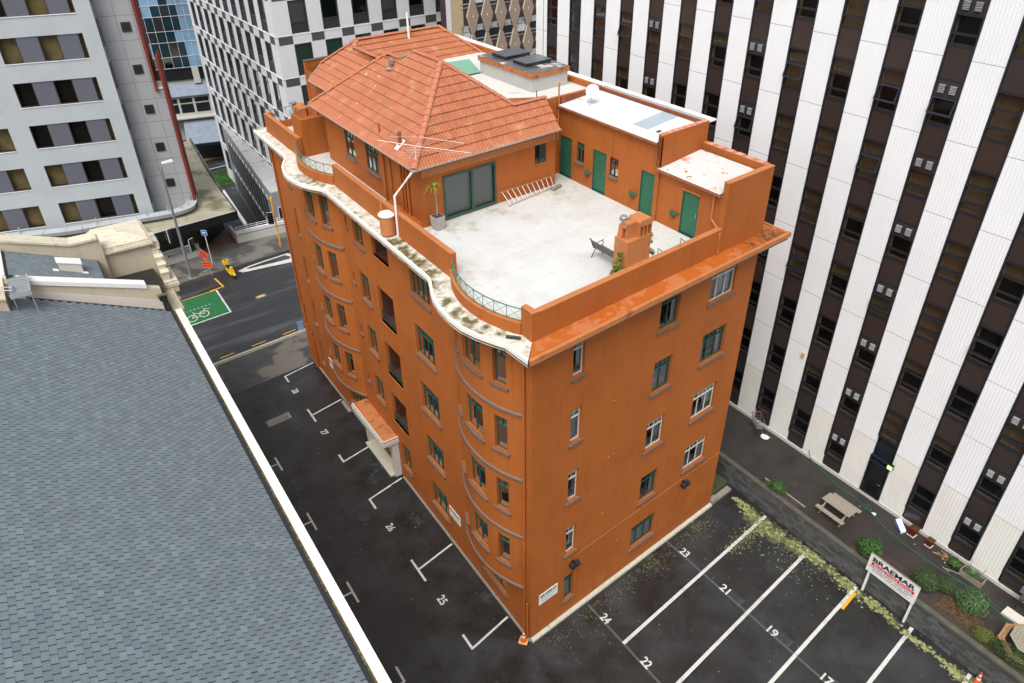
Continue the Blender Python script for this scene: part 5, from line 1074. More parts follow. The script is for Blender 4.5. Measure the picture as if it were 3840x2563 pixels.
m = MB(); c = W(18.98, -6.95, 1.41); m.add([c+Vector(p) for p in ((0, 0, 0), (.25, .05, .0), (.1, .28, .01), (.12, .1, .1))], [(0, 1, 3), (1, 2, 3), (2, 0, 3), (0, 2, 1)]); o = m.build('paper_scrap', 'paper_white'); tag(o, 'crumpled grey scrap of paper near the picnic table', 'litter')
m = MB(); mbx(m, lambda v, z, d: W(18.4, v, z)-PERP*d, -17.2, -13.75, 1.41, 1.52, 0, .56); o = m.build('pale_slab', 'mattress'); tag(o, 'long pale slab lying on the yard by the octagonal table', 'slab')
t = thing('grey_stand', 'dark stand with a grey board and white sheet against the tower foot', 'stand', W(19.6, -14.3, 1.4)); Q = lambda v, z, d=0: W(19.25, v, z)-PERP*d
m = MB()
for v in (-14.9, -14.05):
    for d in (0, .5): m.tube([Q(v, 1.4, d), Q(v, 2.1, d)], .02, 6)
m.build('stand_leg', 'black_iron', t, kind='stuff'); m = MB(); mbx(m, Q, -14.95, -14.0, 2.1, 2.14, -.03, .53); m.build('shelf', 'grey_dark', t); m = MB(); mbx(m, Q, -14.3, -13.85, 2.15, 2.55, .30, .34); m.build('grey_panel', 'pod_grey', t); m = MB(); mbx(m, Q, -14.9, -14.45, 2.15, 2.17, .05, .3); m.build('paper_sheet', 'paper_white', t)
# shopping trolley
t = thing('shopping_trolley', 'tipped empty wire shopping trolley against the tower foot', 'shopping trolley'); m = MB()
lo = [(-.42, -.2, .42), (.36, -.26, .42), (.36, .26, .42), (-.42, .2, .42)]; hi = [(-.5, -.24, .80), (.48, -.3, .95), (.48, .3, .95), (-.5, .24, .80)]
for i in range(4):
    j = (i+1) % 4; m.tube([lo[i], lo[j]], .010, 5); m.tube([hi[i], hi[j]], .014, 5); m.tube([lo[i], hi[i]], .010, 5)
    for k in range(1, 9):
        f = k/9; a = Vector(lo[i]).lerp(Vector(lo[j]), f); b_ = Vector(hi[i]).lerp(Vector(hi[j]), f); m.tube([a, b_], .004, 4)
    for f in (.33, .66): m.tube([Vector(lo[i]).lerp(Vector(hi[i]), f), Vector(lo[j]).lerp(Vector(hi[j]), f)], .004, 4)
for k in range(1, 9): m.tube([Vector(lo[0]).lerp(Vector(lo[1]), k/9), Vector(lo[3]).lerp(Vector(lo[2]), k/9)], .004, 4)
m.build('basket', 'chrome', t); m = MB()
for s_ in (-1, 1): m.tube([(.5, s_*.3, .95), (.36, s_*.22, .45), (.42, s_*.24, .12), (-.45, s_*.18, .12)], .014, 5)
m.build('chassis', 'chrome', t); m = MB(); m.tube([(.52, -.3, .98), (.52, .3, .98)], .022, 6); m.build('handle', 'red_paint', t)
for (x, y) in ((-.42, -.18), (-.42, .18), (.40, -.24), (.40, .24)): m = MB(); m.tube([(x, y-.02, .06), (x, y+.02, .06)], .06, 10); m.build('castor', 'black_plastic', t)
put(t, W(19.35, 1.35, 1.41), TH-.55)
m = MB(); r = random.Random(2); g_ = [[W(18.95+.09*i, .35+.10*j, 1.42+.05*r.random()) for i in range(6)] for j in range(6)]
for i in range(5):
    for j in range(5):
        if (i, j) not in ((0, 0), (4, 4), (0, 4)): m.quad(g_[j][i], g_[j][i+1], g_[j+1][i+1], g_[j+1][i])
o = m.build('rag', 'paper_white', smooth=True); tag(o, 'crumpled white rag on the paving by the trolley', 'rag')
hp = [(19.88, -2.0, 1.9), (19.82, -2.35, 1.43), (19.6, -3.0, 1.42), (19.45, -3.7, 1.42), (19.25, -4.7, 1.42), (19.3, -5.4, 1.42), (19.2, -6.0, 1.42), (19.05, -6.3, 1.42), (19.2, -6.6, 1.42), (19.35, -6.4, 1.43), (19.2, -6.2, 1.44), (19.0, -6.7, 1.42), (18.7, -7.6, 1.42), (18.55, -8.6, 1.42), (18.48, -9.7, 1.42), (18.5, -10.8, 1.42), (18.62, -11.8, 1.42), (18.6, -12.6, 1.42), (18.45, -13.3, 1.42), (18.25, -14.4, 1.42)]
def smoothp(P, n=5):
    out_ = []
    for i in range(len(P)-1):
        p0, p1, p2, p3 = P[max(0, i-1)], P[i], P[i+1], P[min(len(P)-1, i+2)]
        for k in range(n): f = k/n; out_.append(tuple(.5*((2*b)+(-a+c)*f+(2*a-5*b+4*c-d)*f*f+(-a+3*b-3*c+d)*f**3) for a, b, c, d in zip(p0, p1, p2, p3)))
    return out_+[P[-1]]
m = MB(); m.tube([W(*p) for p in smoothp(hp)], .02, 5); o = m.build('garden_hose', 'hose_green'); tag(o, 'thin green garden hose looping along the whole yard', 'hose')
m = MB(); m.tube([W(*p, 1.425) for p in smoothp([(17.3, -11.2), (17.9, -11.0), (18.4, -11.4), (18.6, -12.2), (18.62, -13.2), (18.7, -14.0), (18.9, -14.9)])], .012, 5); o = m.build('garden_hose', 'hose_green'); tag(o, 'shorter green hose running out of the dusky shrub', 'hose')
# cones
def cone(label, loc, basem, lean=0):
    t = thing('traffic_cone', label, 'traffic cone', group='traffic cones'); m = MB(); m.box(XYZ, -.21, .21, -.21, .21, 0, .035); m.build('base', basem, t); prof = [(.155, .035), (.12, .22), (.10, .33), (.082, .43), (.060, .56), (.045, .66), (.028, .78), (.02, .80)]
    for i, (a, b_) in enumerate(zip(prof[:-1], prof[1:])): 
        if i in (6,): continue
        m = MB(); m.lathe((0, 0, 0), [a, b_] if i < 5 else [a, b_, prof[7]], 16); m.build('cone_band' if i in (2, 4) else 'cone_body', 'cone_white' if i in (2, 4) else 'cone_orange', t, smooth=False)
    return put(t, loc, lean)
cone('orange cone on a yellowed base at the orange building corner', W(-.30, .22, .004), 'cone_base', .6); cone('orange cone on a green base by the far end of the block wall', W(15.3, -14.45, .004), 'cone_base_green', .2)
# ================================================================ terrace things
def bench(label, loc, rz):
    t = thing('park_bench', label, 'bench', group='slatted benches on the terrace')
    for k in range(4): m = MB(); m.box(XYZ, -.74, .74, -.20+.105*k, -.20+.105*k+.09, .42, .445); m.build('seat_slat', 'wood_bench', t)
    for k in range(3): m = MB(); z = .50+.115*k; y = .24+.05*k; m.hexa([Vector(p) for p in ((-.74, y, z), (.74, y, z), (.74, y+.025, z), (-.74, y+.025, z), (-.74, y+.035, z+.1), (.74, y+.035, z+.1), (.74, y+.06, z+.1), (-.74, y+.06, z+.1))]); m.build('back_slat', 'wood_bench', t)
    for x in (-.70, .70):
        m = MB(); m.tube([(x, -.28, .0), (x, -.20, .22), (x, -.05, .34), (x, .12, .34), (x, .22, .2), (x, .34, 0)], .02, 6); m.tube([(x, -.22, .41), (x, .22, .40), (x, .30, .55), (x, .40, .86), (x, .44, .90), (x, .48, .87)], .019, 6); m.tube([(x, -.24, .40), (x, -.27, .56), (x, -.20, .64), (x, -.05, .62), (x, .1, .60), (x, .32, .62)], .017, 6); m.tube([(x, -.1, .42), (x, .02, .52), (x, .12, .44)], .010, 5); m.tube([(x, -.30, .62), (x, -.26, .68), (x, -.20, .64)], .014, 5)
        m.build('cast_iron_end', 'green_frame' if 'parapet' in label else 'black_iron', t)
    return put(t, loc, rz)
bench('slatted bench with black iron ends seen from behind, left of the chimney', W(5.98, 2.42, 17.05), TH); bench('slatted bench with green iron ends tucked along the end parapet', W(8.25, .78, 17.05), pi)
def terrace_shrub(label, c, seed, clumps, leaf):
    c = Vector(c); t = thing('potted_shrub', label, 'shrub', c); m = MB(); s_ = MB(); r = random.Random(seed)
    for (dx, dy, dz, rr, n) in clumps:
        p = c+Vector((dx, dy, dz)); leaf_cloud(m, p, rr*1.25, rr*1.25, rr*1.05, int(n*1.7), .04, r.randint(0, 999), fill=.3); s_.tube([c, c+Vector((dx*.4, dy*.4, dz*.6)), p], .018, 5, r2=.006)
    m.build('foliage', leaf, t); s_.build('stems', 'trunk', t)
terrace_shrub('leafy yellow green shrub against the left side of the chimney', W(4.66, .55, 17.05), 1, [(-.35, .1, .25, .22, 300), (-.1, .05, .45, .22, 300), (.0, .1, .7, .18, 240), (.05, -.1, .9, .17, 220), (-.05, 0, 1.1, .16, 200), (.08, 0, 1.35, .12, 120), (.08, 0, 1.55, .07, 60), (.1, -.15, .5, .2, 220)], 'leaf_bright')
terrace_shrub('sparse spindly shrub between the chimney and the parapet bench', W(6.55, .65, 17.05), 2, [(-.15, .15, .35, .2, 200), (-.15, .3, .7, .16, 110), (.12, .1, .95, .13, 90), (.28, .3, 1.25, .13, 90), (.3, .3, 1.5, .11, 80), (.0, .4, .95, .1, 50), (.25, .05, .4, .14, 80), (.45, .2, .7, .08, 30)], 'leaf_bright')
# square concrete pot with palm
t = thing('square_planter', 'tall square concrete pot at the penthouse corner', 'planter', W(1.78, 9.72, 17.05)); P0 = W(1.78, 9.72, 17.05)
def sq2(s_, z, P0=P0): return [P0+Vector((1, 0, 0))*a*s_+Vector((0, 1, 0))*b*s_+Vector((0, 0, z)) for a, b in ((-1, -1), (1, -1), (1, 1), (-1, 1))]
m = MB(); m.hexa(sq2(.20, 0)+sq2(.25, .62)); m.build('pot_body', 'pot_concrete', t); m = MB(); m.hexa(sq2(.21, .621)+sq2(.21, .63)); m.build('soil', 'soil', t)
t = thing('dragon_palm', 'thin stemmed palm with a rosette of yellow green leaves', 'palm', P0+Vector((0, 0, .63))); m = MB(); c = P0+Vector((-.05, .0, 1.98)); m.tube([P0+Vector((0, 0, .6)), P0+Vector((.03, .02, 1.2)), c], .035, 7, r2=.028); m.build('trunk', 'mortar', t); spiky(t, c, 34, .62, 'palm_leaf', 8, w=.028, droop=.95, up=.95)
# water tank
P0 = W(-.24, 10.85, 17.0); t = thing('water_tank', 'ribbed orange drum with white lid standing on the cornice', 'drum', P0); m = MB(); pr_ = []
for k in range(30): z = .03+.84*k/29; pr_.append((.34+.012*(k % 2), z))
m.lathe(P0, [(.33, 0)]+pr_+[(.33, .90)], 28); m.build('drum_body', 'tank_orange', t); m = MB(); m.lathe(P0, [(.375, .88), (.385, .90), (.385, .95), (.34, .99), (.2, 1.0), (.0, 1.0)], 28); m.build('lid', 'white_paint', t, smooth=False); m = MB(); m.tube([P0+Vector((-.1, .3, .9)), P0+Vector((.0, .45, 1.3)), P0+Vector((.25, .9, 1.28))], .02, 6); m.build('overflow_hose', 'tank_orange', t)
# ladder lying against the penthouse wall
t = thing('stepladder', 'long white stepladder lying on its side against the penthouse wall', 'ladder', W(5.7, 9.9, 17.05)); a0, a1 = W(5.75, 9.55, 17.08), W(9.05, 9.9, 17.08); b0, b1 = W(5.55, 10.02, 17.62), W(9.0, 10.1, 17.56)
for p, q in ((a0, a1), (b0, b1)): m = MB(); d = (q-p).normalized(); n_ = Vector((-d.y, d.x, 0))*.02; u_ = Vector((0, 0, .05)); m.hexa([p-n_, q-n_, q+n_, p+n_, p-n_+u_, q-n_+u_, q+n_+u_, p+n_+u_]); m.build('rail', 'aluminium' if p is a0 else 'wood_tan', t)
for k in range(11): f = .04+.092*k; m = MB(); m.tube([a0.lerp(a1, f)+Vector((0, 0, .03)), b0.lerp(b1, f)+Vector((0, 0, .02))], .016, 5); m.tube([a0.lerp(a1, f)+Vector((0, 0, .2))*.6, a0.lerp(a1, f+.05)+Vector((0, 0, .03))], .010, 4); m.build('rung', 'white_paint', t)
m = MB(); m.box(XYZ, 0, 0, 0, 0, 0, 0); m = MB(); c = W(9.05, 9.62, 17.06); m.hexa([c+Vector(p) for p in ((-.4, -.1, 0), (.3, .1, 0), (.25, .3, 0), (-.4, .12, 0), (-.4, -.1, .1), (.3, .1, .1), (.25, .3, .1), (-.4, .12, .1))]); o = m.build('timber_offcuts', 'concrete'); tag(o, 'mossy offcuts on the deck at the end of the stepladder', 'offcuts')
# satellite dish
P0 = W(11.5, 10.05, 20.72); t = thing('satellite_dish', 'round white satellite dish standing on the shed roof', 'satellite dish', P0); m = MB(); m.tube([P0, P0+Vector((0, 0, .5))], .025, 6); m.tube([P0+Vector((.35, .1, 0)), P0+Vector((-.3, -.1, 0))], .018, 5); m.tube([P0+Vector((0, .3, 0)), P0+Vector((0, -.3, 0))], .018, 5); m.tube([P0+Vector((0, .6, 0.02)), P0+Vector((.1, 1.3, 0.02))], .012, 5); m.build('stand', 'lead_grey', t)
c = P0+Vector((-.03, -.05, .62)); ax = Vector((-.78, -.48, .42)).normalized(); a = ax.cross(Vector((0, 0, 1))).normalized(); b_ = ax.cross(a); m = MB(); vs = [c-ax*.07]; n = 28
for (rr, dd_) in ((.12, -.062), (.24, -.035), (.33, 0), (.335, .01)):
    for k in range(n): vs.append(c+(a*cos(2*pi*k/n)+b_*sin(2*pi*k/n))*rr+ax*dd_)
m.add(vs, [(0, 1+(k+1) % n, 1+k) for k in range(n)]+[(1+i*n+k, 1+i*n+(k+1) % n, 1+(i+1)*n+(k+1) % n, 1+(i+1)*n+k) for i in range(3) for k in range(n)]); m.build('reflector', 'pvc_white', t, smooth=True); m = MB(); m.tube([c-Vector((0, 0, .32)), c+ax*.34-Vector((0, 0, .26))], .012, 5); m.tube([c+ax*.30-Vector((0, 0, .27)), c+ax*.38-Vector((0, 0, .2))], .03, 6); m.build('feed_arm', 'lead_grey', t)
# drain and mats on the ground
t = thing('drain', 'rectangular drain with a slotted grate in the lane', 'drain', W(-4.5, 23.3, 0)); m = MB(); m.prism(rect(-5.32, -3.7, 22.98, 23.66), .0, .010); m.build('surround', 'concrete', t); m = MB(); m.prism(rect(-4.76, -3.88, 23.10, 23.50), .011, .013); m.build('pit', 'ink', t); m = MB()
for k in range(12): m.prism(rect(-4.74+.072*k, -4.71+.072*k, 23.12, 23.48), .014, .022)
m.build('grate', 'steel', t, kind='stuff'); m = MB(); m.prism(rect(-1.0, -.12, 12.35, 13.2), .003, .014); o = m.build('doormat', 'ink'); tag(o, 'black mat on the asphalt beside the porch step', 'mat')
m = MB(); m.prism(rect(-.35, -.05, 20.9, 22.3), .0, .05); o = m.build('stone_block', 'concrete'); tag(o, 'low mossy concrete block at the foot of the far bow', 'block')
# ================================================================ church on the left
CHU = thing('church', 'cream rendered church with grey shingle roof and stepped street front', 'church', S(8, 12, 0))
SL = .467; rz = lambda s: 10.09+(s-8.33)*SL
m = MB(); m.quad(S(-12, 8.7, rz(8.7)-.03), S(22.35, 8.7, rz(8.7)-.03), S(22.35, 19, rz(19)-.03), S(-12, 19, rz(19)-.03))
rf = m.build('roof', 'slate_under', CHU, S(8, 12, 11)); m = MB(); m.quad(S(-12, 19, rz(19)+.02), S(22.35, 19, rz(19)+.02), S(22.35, 29.5, rz(8.7)), S(-12, 29.5, rz(8.7))); m.build('far_slope', 'shingle_b', CHU, S(8, 24, 13)); m = MB(); m.tube([S(-12, 19, rz(19)+.0), S(22.3, 19, rz(19)+.0)], .1, 6); m.build('ridge_cap', 'shingle_c', CHU, S(8, 19, 15))
m = MB(); m.quad(S(-12, 29.5, 0), S(-12, 8.35, 0), S(-12, 8.35, 10), S(-12, 29.5, 10)); m.quad(S(-12, 8.35, 10), S(-12, 19, rz(19)), S(-12, 29.5, 10), S(-12, 19, 9)) ; m.quad(S(-12, 29.5, 0), S(22, 29.5, 0), S(22, 29.5, 10), S(-12, 29.5, 10)); m.box(lambda a, b, c: S(a, b, c), -12, 22.3, 8.38, 8.62, 0, 9.95); m.build('wall', 'cream', CHU)
TABV, TABS = .3333, .1785; mats5 = ['shingle_a', 'shingle_b', 'shingle_c', 'shingle_d', 'shingle_e']; rc = random.Random(17); sh_ind = []; rest = MB()
smesh = []
for i in range(5):
    m = MB(); f = lambda v, s, h: DL*v+PERP*s+Vector((0, 0, s*SL+h)); m.hexa([f(.018, 0, 0), f(TABV-.018, 0, 0), f(TABV-.018, TABS+.0, -.004), f(.018, TABS, -.004), f(.018, 0, .014), f(TABV-.018, 0, .014), f(TABV-.018, TABS, .006), f(.018, TABS, .006)]); smesh.append(m.mesh('shingle', mats5[i], O3))
nrow = int((19-8.88)/TABS)
for r in range(nrow):
    s0 = 8.88+r*TABS
    for k in range(-26, 67):
        v0 = k*TABV+(TABV/2 if r % 2 else 0)+rc.uniform(-.004, .004)
        if v0+TABV > 22.3: continue
        P0 = S(v0, s0, rz(s0)-.02); c = 4 if rc.random() < .03 else rc.randint(0, 3); sh_ind.append(((P0-CAM).length, P0, c, v0))
sh_ind.sort(key=lambda a: (a[3] < -4.2, a[0]))
for i, (d, P0, c, v0) in enumerate(sh_ind):
    if i < 300: inst('shingle', smesh[c], rf, P0)
    else:
        f = lambda v, s, h: P0+DL*v+PERP*s+Vector((0, 0, s*SL+h)); n0 = len(rest.v); rest.hexa([f(.018, 0, 0), f(TABV-.018, 0, 0), f(TABV-.018, TABS, -.004), f(.018, TABS, -.004), f(.018, 0, .014), f(TABV-.018, 0, .014), f(TABV-.018, TABS, .006), f(.018, TABS, .006)], c)
rest.build('shingle', mats5, rf, kind='stuff')
Sx = lambda a, b, c: S(a, b, c)
m = MB(); m.box(Sx, -12, 22.3, 8.26, 8.60, 9.94, 10.20); gp = m.build('gutter_parapet', 'gutter_white', CHU, S(8, 8.4, 10.1))
m = MB(); m.box(Sx, -12, 22.3, 8.601, 8.88, 9.96, 10.10); m.build('valley_gutter', 'gutter_moss', gp)
m = MB(); r = random.Random(4)
for k in range(900): v = -5+27*r.random(); blob(m, 0, 0, 0, 0) if False else None
for k in range(700):
    v = -5+27.0*r.random(); s_ = 8.72+r.gauss(0, .07) if r.random() < .7 else 8.9+abs(r.gauss(0, .05)); p = S(v, s_, 10.11+max(0, (s_-8.8))*SL); q = .02+.045*r.random(); n = 6; m.add([p+Vector((0, 0, .03))]+[p+Vector((cos(2*pi*i/n)*q*r.uniform(.7, 1.2), sin(2*pi*i/n)*q, .0)) for i in range(n)], [(0, i+1, (i+1) % n+1) for i in range(n)])
m.build('gutter_moss', 'gutter_moss', gp, kind='stuff')
# first cross wall with white capping
zt = lambda s: 12.15+(s-9.6)*.365
m = MB(); 
def slab(m, v0, v1, s0, s1, lo0, lo1, hi0, hi1): m.hexa([S(v0, s0, lo0), S(v1, s0, lo0), S(v1, s1, lo1), S(v0, s1, lo1), S(v0, s0, hi0), S(v1, s0, hi0), S(v1, s1, hi1), S(v0, s1, hi1)])
slab(m, 22.3, 22.75, 8.98, 19, rz(8.98)-.4, rz(19)-.4, zt(9.6)-.22 if False else zt(8.98)-.25, zt(19)-.22); m.build('cross_wall', 'cream', CHU, S(22.5, 12, 12))
m = MB(); slab(m, 22.27, 22.3, 8.98, 19, rz(8.98)-.05, rz(19)-.05, rz(8.98)+.55, rz(19)+.16); m.build('flashing', 'cream_smooth', CHU, S(22.3, 12, 12))
m = MB(); slab(m, 22.22, 22.85, 9.6, 15.0, zt(9.6)-.23, zt(15)-.23, zt(9.6), zt(15)); m.build('white_capping', 'white_paint', CHU, S(22.5, 12, 13))
# strip of roof between the cross walls
r2 = lambda s: 12.45+(s-11.3)*.43
m = MB(); m.quad(S(22.8, 11.3, r2(11.3)-.02), S(26.2, 11.3, r2(11.3)-.02), S(26.2, 15.4, r2(15.4)-.02), S(22.8, 15.4, r2(15.4)-.02)); r2o = m.build('roof', 'slate_under', CHU, S(24, 13, 12)); m = MB()
for r in range(22):
    for k in range(9):
        s0 = 11.35+r*TABS; v0 = 22.85+k*.38+(.19 if r % 2 else 0); P0 = S(v0, s0, r2(s0)-.01)
        f = lambda v, s, h: P0+DL*v+PERP*s+Vector((0, 0, s*.47+h)); w = .38
        c = rc.randint(0, 3); t = MB(); t.hexa([f(.012, 0, 0), f(w-.012, 0, 0), f(w-.012, TABS, -.004), f(.012, TABS, -.004), f(.012, 0, .014), f(w-.012, 0, .014), f(w-.012, TABS, .006), f(.012, TABS, .006)]); t.build('shingle', mats5[c], r2o, P0)
m = MB(); slab(m, 22.8, 26.2, 15.4, 15.75, 12.5, 12.6, r2(15.4)+.1, r2(15.75)+.1); m.build('white_capping', 'white_paint', CHU, S(24, 15.5, 13))
m = MB(); m.quad(S(22.8, 8.7, 11.0), S(26.9, 8.7, 11.0), S(26.9, 11.32, 11.0), S(22.8, 11.32, 11.0)); m.quad(S(22.8, 11.32, 10.5), S(26.9, 11.32, 10.5), S(26.9, 11.32, 11.8), S(22.8, 11.32, 11.8)); m.build('flat_roof', 'bitumen', CHU, S(25, 10, 11))
# street gable parapet
pz = lambda s: 13.75+(s-12.36)*.36
m = MB(); slab(m, 26.2, 27.0, 12.36, 19, 10, 12, pz(12.36)-.12, pz(19)-.12); slab(m, 26.2, 27.0, 10.9, 12.36, 10, 10, 13.62, pz(12.36)-.12); m.build('gable_parapet', 'cream', CHU, S(26.5, 14, 13)); m = MB(); slab(m, 26.1, 27.1, 12.36, 19, pz(12.36)-.119, pz(19)-.119, pz(12.36), pz(19)); slab(m, 26.1, 27.1, 11.0, 12.36, 13.63, pz(12.36)-.119, 13.75, pz(12.36)); m.build('coping', 'cream_top', CHU, S(26.5, 14, 13.7))
# corner block with shallow pyramid cap
m = MB(); m.box(Sx, 26.55, 29.9, 8.5, 11.15, 8, 12.55); m.build('corner_block', 'cream', CHU, S(28, 9.8, 12)); m = MB(); m.box(Sx, 26.35, 30.0, 8.3, 11.3, 12.551, 12.68); m.box(Sx, 26.45, 29.9, 8.4, 11.2, 12.681, 12.76)
m.build('block_cornice', 'cream_top', CHU, S(28, 9.8, 12.6)); m = MB(); a = [S(26.52, 8.47, 12.761), S(29.8, 8.47, 12.761), S(29.8, 11.12, 12.761), S(26.52, 11.12, 12.761)]; up8 = [p+Vector((0, 0, .12)) for p in a]; ap = S(28.2, 9.8, 13.12); m.add(a+up8+[ap], [(0, 1, 5, 4), (1, 2, 6, 5), (2, 3, 7, 6), (3, 0, 4, 7), (4, 5, 8), (5, 6, 8), (6, 7, 8), (7, 4, 8)]); m.build('block_cap', 'cream_top', CHU, S(28, 9.8, 12.9))
# stepped side scroll and outer wall
m = MB(); m.box(Sx, 22.35, 31.0, 8.12, 8.68, 0, 10.15); m.box(Sx, 24.6, 31, 7.9, 8.68, 0, 9.6); m.build('side_wall', 'cream', CHU, S(26, 8.4, 5))
for i, (v0, v1, z1) in enumerate(((27.05, 27.6, 12.35), (26.55, 27.05, 12.1), (26.05, 26.55, 11.75), (25.6, 26.05, 11.45), (25.15, 25.6, 11.15))): m = MB(); m.box(Sx, v0, v1, 8.1+.0*i, 8.49, 10.15, z1); m.box(Sx, v0-.04, v1+.02, 8.02, 8.495, z1, z1+.07); m.build('scroll_step', 'cream_top', CHU, S(v0, 8.3, z1))
for (v0, v1, s0, z0, z1) in ((28.9, 30.9, 7.75, 11.2, 11.4), (27.0, 28.9, 7.8, 10.75, 10.95), (25.0, 27.0, 7.75, 10.5, 10.66), (24.95, 25.4, 7.7, 10.3, 10.5)): m = MB(); m.box(Sx, v0, v1, s0, 8.5, z0, z1); m.box(Sx, v0+.05, v1-.05, s0+.1, 8.45, z0-.4, z0); m.build('cornice', 'cream_top', CHU, S(v0, 8, z0))
m = MB(); m.box(Sx, 24.6, 25.1, 7.84, 7.9, 8.6, 9.2); m.build('bracket_block', 'cream_top', CHU)
m = MB(); m.hexa([S(22.15, 8.82, 11.0), S(22.29, 8.82, 11.0), S(22.29, 9.18, 11.0), S(22.15, 9.18, 11.0), S(22.05, 8.78, 11.35), S(22.29, 8.78, 11.35), S(22.29, 9.24, 11.35), S(22.05, 9.24, 11.35)]); m.tube([S(22.2, 9.0, 11.0), S(22.2, 9.0, 10.45)], .09, 8); m.tube([S(22.2, 8.98, 10.8), S(22.2, 8.98, 10.72)], .12, 8); rh = m.build('rainwater_head', 'black_iron', CHU, S(22.2, 9, 11)); m = MB(); m.box(Sx, 22.04, 22.29, 8.77, 9.25, 11.351, 11.38); m.build('rusted_rim', 'leaf_dry', rh)
# roof vent box
m = MB(); slab(m, 24.15, 24.75, 12.15, 13.15, r2(12.15), r2(13.15), r2(12.15)+.52, r2(13.15)+.45); vb = m.build('vent_box', 'cream_smooth', CHU, S(24.4, 12.6, 13)); m = MB(); slab(m, 24.1, 24.85, 12.1, 13.2, r2(12.1)+.521, r2(13.2)+.452, r2(12.1)+.57, r2(13.2)+.50); m.build('vent_lid', 'white_paint', vb)
for s in (11.95, 13.2): m = MB(); slab(m, 24.0, 24.25, s, s+.25, r2(s)+.02, r2(s+.25)+.02, r2(s)+.05, r2(s+.25)+.05); m.build('vent_foot', 'white_paint', vb)
# ridge walkway platform and ladder at the left edge
cg = thing('roof_platform', 'grey grated metal platform on the church roof', 'platform', S(21.6, 15, 14)); PZ = lambda v, s, z: S(v, s, z)
m = MB()
for k in range(7): m.box(PZ, 20.65+.29*k, 20.68+.29*k, 14.55, 15.35, 14.15, 14.2)
for k in range(9): m.box(PZ, 20.6, 22.6, 14.55+.1*k, 14.562+.1*k, 14.17, 14.19)
m.build('grating', 'steel', cg, kind='stuff'); m = MB(); m.box(PZ, 20.6, 22.6, 14.5, 14.54, 13.95, 14.2); m.box(PZ, 20.58, 20.62, 14.5, 15.4, 13.95, 14.2); m.box(PZ, 20.62, 22.6, 14.56, 15.34, 14.14, 14.149); m.build('platform_frame', 'lead_grey', cg)
for s in (14.55, 15.3): m = MB(); m.tube([S(20.65, s, rz(s)), S(20.65, s, 14.15)], .025, 6); m.build('leg', 'lead_grey', cg)
ld = thing('roof_ladder', 'aluminium ladder with blue ends resting on the platform', 'ladder', S(20.8, 15.5, 14.3)); a = S(20.75, 15.15, 14.3); b_ = S(20.75, 17.5, 15.0); c = DL*.38
for o_ in (c*0, c): m = MB(); m.tube([a+o_, b_+o_], .03, 6); r_ = m.build('rail', 'aluminium', ld); m = MB(); m.tube([a+o_-(b_-a)*.03, a+o_+(b_-a)*.02], .036, 6); m.build('end_cap', 'sign_blue', r_)
for k in range(8): m = MB(); q = a.lerp(b_, .05+.13*k); m.tube([q, q+c], .015, 5); m.build('rung', 'aluminium', ld)
m = MB(); slab(m, 20.4, 26.2, 15.6, 16.3, 12, 12, 14.1, 14.3); m.build('ridge_wall', 'cream', CHU, S(22, 16, 14)); m = MB(); slab(m, 20.3, 26.1, 15.55, 16.35, 14.101, 14.301, 14.2, 14.4); m.build('coping', 'cream_top', CHU, S(22, 16, 14.2)); m = MB(); slab(m, 22.0, 22.29, 14.9, 19, 12.5, 14.5, rz(14.9)+.35, rz(19)+.35); m.build('step_wall', 'cream_smooth', CHU, S(22.1, 16, 14))
# ================================================================ grey office tower
T0 = o2n(-33.40, 61.52); aG = rad(180-20.08); dG = Vector((cos(aG), sin(aG), 0)); nG = Vector((cos(aG-pi/2), sin(aG-pi/2), 0)); 
Gm = lambda t, z, d=0.0: T0+dG*t+nG*d+Vector((0, 0, z))
GT = thing('grey_office_tower', 'pale grey office tower with dark window bays and red fins', 'office building', T0)
BAYS = [[(0.02, .38, 1), (.38, 1.85, 0), (1.85, 3.22, 1), (3.22, 4.72, 0), (4.72, 6.05, 1)], [(7.55, 8.88, 1), (8.88, 10.4, 0), (10.4, 11.8, 1), (11.8, 13.2, 0), (13.2, 13.7, 1)], [(15.2, 16.5, 1), (16.5, 18, 0), (18, 19.4, 1), (19.4, 20.8, 0), (20.8, 21.3, 1)]]
RZ = [4.55+3.345*j for j in range(8)]; holes = [(b[0][0], b[-1][1], z, z+1.87) for b in BAYS for z in RZ]
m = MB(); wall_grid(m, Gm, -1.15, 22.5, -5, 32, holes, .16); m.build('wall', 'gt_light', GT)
m = MB(); m.quad(Gm(-1.15, -5, 0), Gm(-1.15, 32, 0), Gm(-1.15, 32, 1.5), Gm(-1.15, -5, 1.5)); m.quad(Gm(-1.15, -5, 1.6), Gm(-1.15, 32, 1.6), Gm(22.5, 32, 1.6), Gm(22.5, -5, 1.6)); m.quad(Gm(-3.9, -5, 3.9), Gm(-3.9, 32, 3.9), Gm(22.5, 32, 3.9), Gm(22.5, -5, 3.9)); m.quad(Gm(-4.58, -5, 3.9), Gm(-4.58, 14.8, 3.9), Gm(-3.9, 14.8, 3.9), Gm(-3.9, -5, 3.9)); m.quad(Gm(-4.6, 14.8, 1.5), Gm(-4.0, 14.8, 1.5), Gm(-4.0, 14.8, 3.9), Gm(-4.6, 14.8, 3.9)); m.quad(Gm(-4.0, 32, 0), Gm(22.5, 32, 0), Gm(22.5, 32, 3.9), Gm(-4, 32, 3.9)); m.build('core_wall', 'gt_side', GT); m = MB(); m.quad(Gm(-4.0, -5, 1.56), Gm(-1.1, -5, 1.56), Gm(-1.1, 32, 1.56), Gm(-4.0, 32, 1.56)); m.quad(Gm(-4.6, -5, 1.56), Gm(-4.0, -5, 1.56), Gm(-4.0, 14.8, 1.56), Gm(-4.6, 14.8, 1.56)); m.build('joint_backing', 'joint', GT)
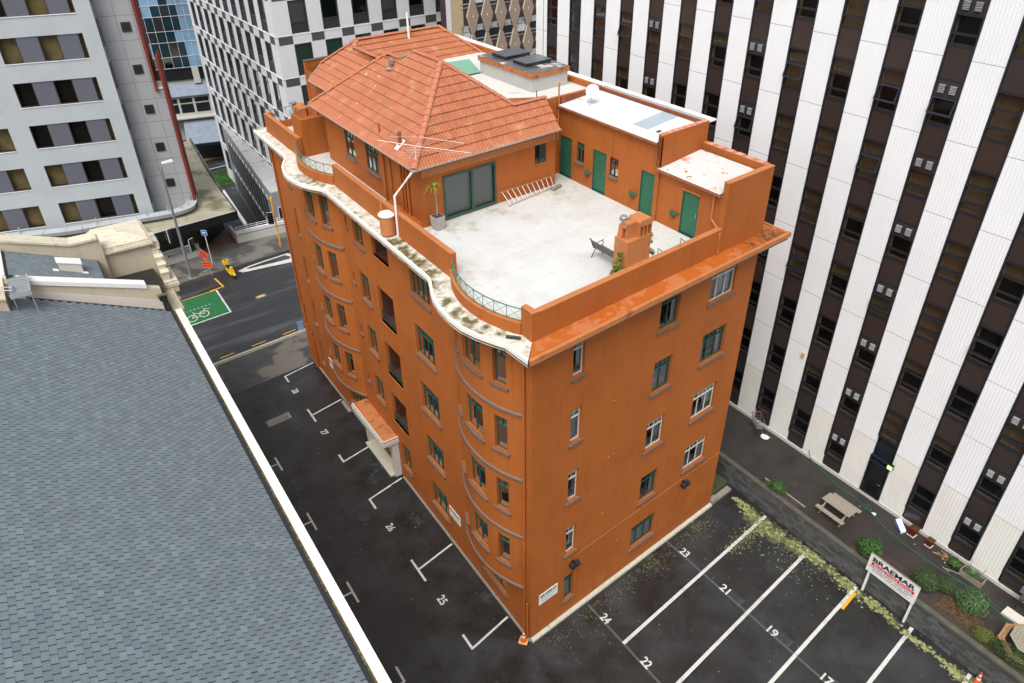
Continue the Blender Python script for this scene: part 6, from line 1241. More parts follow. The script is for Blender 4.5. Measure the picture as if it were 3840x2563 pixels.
rg = random.Random(5)
for bi, b in enumerate(BAYS):
    for j, z in enumerate(RZ):
        for (a, c, kind) in b:
            if kind == 0: m = MB(); mbx(m, Gm, a+.01, c-.01, z, z+1.87, .06, .16); m.build('infill_panel', 'gt_panel', GT, Gm(a, z))
            else:
                m = MB(); w = .06; mbx(m, Gm, a, a+w, z, z+1.87, .09, .16); mbx(m, Gm, c-w, c, z, z+1.87, .09, .16); mbx(m, Gm, a+w, c-w, z, z+w, .09, .16); mbx(m, Gm, a+w, c-w, z+1.87-w, z+1.87, .09, .16); wd = m.build('window', 'gt_frame', GT, Gm(a, z))
                m = MB(); m.quad(Gm(a+w, z+w, .13), Gm(c-w, z+w, .13), Gm(c-w, z+1.81, .13), Gm(a+w, z+1.81, .13)); m.build('pane', 'glass_tower', wd)
                m = MB(); m.quad(Gm(a, z, .5), Gm(c, z, .5), Gm(c, z+1.87, .5), Gm(a, z+1.87, .5)); m.build('blind', rg.choice(['gt_blind', 'gt_blind', 'far_dark']) if (c-a) > .5 else 'gt_blind', wd)
        m = MB(); mbx(m, Gm, b[0][0], b[-1][1], z-.06, z, -.05, .155); m.build('sill', 'chk_white', GT, Gm(b[0][0], z))
        if bi == 0: m = MB(); m.hexa([Gm(-1.16, z+.7, .25), Gm(-1.22, z+.7, .25), Gm(-1.22, z+.7, 1.2), Gm(-1.16, z+.7, 1.2), Gm(-1.16, z+2.7, .25), Gm(-1.22, z+2.7, .25), Gm(-1.22, z+2.7, 1.2), Gm(-1.16, z+2.7, 1.2)]); m.build('louvre_panel', 'gt_panel', GT, Gm(-1.2, z))
zz = 3.9; hts = [1.45, 1.9]; i = 0
while zz < 31:
    h = hts[i % 2]; i += 1
    for (a, c) in ((-2.45, -1.16), (-3.75, -2.45), (-4.6 if zz < 14.5 else -3.98, -3.75)):
        if c-a > .15:
            hw = [(-3.36, -2.72, 19.45-3.32*j, 20.1-3.32*j) for j in range(-3, 5)]
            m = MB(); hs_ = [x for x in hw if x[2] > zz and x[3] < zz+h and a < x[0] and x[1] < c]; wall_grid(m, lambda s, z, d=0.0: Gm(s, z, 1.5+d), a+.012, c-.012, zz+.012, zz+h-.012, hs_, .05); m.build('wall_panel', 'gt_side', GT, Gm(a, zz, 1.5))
    zz += h
for j in range(-3, 5):
    z = 19.45-3.32*j; m = MB(); mbx(m, Gm, -3.40, -2.68, z-.04, z+.70, 1.42, 1.52); wd = m.build('window', 'gt_frame', GT, Gm(-3, z)); m = MB(); mbx(m, Gm, -3.34, -2.74, z+.02, z+.64, 1.40, 1.419); m.build('pane', 'far_dark', wd)
m = MB(); mbx(m, Gm, -4.12, -3.92, 14.6, 32, 1.15, 3.9); m.build('red_fin', 'gt_red', GT, Gm(-4, 20), label='upper dark red cladding fin'); m = MB(); mbx(m, Gm, -4.78, -4.58, 2.5, 17.4, 1.15, 3.9); m.build('red_fin', 'gt_red', GT, Gm(-4.6, 10), label='lower dark red cladding fin'); m = MB(); mbx(m, Gm, -4.58, -3.9, 14.75, 14.85, 1.4, 3.2); m.build('ledge', 'white_paint', GT, Gm(-4.2, 14.8, 2))
# podium with canopy
PD = thing('podium', 'low black fronted podium with stained flat canopy roof', 'podium building', W(-4, 52, 0))
m = MB(); m.prism([W(-30, 51.6), W(-2.3, 51.6), W(.9, 55), W(1.3, 61.6), W(2.3, 73), W(-20, 73)], -5, 3.6); m.build('wall', 'far_dark', PD); m = MB(); pol = [W(-30, 49.2), W(1.2, 49.2), W(1.39, 54.8), W(1.77, 61.6), W(2.76, 72.9), W(-20, 73), W(-30, 60)]; m.prism(pol, 3.72, 3.98); cn = m.build('canopy', 'canopy_stain', PD, W(-3, 50, 3.8))
m = MB(); m.box(X, -30, 1.2, 49.12, 49.2, 3.25, 4.03); m.hexa([W(1.2, 49.12, 3.25), W(1.3, 49.12, 3.25), W(1.49, 54.8, 3.25), W(1.39, 54.8, 3.25), W(1.2, 49.12, 4.03), W(1.3, 49.12, 4.03), W(1.49, 54.8, 4.03), W(1.39, 54.8, 4.03)]); m.build('fascia', 'black_plastic', cn); m = MB(); m.hexa([W(1.39, 54.8, 3.6), W(1.55, 54.8, 3.6), W(2.92, 72.9, 3.6), W(2.76, 72.9, 3.6), W(1.39, 54.8, 4.2), W(1.55, 54.8, 4.2), W(2.92, 72.9, 4.2), W(2.76, 72.9, 4.2)]); m.build('edge_upstand', 'footpath_far', cn)
m = MB(); m.box(X, -30, 1.15, 49.25, 49.33, 3.985, 4.02); m.build('edge_strip', 'concrete_white', cn)
pth = smoothp([(-17.3, 55.5), (-12.55, 53.25), (-9, 52.3), (-6.05, 51.55), (-4.6, 51.2), (-3.57, 51.06), (-2.6, 51.15), (-1.9, 51.6), (-1.45, 52.4), (-1.15, 53.5), (-.95, 55.0), (-.84, 56.5), (-.8, 58)], 3); pts = [W(*p) for p in pth]
for i in range(0, len(pts)-1, 1):
    a, c = pts[i], pts[i+1]; da = (pts[min(i+1, len(pts)-1)]-pts[max(0, i-1)]).normalized(); dc = (pts[min(i+2, len(pts)-1)]-pts[i]).normalized(); na = Vector((-da.y, da.x, 0)); nc = Vector((-dc.y, dc.x, 0)); g = (c-a)*.012; u_ = Vector((0, 0, 4.25)); v_ = Vector((0, 0, 4.62)); w = 1.0
    m = MB(); m.hexa([a+g+na*.15+u_, c-g+nc*.15+u_, c-g+nc*w+u_, a+g+na*w+u_, a+g+v_, c-g+v_, c-g+nc*w+v_, a+g+na*w+v_]); m.build('metal_panel', 'gt_light', PD, a+u_)
    if i % 4 == 1: m = MB(); m.tube([a+na*.6+v_, a+na*.6+v_+Vector((.06, .05, .55))], .06, 6); m.build('stud_light', 'lead_grey', PD, a+v_)
rd_ = [W(-6.7, 49.12, 3.35)]; m = MB(); c = W(-6.3, 49.09, 3.62); m.add([c+Vector((1, 0, 0))*(.34*cos(2*pi*k/20))+Vector((0, 0, .34*sin(2*pi*k/20))) for k in range(20)], [tuple(range(20))]); m.build('round_sign', 'green_rail', cn, label='round green disc on the black fascia')
m = MB(); m.hexa([W(1.45, 54.9, 3.9), W(1.75, 54.9, 3.9), W(2.65, 52.5, .95), W(2.35, 52.5, .95), W(1.45, 54.9, 4.1), W(1.75, 54.9, 4.1), W(2.65, 52.5, 1.15), W(2.35, 52.5, 1.15)]); m.build('white_beam', 'white_paint', PD, W(2, 54, 2.5))
# low white street walls
lw = thing('low_wall', 'low white street wall with raised lettering below the podium', 'wall', W(-6, 50.8, 0)); m = MB(); m.box(X, -16, -2.45, 50.62, 51.1, .13, .55); m.build('wall_base', 'concrete_white', lw); m = MB(); m.box(X, -16, -2.6, 51.1, 51.45, .13, 1.0); m.build('upper_course', 'concrete_white', lw); m = MB(); m.box(X, -16, -2.7, 51.45, 51.9, .13, 1.12); m.build('back_course', 'white_paint', lw)
text_mb('MASONIC CENTRE', W(-5.4, 51.095, .62), W(1, 0), Vector((0, 0, 1)), .28, .004, bold=.01, width=2.7).build('lettering', 'grey_dark', lw); m = MB(); m.box(X, -2.7, -2.45, 51.45, 54, .13, 1.0); m.build('return_wall', 'concrete_white', lw)
m = MB(); m.box(X, -10, -2.75, 51.95, 53.5, 1.3, 1.36); m.build('glass_awning', 'grey_dark', lw); sheet('entrance_paving', rect(-2.4, .95, 50.7, 56), .137, 'brick_red_paving')
rw_ = thing('ramp_wall', 'white concrete ramp wall with boxed beams and rails', 'wall', W(3, 50.6, 0)); Q = lambda u, d, z: W(u, 50.85-(u-1.1)*.15+d, z); m = MB(); m.box(Q, 1.05, 6.5, 0, .25, .13, .85); m.build('wall_base', 'concrete_white', rw_)
for k in range(4): m = MB(); m.box(Q, 1.05+1.4*k, 2.42+1.4*k, .02, .3, 1.0, 1.32); m.build('beam_box', 'chk_white', rw_)
m = MB()
for z in (1.48, 1.66): m.tube([Q(1.1, .3, z), Q(6.4, .3, z)], .022, 6)
for k in range(6): m.tube([Q(1.2+k, .2, .8), Q(1.2+k, .3, 1.66)], .025, 5)
m.build('rail', 'white_paint', rw_, kind='stuff'); m = MB(); m.box(Q, 1.05, 1.3, .25, 3.0, -.1, .9); m.build('return_wall', 'concrete_white', rw_)
# ================================================================ checkered building
CK = thing('checkered_building', 'white office block with grey chequer bands and black window frames', 'office building', W(8.25, 50, 0))
CR = lambda u, z, d=0.0: W(u, 50, z)+Vector((0, 1, 0))*d
CL = lambda v, z, d=0.0: W(8.25, v, z)-PERP*d
hr = []; hl = []
for n in range(-5, 5):
    for k in range(6):
        if (14.5+3.57*n) > 4: hr.append((9.82+3.08*k, 11.48+3.08*k if k < 5 else 25.9, 14.5+3.57*n, 17.2+3.57*n, n))
    for k in range(10): hl.append((79.8-3.1*k-.05, 81.45-3.1*k, 14.5+3.57*n, 17.2+3.57*n, n))
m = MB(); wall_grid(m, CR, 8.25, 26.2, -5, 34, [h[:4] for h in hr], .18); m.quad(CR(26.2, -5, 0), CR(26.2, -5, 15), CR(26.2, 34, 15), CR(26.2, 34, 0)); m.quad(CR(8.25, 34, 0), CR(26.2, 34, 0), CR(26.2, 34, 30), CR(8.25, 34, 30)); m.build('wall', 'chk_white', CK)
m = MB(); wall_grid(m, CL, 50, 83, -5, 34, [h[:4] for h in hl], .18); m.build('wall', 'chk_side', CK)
rk = random.Random(31)
def ckwin(Mp, h, i):
    a, c, z0, z1, n = h; z1 += rk.uniform(0, 0); w = .10; og = Mp(a, z0); m = MB(); mbx(m, Mp, a, a+w, z0, z1, -.02, .14); mbx(m, Mp, c-w, c, z0, z1, -.02, .14); mbx(m, Mp, a+w, c-w, z1-w, z1, -.02, .14); mbx(m, Mp, a+w, c-w, z0+.85, z0+.93, .0, .14); mbx(m, Mp, a+w, c-w, z0, z0+.849, .04, .12); wd = m.build('window', 'chk_dark', CK, og)
    m = MB(); m.quad(Mp(a+w, z0+.9, .12), Mp(c-w, z0+.9, .12), Mp(c-w, z1-w, .12), Mp(a+w, z1-w, .12)); m.build('pane', 'glass_blue' if False else 'glass_clear', wd)
    m = MB(); g = Mp is CR and n == 0 and i in (0, 1); m.quad(Mp(a, z0+.85, .3), Mp(c, z0+.85, .3), Mp(c, z1, .3), Mp(a, z1, .3)); m.build('curtain', 'chk_green' if g else rk.choice(['grey_dark', 'render_grey', 'pod_grey', 'far_dark']), wd)
for i, h in enumerate(hr):
    if h[2] < 30: ckwin(CR, h, i % 6)
for i, h in enumerate(hl): ckwin(CL, h, i)
for n in range(-5, 5):
    zt_ = 17.25+3.57*n
    for (a, c) in [(8.45, 9.80)]+[(11.62+3.08*k, 12.88+3.08*k) for k in range(5)]:
        if zt_ > 4: m = MB(); mbx(m, CR, a, c, zt_, zt_+.70, -.006, 0); m.build('grey_panel', 'chk_grey', CK, CR(a, zt_))
    if zt_ > 4: m = MB(); mbx(m, CR, 8.2, 26.2, zt_+.705, zt_+.735, -.03, 0); m.build('band_edge', 'chk_white', CK, CR(8.2, zt_))
    m = MB(); mbx(m, CL, 50, 83, zt_+.705, zt_+.76, -.05, 0); m.build('band_edge', 'chk_white', CK, CL(60, zt_))
    for k in range(10): a = 78.4-3.1*k; m = MB(); mbx(m, CL, a, a+1.3, zt_, zt_+.70, -.006, 0); m.build('grey_panel', 'chk_grey', CK, CL(a, zt_))
# wedge shaped podium below it
WP = thing('podium', 'wedge shaped grey car park podium with stained flat top', 'podium building', W(6.5, 60, 0)); pol = [W(7.95, 78.5), W(7.73, 76.5), W(5.75, 54.5), W(5.6, 52.6), W(8.2, 52.6), W(8.2, 78.5)]; m = MB(); m.prism(pol, -5, 3.40); m.build('wall', 'wedge_grey', WP); m = MB(); m.prism([p*1 for p in pol], 3.401, 3.47); m.build('flat_roof', 'ledge_stain', WP, W(7, 60, 3.4))
A_, B_ = W(7.73, 76.5), W(5.75, 54.5); dW = (B_-A_).normalized(); nW = Vector((-dW.y, dW.x, 0)); nW = nW if nW.dot(W(20, 60)-A_) < 0 else -nW; Lw = (B_-A_).length; WM = lambda s, z, d=0.0: A_+dW*s-nW*d+Vector((0, 0, z))
for k in range(13):
    for z0 in (-4.6, -.8):
        s = .5+1.68*k; m = MB(); m.hexa([WM(s, z0, -.03), WM(s+.95, z0, -.03), WM(s+.95, z0, 0), WM(s, z0, 0), WM(s, z0+3.0, -.03), WM(s+.95, z0+3.0, -.03), WM(s+.95, z0+3.0, 0), WM(s, z0+3.0, 0)]); m.build('dark_louvre', 'far_dark', WP, WM(s, z0))
        m = MB(); mbx(m, WM, s+.95, s+1.68, z0+2.9, z0+3.25, -.05, 0); m.build('pale_bracket', 'chk_white', WP, WM(s, z0+3))
# ================================================================ patterned building behind
DB0 = o2n(72*sin(rad(-4.2)), 72*cos(rad(-4.2))); aD = pi/2-rad(52)+PHI*1.0; aD = (pi/2-rad(52))-(pi/2-AZR); dD = Vector((cos(aD), sin(aD), 0)); nD = Vector((-sin(aD), cos(aD), 0)); DM = lambda t, z, d=0.0: DB0+dD*t+nD*d+Vector((0, 0, z))
DBt = thing('patterned_building', 'brown office block with stacked lozenge shaped concrete panels', 'office building', DB0)
m = MB(); m.quad(DM(-.9, -5, .02), DM(40, -5, .02), DM(40, 30, .02), DM(-.9, 30, .02)); m.quad(DM(-.9, 30, .02), DM(40, 30, .02), DM(40, 30, 12), DM(-.9, 30, 12)); m.build('backing_wall', 'dia_maroon', DBt); m = MB(); mbx(m, DM, .22, 1.55, -5, 30, -.02, .02); m.build('side_pier', 'dia_yellow', DBt); m = MB(); mbx(m, DM, -.3, .2, -5, 30, -.04, .02); m.build('pier_edge', 'chk_white', DBt)
for k in range(0, 9):
    for n in range(-1, 4):
        cx, cz = 2.55+1.675*k, 15.47+3.11*n; hw, nw, hh = .66, .13, 1.53
        def hexp(s_, d): return [DM(cx-nw*s_, cz-hh, d), DM(cx+nw*s_, cz-hh, d), DM(cx+hw*s_, cz, d), DM(cx+nw*s_, cz+hh, d), DM(cx-nw*s_, cz+hh, d), DM(cx-hw*s_, cz, d)]
        o_, i_, bk = hexp(1, -.16), hexp(.93, -.16), hexp(1, .02); m = MB(); m.add(o_+bk, [(i, (i+1) % 6, 6+(i+1) % 6, 6+i) for i in range(6)]); m.add(o_+i_, [(i, (i+1) % 6, 6+(i+1) % 6, 6+i) for i in range(6)]); pn = m.build('panel_edge', 'dia_edge', DBt, DM(cx, cz)); m = MB(); m.add(hexp(.94, -.15), [(0, 1, 2, 3, 4, 5)]); m.build('stone_panel', 'dia_face', pn)
        m = MB(); m.add([DM(cx, cz-.17, -.17), DM(cx+.06, cz, -.17), DM(cx, cz+.17, -.17), DM(cx-.06, cz, -.17)], [(0, 1, 2, 3)]); m.build('boss', 'chk_white', pn)
        wx, wz = cx-.8375, cz+1.555; m = MB(); m.add([DM(wx-.42, wz-.42, 0), DM(wx+.42, wz-.42, 0), DM(wx+.62, wz, 0), DM(wx+.42, wz+.32, 0), DM(wx-.42, wz+.32, 0), DM(wx-.62, wz, 0)], [tuple(range(6))]); wd = m.build('window', 'far_dark' if (k*3+n) % 4 else 'curtain_white', DBt, DM(wx, wz)); m = MB()
        for z in (-.45, .30): mbx(m, DM, wx-.5, wx+.5, wz+z-.03, wz+z+.03, -.05, -.005)
        mbx(m, DM, wx-.42, wx+.42, wz-.80, wz-.76, -.05, -.005); mbx(m, DM, wx-.4, wx+.4, wz+.33, wz+.78, -.02, -.004) if True else None
        m.build('transom', 'ledge_stain', wd)
# ================================================================ far buildings down the side street
kF = .878; F0 = o2n(112.4*sin(rad(-23)), 112.4*cos(rad(-23))); aF = rad(90+110)-(pi/2-AZR)+0; aF = (rad(90)+rad(110))-(rad(90)-AZR); dF = Vector((cos(aF), sin(aF), 0)); nF = Vector((cos(aF-pi/2), sin(aF-pi/2), 0)); FM = lambda t, z, d=0.0: F0+dF*t*kF+nF*d+Vector((0, 0, HC-(HC-z)*kF))
GB = thing('glass_building', 'blue mirror glass office block down the side street', 'office building', F0); m = MB(); mbx(m, FM, -14, 14, 4.3, 34, .1, 16); m.build('core', 'far_dark', GB)
tg = [3.86+1.22*k for k in range(1, 6)][::-1]+[3.86, 2.71, 1.42, .12, -.96, -1.86, -2.75, -3.9, -5, -6.2, -7.4]; zg = [4.36, 5.98, 8.08, 9.65, 11.7, 13.25, 14.9, 17, 18.6, 20.6, 22.2]
for i in range(len(tg)-1):
    for j in range(len(zg)-1):
        m = MB(); m.quad(FM(tg[i+1], zg[j]), FM(tg[i], zg[j]), FM(tg[i], zg[j+1]), FM(tg[i+1], zg[j+1])); m.build('glass_panel', ('mirror_pale' if (i in (9, 10, 11, 12) or (j > 4 and (i+j) % 3) or (i*7+j*5) % 11 == 0) else ('mirror_dark' if (i+2*j) % 3 else 'glass_blue')), GB, FM(tg[i], zg[j]))
m = MB()
for t in tg: mbx(m, FM, t-.022, t+.022, 4.3, 22.2, -.05, 0)
for z in zg: mbx(m, FM, tg[-1], tg[0], z-.025, z+.025, -.055, 0)
m.build('mullion', 'chk_white', GB, kind='stuff')
CB = thing('cream_building', 'cream low rise with slate canopy roofs below the glass block', 'building', F0+Vector((0, 0, -4)))
m = MB(); mbx(m, FM, -14, 14, -10.4, 4.25, .3, 15); m.build('wall', 'far_cream', CB)
m = MB(); mbx(m, FM, -14, 14, 2.5, 4.2, .1, .3); m.build('dark_glazing', 'far_dark', CB, FM(0, 3)); m = MB(); mbx(m, FM, -1.95, -.98, 1.9, 4.3, -.1, .28); m.build('pier', 'far_cream', CB, FM(-1.5, 3))
for k in range(7): t = -3.3+1.3*k; m = MB(); mbx(m, FM, t, t+.08, 2.5, 4.2, .02, .1); m.build('mullion', 'frame_black', CB, FM(t, 3))
m = MB(); m.hexa([FM(-14, .35, -1.2), FM(14, .35, -1.2), FM(14, 1.8, .3), FM(-14, 1.8, .3), FM(-14, .45, -1.2), FM(14, .45, -1.2), FM(14, 1.9, .3), FM(-14, 1.9, .3)]); m.build('slate_roof', 'far_slate', CB, FM(0, 1)); m = MB(); mbx(m, FM, -14, 14, -2.9, .25, -.9, -.3); m.build('upper_front', 'far_cream', CB, FM(0, -1))
for (a, c) in ((-2.5, -.3), (-.1, 1.9), (2.1, 4.1), (-4.9, -2.7)):
    for (z0, z1) in ((-.65, .02), (-2.2, -.85)): m = MB(); mbx(m, FM, a+.08, c-.08, z0, z1, -.93, -.9); m.build('window', 'far_dark', CB, FM(a, z0)); 
m = MB(); mbx(m, FM, -14, 14, -3.1, -2.85, -1.3, -.3); m.build('parapet', 'far_cream', CB, FM(0, -3)); m = MB(); m.hexa([FM(-14, -6.5, -3.2), FM(2.2, -6.5, -3.2), FM(2.0, -3.3, -.6), FM(-14, -3.3, -.6), FM(-14, -6.4, -3.2), FM(2.2, -6.4, -3.2), FM(2.0, -3.2, -.6), FM(-14, -3.2, -.6)]); m.build('slate_canopy', 'far_slate', CB, FM(0, -5)); m = MB(); mbx(m, FM, -14, 2.2, -6.95, -6.5, -3.25, -3.1); m.build('canopy_fascia', 'frame_black', CB, FM(0, -7)); m = MB(); mbx(m, FM, -14, 5, -10.4, -6.6, -.4, -.3); m.build('shopfront', 'far_dark', CB, FM(0, -8))
sheet('footpath', rect(4, 30, 91.3, 97), -4.98, 'brick_path', label='red brick paved footpath far down the side street'); sheet('road_line', rect(3, 14, 87.5, 87.75), -4.98, 'road_white'); 
m = MB(); r = random.Random(3); 
for i in range(2600):
    p = W(4.5+5.0*r.random(), 80.2+4.6*r.random(), -4.97); h = .12+.12*r.random(); a = Vector((r.gauss(0, 1), r.gauss(0, 1), 0)).normalized()*.05; m.add([p-a, p+a, p+Vector((r.gauss(0, .05), r.gauss(0, .05), h))], [(0, 1, 2)])
m.quad(W(4.5, 80.2, -4.96), W(9.5, 80.2, -4.96), W(9.5, 84.8, -4.96), W(4.5, 84.8, -4.96)); o = m.build('grass', 'grass', kind='stuff'); tag(o, 'bright green grass verge down the side street', 'grass')
shrub('small_tree', 'small leafy tree behind the podium roof corner', W(4.6, 88, -4.9), 1.3, 1.3, 1.4, 1200, .09, 'leaf_clipped', 33, 'tree', .3)
t = thing('blue_bin', 'blue bin on the far brick footpath', 'bin', W(9.2, 92.2, -4.97)); m = MB(); m.lathe(W(9.2, 92.2, -4.97), [(.28, 0), (.33, 1.0)], 10); m.build('bin_body', 'sign_blue', t); m = MB(); m.lathe(W(9.2, 92.2, -3.97), [(.37, 0), (.3, .15)], 10); m.build('bin_lid', 'sign_blue', t)
# ================================================================ street furniture
P0 = W(-4.45, 46.79, .13); t = thing('street_light_pole', 'tall grey street light pole carrying traffic signals', 'street light', P0); H = 10.3
m = MB(); m.tube([P0, P0+Vector((0, 0, 5)), P0+Vector((0, 0, 8.2)), P0+Vector((.05, .0, 9.6)), P0+Vector((.1, -.05, 10.2)), P0+Vector((.3, -.1, 10.55))], .13, 10, r2=.05); m.build('pole', 'grey_pole', t); m = MB(); m.box(XYZ, P0.x-.3, P0.x+.3, P0.y-.3, P0.y+.3, .12, .18); m.build('base_plate', 'concrete', t)
m = MB(); c = P0+Vector((.65, -.15, 10.55)); m.hexa([c+Vector(p) for p in ((-.45, -.1, -.08), (.45, -.13, -.08), (.45, .13, -.08), (-.45, .1, -.08), (-.4, -.07, .06), (.4, -.1, .08), (.4, .1, .08), (-.4, .07, .06))]); m.build('lamp_head', 'white_paint', t)
def signal(par, c, ang, grey=False):
    d = Vector((cos(ang), sin(ang), 0)); s_ = Vector((-d.y, d.x, 0)); c = Vector(c); f = lambda a, b, z: c+d*a+s_*b+Vector((0, 0, z)); m = MB(); m.box(f, -.0, .05, -.26, .26, -.58, .58); m.box(f, .05, .2, -.14, .14, -.48, .48); bd_ = m.build('signal_head', 'black_plastic', par, c)
    for z in (-.31, 0, .31): m = MB(); m.tube([f(.2, 0, z), f(.34, 0, z)], .11, 10); m.build('hood', 'black_plastic', bd_)
    m = MB(); m.box(f, .0, .051, -.265, -.255, -.58, .58); m.box(f, 0, .051, .255, .265, -.58, .58); m.box(f, 0, .051, -.255, .255, .57, .585); m.build('backplate_edge', 'pvc_white', bd_)
sa = P0+Vector((.7, -.25, 3.1)); signal(t, sa, -pi/2+.5); signal(t, P0+Vector((-.75, .1, 4.3)), pi*.8); m = MB(); m.tube([P0+Vector((-.8, .1, 4.9)), P0+Vector((.1, 0, 4.95))], .03, 6); m.tube([P0+Vector((0, 0, 3.0)), sa+Vector((0, .03, 0))], .03, 6); m.build('bracket_arm', 'grey_pole', t)
P0 = W(4.23, 47.46, .13); t = thing('signal_pole', 'yellow traffic signal pole at the apartment building corner', 'traffic signal', P0); m = MB(); m.tube([P0, P0+Vector((0, 0, 4.6))], .075, 10); m.build('pole', 'yellow_pole', t); m = MB(); m.tube([P0+Vector((0, 0, 4.6)), P0+Vector((0, 0, 5.0))], .12, 10); m.build('pole_cap', 'yellow_pole', t); signal(t, P0+Vector((-.45, -.1, 3.1)), -pi/2-.5); signal(t, P0+Vector((.5, -.05, 3.3)), -.6); m = MB(); m.tube([P0+Vector((0, 0, 2.2)), P0+Vector((.5, -.1, 2.3)), P0+Vector((.55, -.1, 2.8))], .03, 6); m.build('bracket_arm', 'pvc_white', t)
P0 = W(-2.2, 48.1, .13); t = thing('blue_sign', 'square blue sign on a thin white post on the far pavement', 'sign', P0); m = MB(); m.tube([P0, P0+Vector((0, 0, 3.0))], .04, 8); m.build('post', 'pvc_white', t); ex_ = Vector((cos(PHI), sin(PHI), 0)); ex_ = o2n(KX+1, KY)-o2n(KX, KY); m = MB(); c = P0+Vector((0, 0, 3.2)); f = lambda a, b, z: c+ex_*a+Vector((0, 0, 1)).cross(ex_)*b+Vector((0, 0, z)); m.box(f, -.26, .26, -.05, -.03, -.26, .26); pl_ = m.build('plate', 'pvc_white', t); m = MB(); m.box(f, -.235, .235, -.056, -.0505, -.235, .235); m.build('blue_face', 'sign_blue', pl_); m = MB(); m.box(f, -.13, .13, -.06, -.0565, -.03, .05); m.box(f, -.13, -.06, -.06, -.0565, .05, .12); m.box(f, -.1, -.04, -.06, -.0565, -.08, -.03); m.box(f, .04, .1, -.06, -.0565, -.08, -.03); m.build('symbol', 'white_paint', pl_)
P0 = W(-2.75, 46.9, .13); t = thing('roadworks_sign', 'orange roadworks signs on a tripod by the kerb', 'sign', P0); m = MB()
for (a, b) in ((-1.0, .15), (1.0, .35), (-.15, -1.0)): m.tube([P0+Vector((0, 0, .25)), P0+Vector((a, b, .02))], .02, 5)
m.tube([P0+Vector((0, 0, .2)), P0+Vector((-.25, .3, 2.3))], .03, 6); m.build('tripod', 'aluminium', t); f = lambda a, b, z: P0+ex_*a+Vector((0, 0, 1)).cross(ex_)*(b+.12*z)+Vector((0, 0, z))+Vector((-.12*z, .1*z, 0))
m = MB(); c_ = 1.62; m.hexa([f(0, -.12, c_-.55), f(.50, -.12, c_), f(0, -.12, c_+.55), f(-.50, -.12, c_), f(0, -.09, c_-.55), f(.50, -.09, c_), f(0, -.09, c_+.55), f(-.50, -.09, c_)]); pl_ = m.build('diamond_plate', 'cone_orange', t, f(0, 0, c_)); m = MB(); m.tube([f(-.12, -.14, c_+.2), f(.05, -.14, c_), f(-.08, -.14, c_-.2)], .028, 5); m.tube([f(.05, -.14, c_), f(.16, -.14, c_-.22)], .028, 5); m.tube([f(-.2, -.14, c_-.1), f(.2, -.14, c_+.1)], .022, 5); m.tube([f(-.13, -.14, c_+.24), f(-.12, -.14, c_+.3)], .05, 6); m.build('worker_symbol', 'ink', pl_)
m = MB(); m.box(lambda a, b, z: f(a, -.12+b, z), -.42, .42, 0, .03, .45, .98); pl_ = m.build('lower_plate', 'cone_orange', t, f(0, 0, .7)); m = MB()
for z in (.82, .62):
    for k in range(6): m.box(lambda a, b, z_: f(a, -.13+b, z_), -.34+.115*k, -.26+.115*k, 0, .008, z-.04, z+.04)
m.build('small_print', 'ink', pl_, kind='stuff')
# yellow scooter
t = thing('motor_scooter', 'yellow motor scooter with a yellow top box parked at the kerb', 'scooter'); yy = 'yellow_paint'
for x in (.62, -.62): m = MB(); n = 18; m.tube([(x, -.055, .23), (x, .055, .23)], .23, n); w_ = m.build('wheel', 'black_plastic', t); m = MB(); m.tube([(x, -.06, .23), (x, .06, .23)], .11, 12); m.build('rim', 'steel', w_)
m = MB(); m.hexa([Vector(p) for p in ((-.75, -.17, .36), (-.12, -.2, .25), (-.12, .2, .25), (-.75, .17, .36), (-.8, -.14, .66), (-.12, -.17, .70), (-.12, .17, .70), (-.8, .14, .66))]); m.build('body', yy, t); m = MB(); m.hexa([Vector(p) for p in ((-.72, -.15, .66), (-.08, -.15, .70), (-.08, .15, .70), (-.72, .15, .66), (-.66, -.13, .78), (-.1, -.12, .80), (-.1, .12, .80), (-.66, .13, .78))]); m.build('seat', 'black_plastic', t)
m = MB(); m.hexa([Vector(p) for p in ((-.15, -.17, .22), (.35, -.17, .22), (.35, .17, .22), (-.15, .17, .22), (-.15, -.17, .3), (.35, -.17, .3), (.35, .17, .3), (-.15, .17, .3))]); m.build('footboard', yy, t)
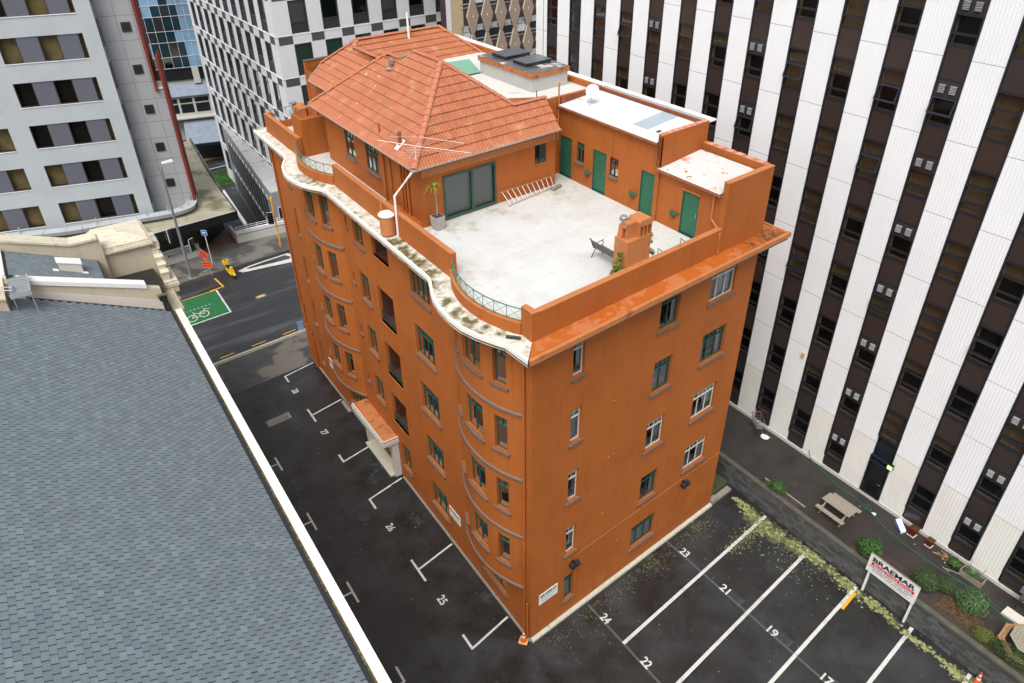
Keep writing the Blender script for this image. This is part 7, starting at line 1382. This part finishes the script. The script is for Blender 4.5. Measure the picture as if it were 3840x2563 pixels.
m = MB(); m.hexa([Vector(p) for p in ((.33, -.22, .26), (.42, -.18, .26), (.42, .18, .26), (.33, .22, .26), (.22, -.16, .95), (.36, -.12, .95), (.36, .12, .95), (.22, .16, .95))]); m.build('leg_shield', yy, t); m = MB(); m.hexa([Vector(p) for p in ((.38, -.11, .38), (.88, -.08, .36), (.88, .08, .36), (.38, .11, .38), (.42, -.08, .50), (.80, -.05, .47), (.80, .05, .47), (.42, .08, .50))]); m.build('front_mudguard', yy, t)
m = MB(); m.tube([(.3, 0, .9), (.26, 0, 1.02)], .07, 8); m.tube([(.2, -.34, 1.04), (.27, 0, 1.02), (.2, .34, 1.04)], .022, 6); m.build('handlebar', 'black_plastic', t); m = MB(); m.tube([(.33, 0, .98), (.42, 0, .97)], .085, 12); m.build('headlight', 'pvc_white', t); m = MB(); m.tube([(.5, -.07, .62), (.62, -.07, .23)], .022, 6); m.build('fork', 'steel', t)
for s_ in (-1, 1): m = MB(); m.tube([(.24, s_*.22, 1.04), (.2, s_*.3, 1.24)], .01, 5); m.tube([(.2, s_*.27, 1.24), (.2, s_*.36, 1.25)], .045, 8); m.build('mirror', 'black_plastic', t); 
m = MB(); m.hexa([Vector(p) for p in ((-1.05, -.22, .86), (-.62, -.22, .86), (-.62, .22, .86), (-1.05, .22, .86), (-1.05, -.21, 1.2), (-.64, -.21, 1.2), (-.64, .21, 1.2), (-1.05, .21, 1.2))]); tb = m.build('top_box', yy, t); m = MB(); m.box(XYZ, -.95, -.74, -.12, .12, 1.201, 1.212); m.build('lid_panel', 'ink', tb); m = MB(); m.tube([(-.7, 0, .7), (-.84, 0, .86)], .03, 6); m.build('rack', 'steel', t)
put(t, W(-1.3, 45.05, .01), rad(-95)+0.12)
# red car park drain cover in the street
m = MB(); m.prism(rect(-.75, .1, 39.6, 40.05), .0, .012); t = m.build('cover_frame', 'concrete'); tag(t, 'yellowed service cover set in the street asphalt', 'cover'); m = MB(); m.prism(rect(-.6, -.05, 39.7, 39.95), .0121, .018); m.build('cover_lid', 'cone_base', t)
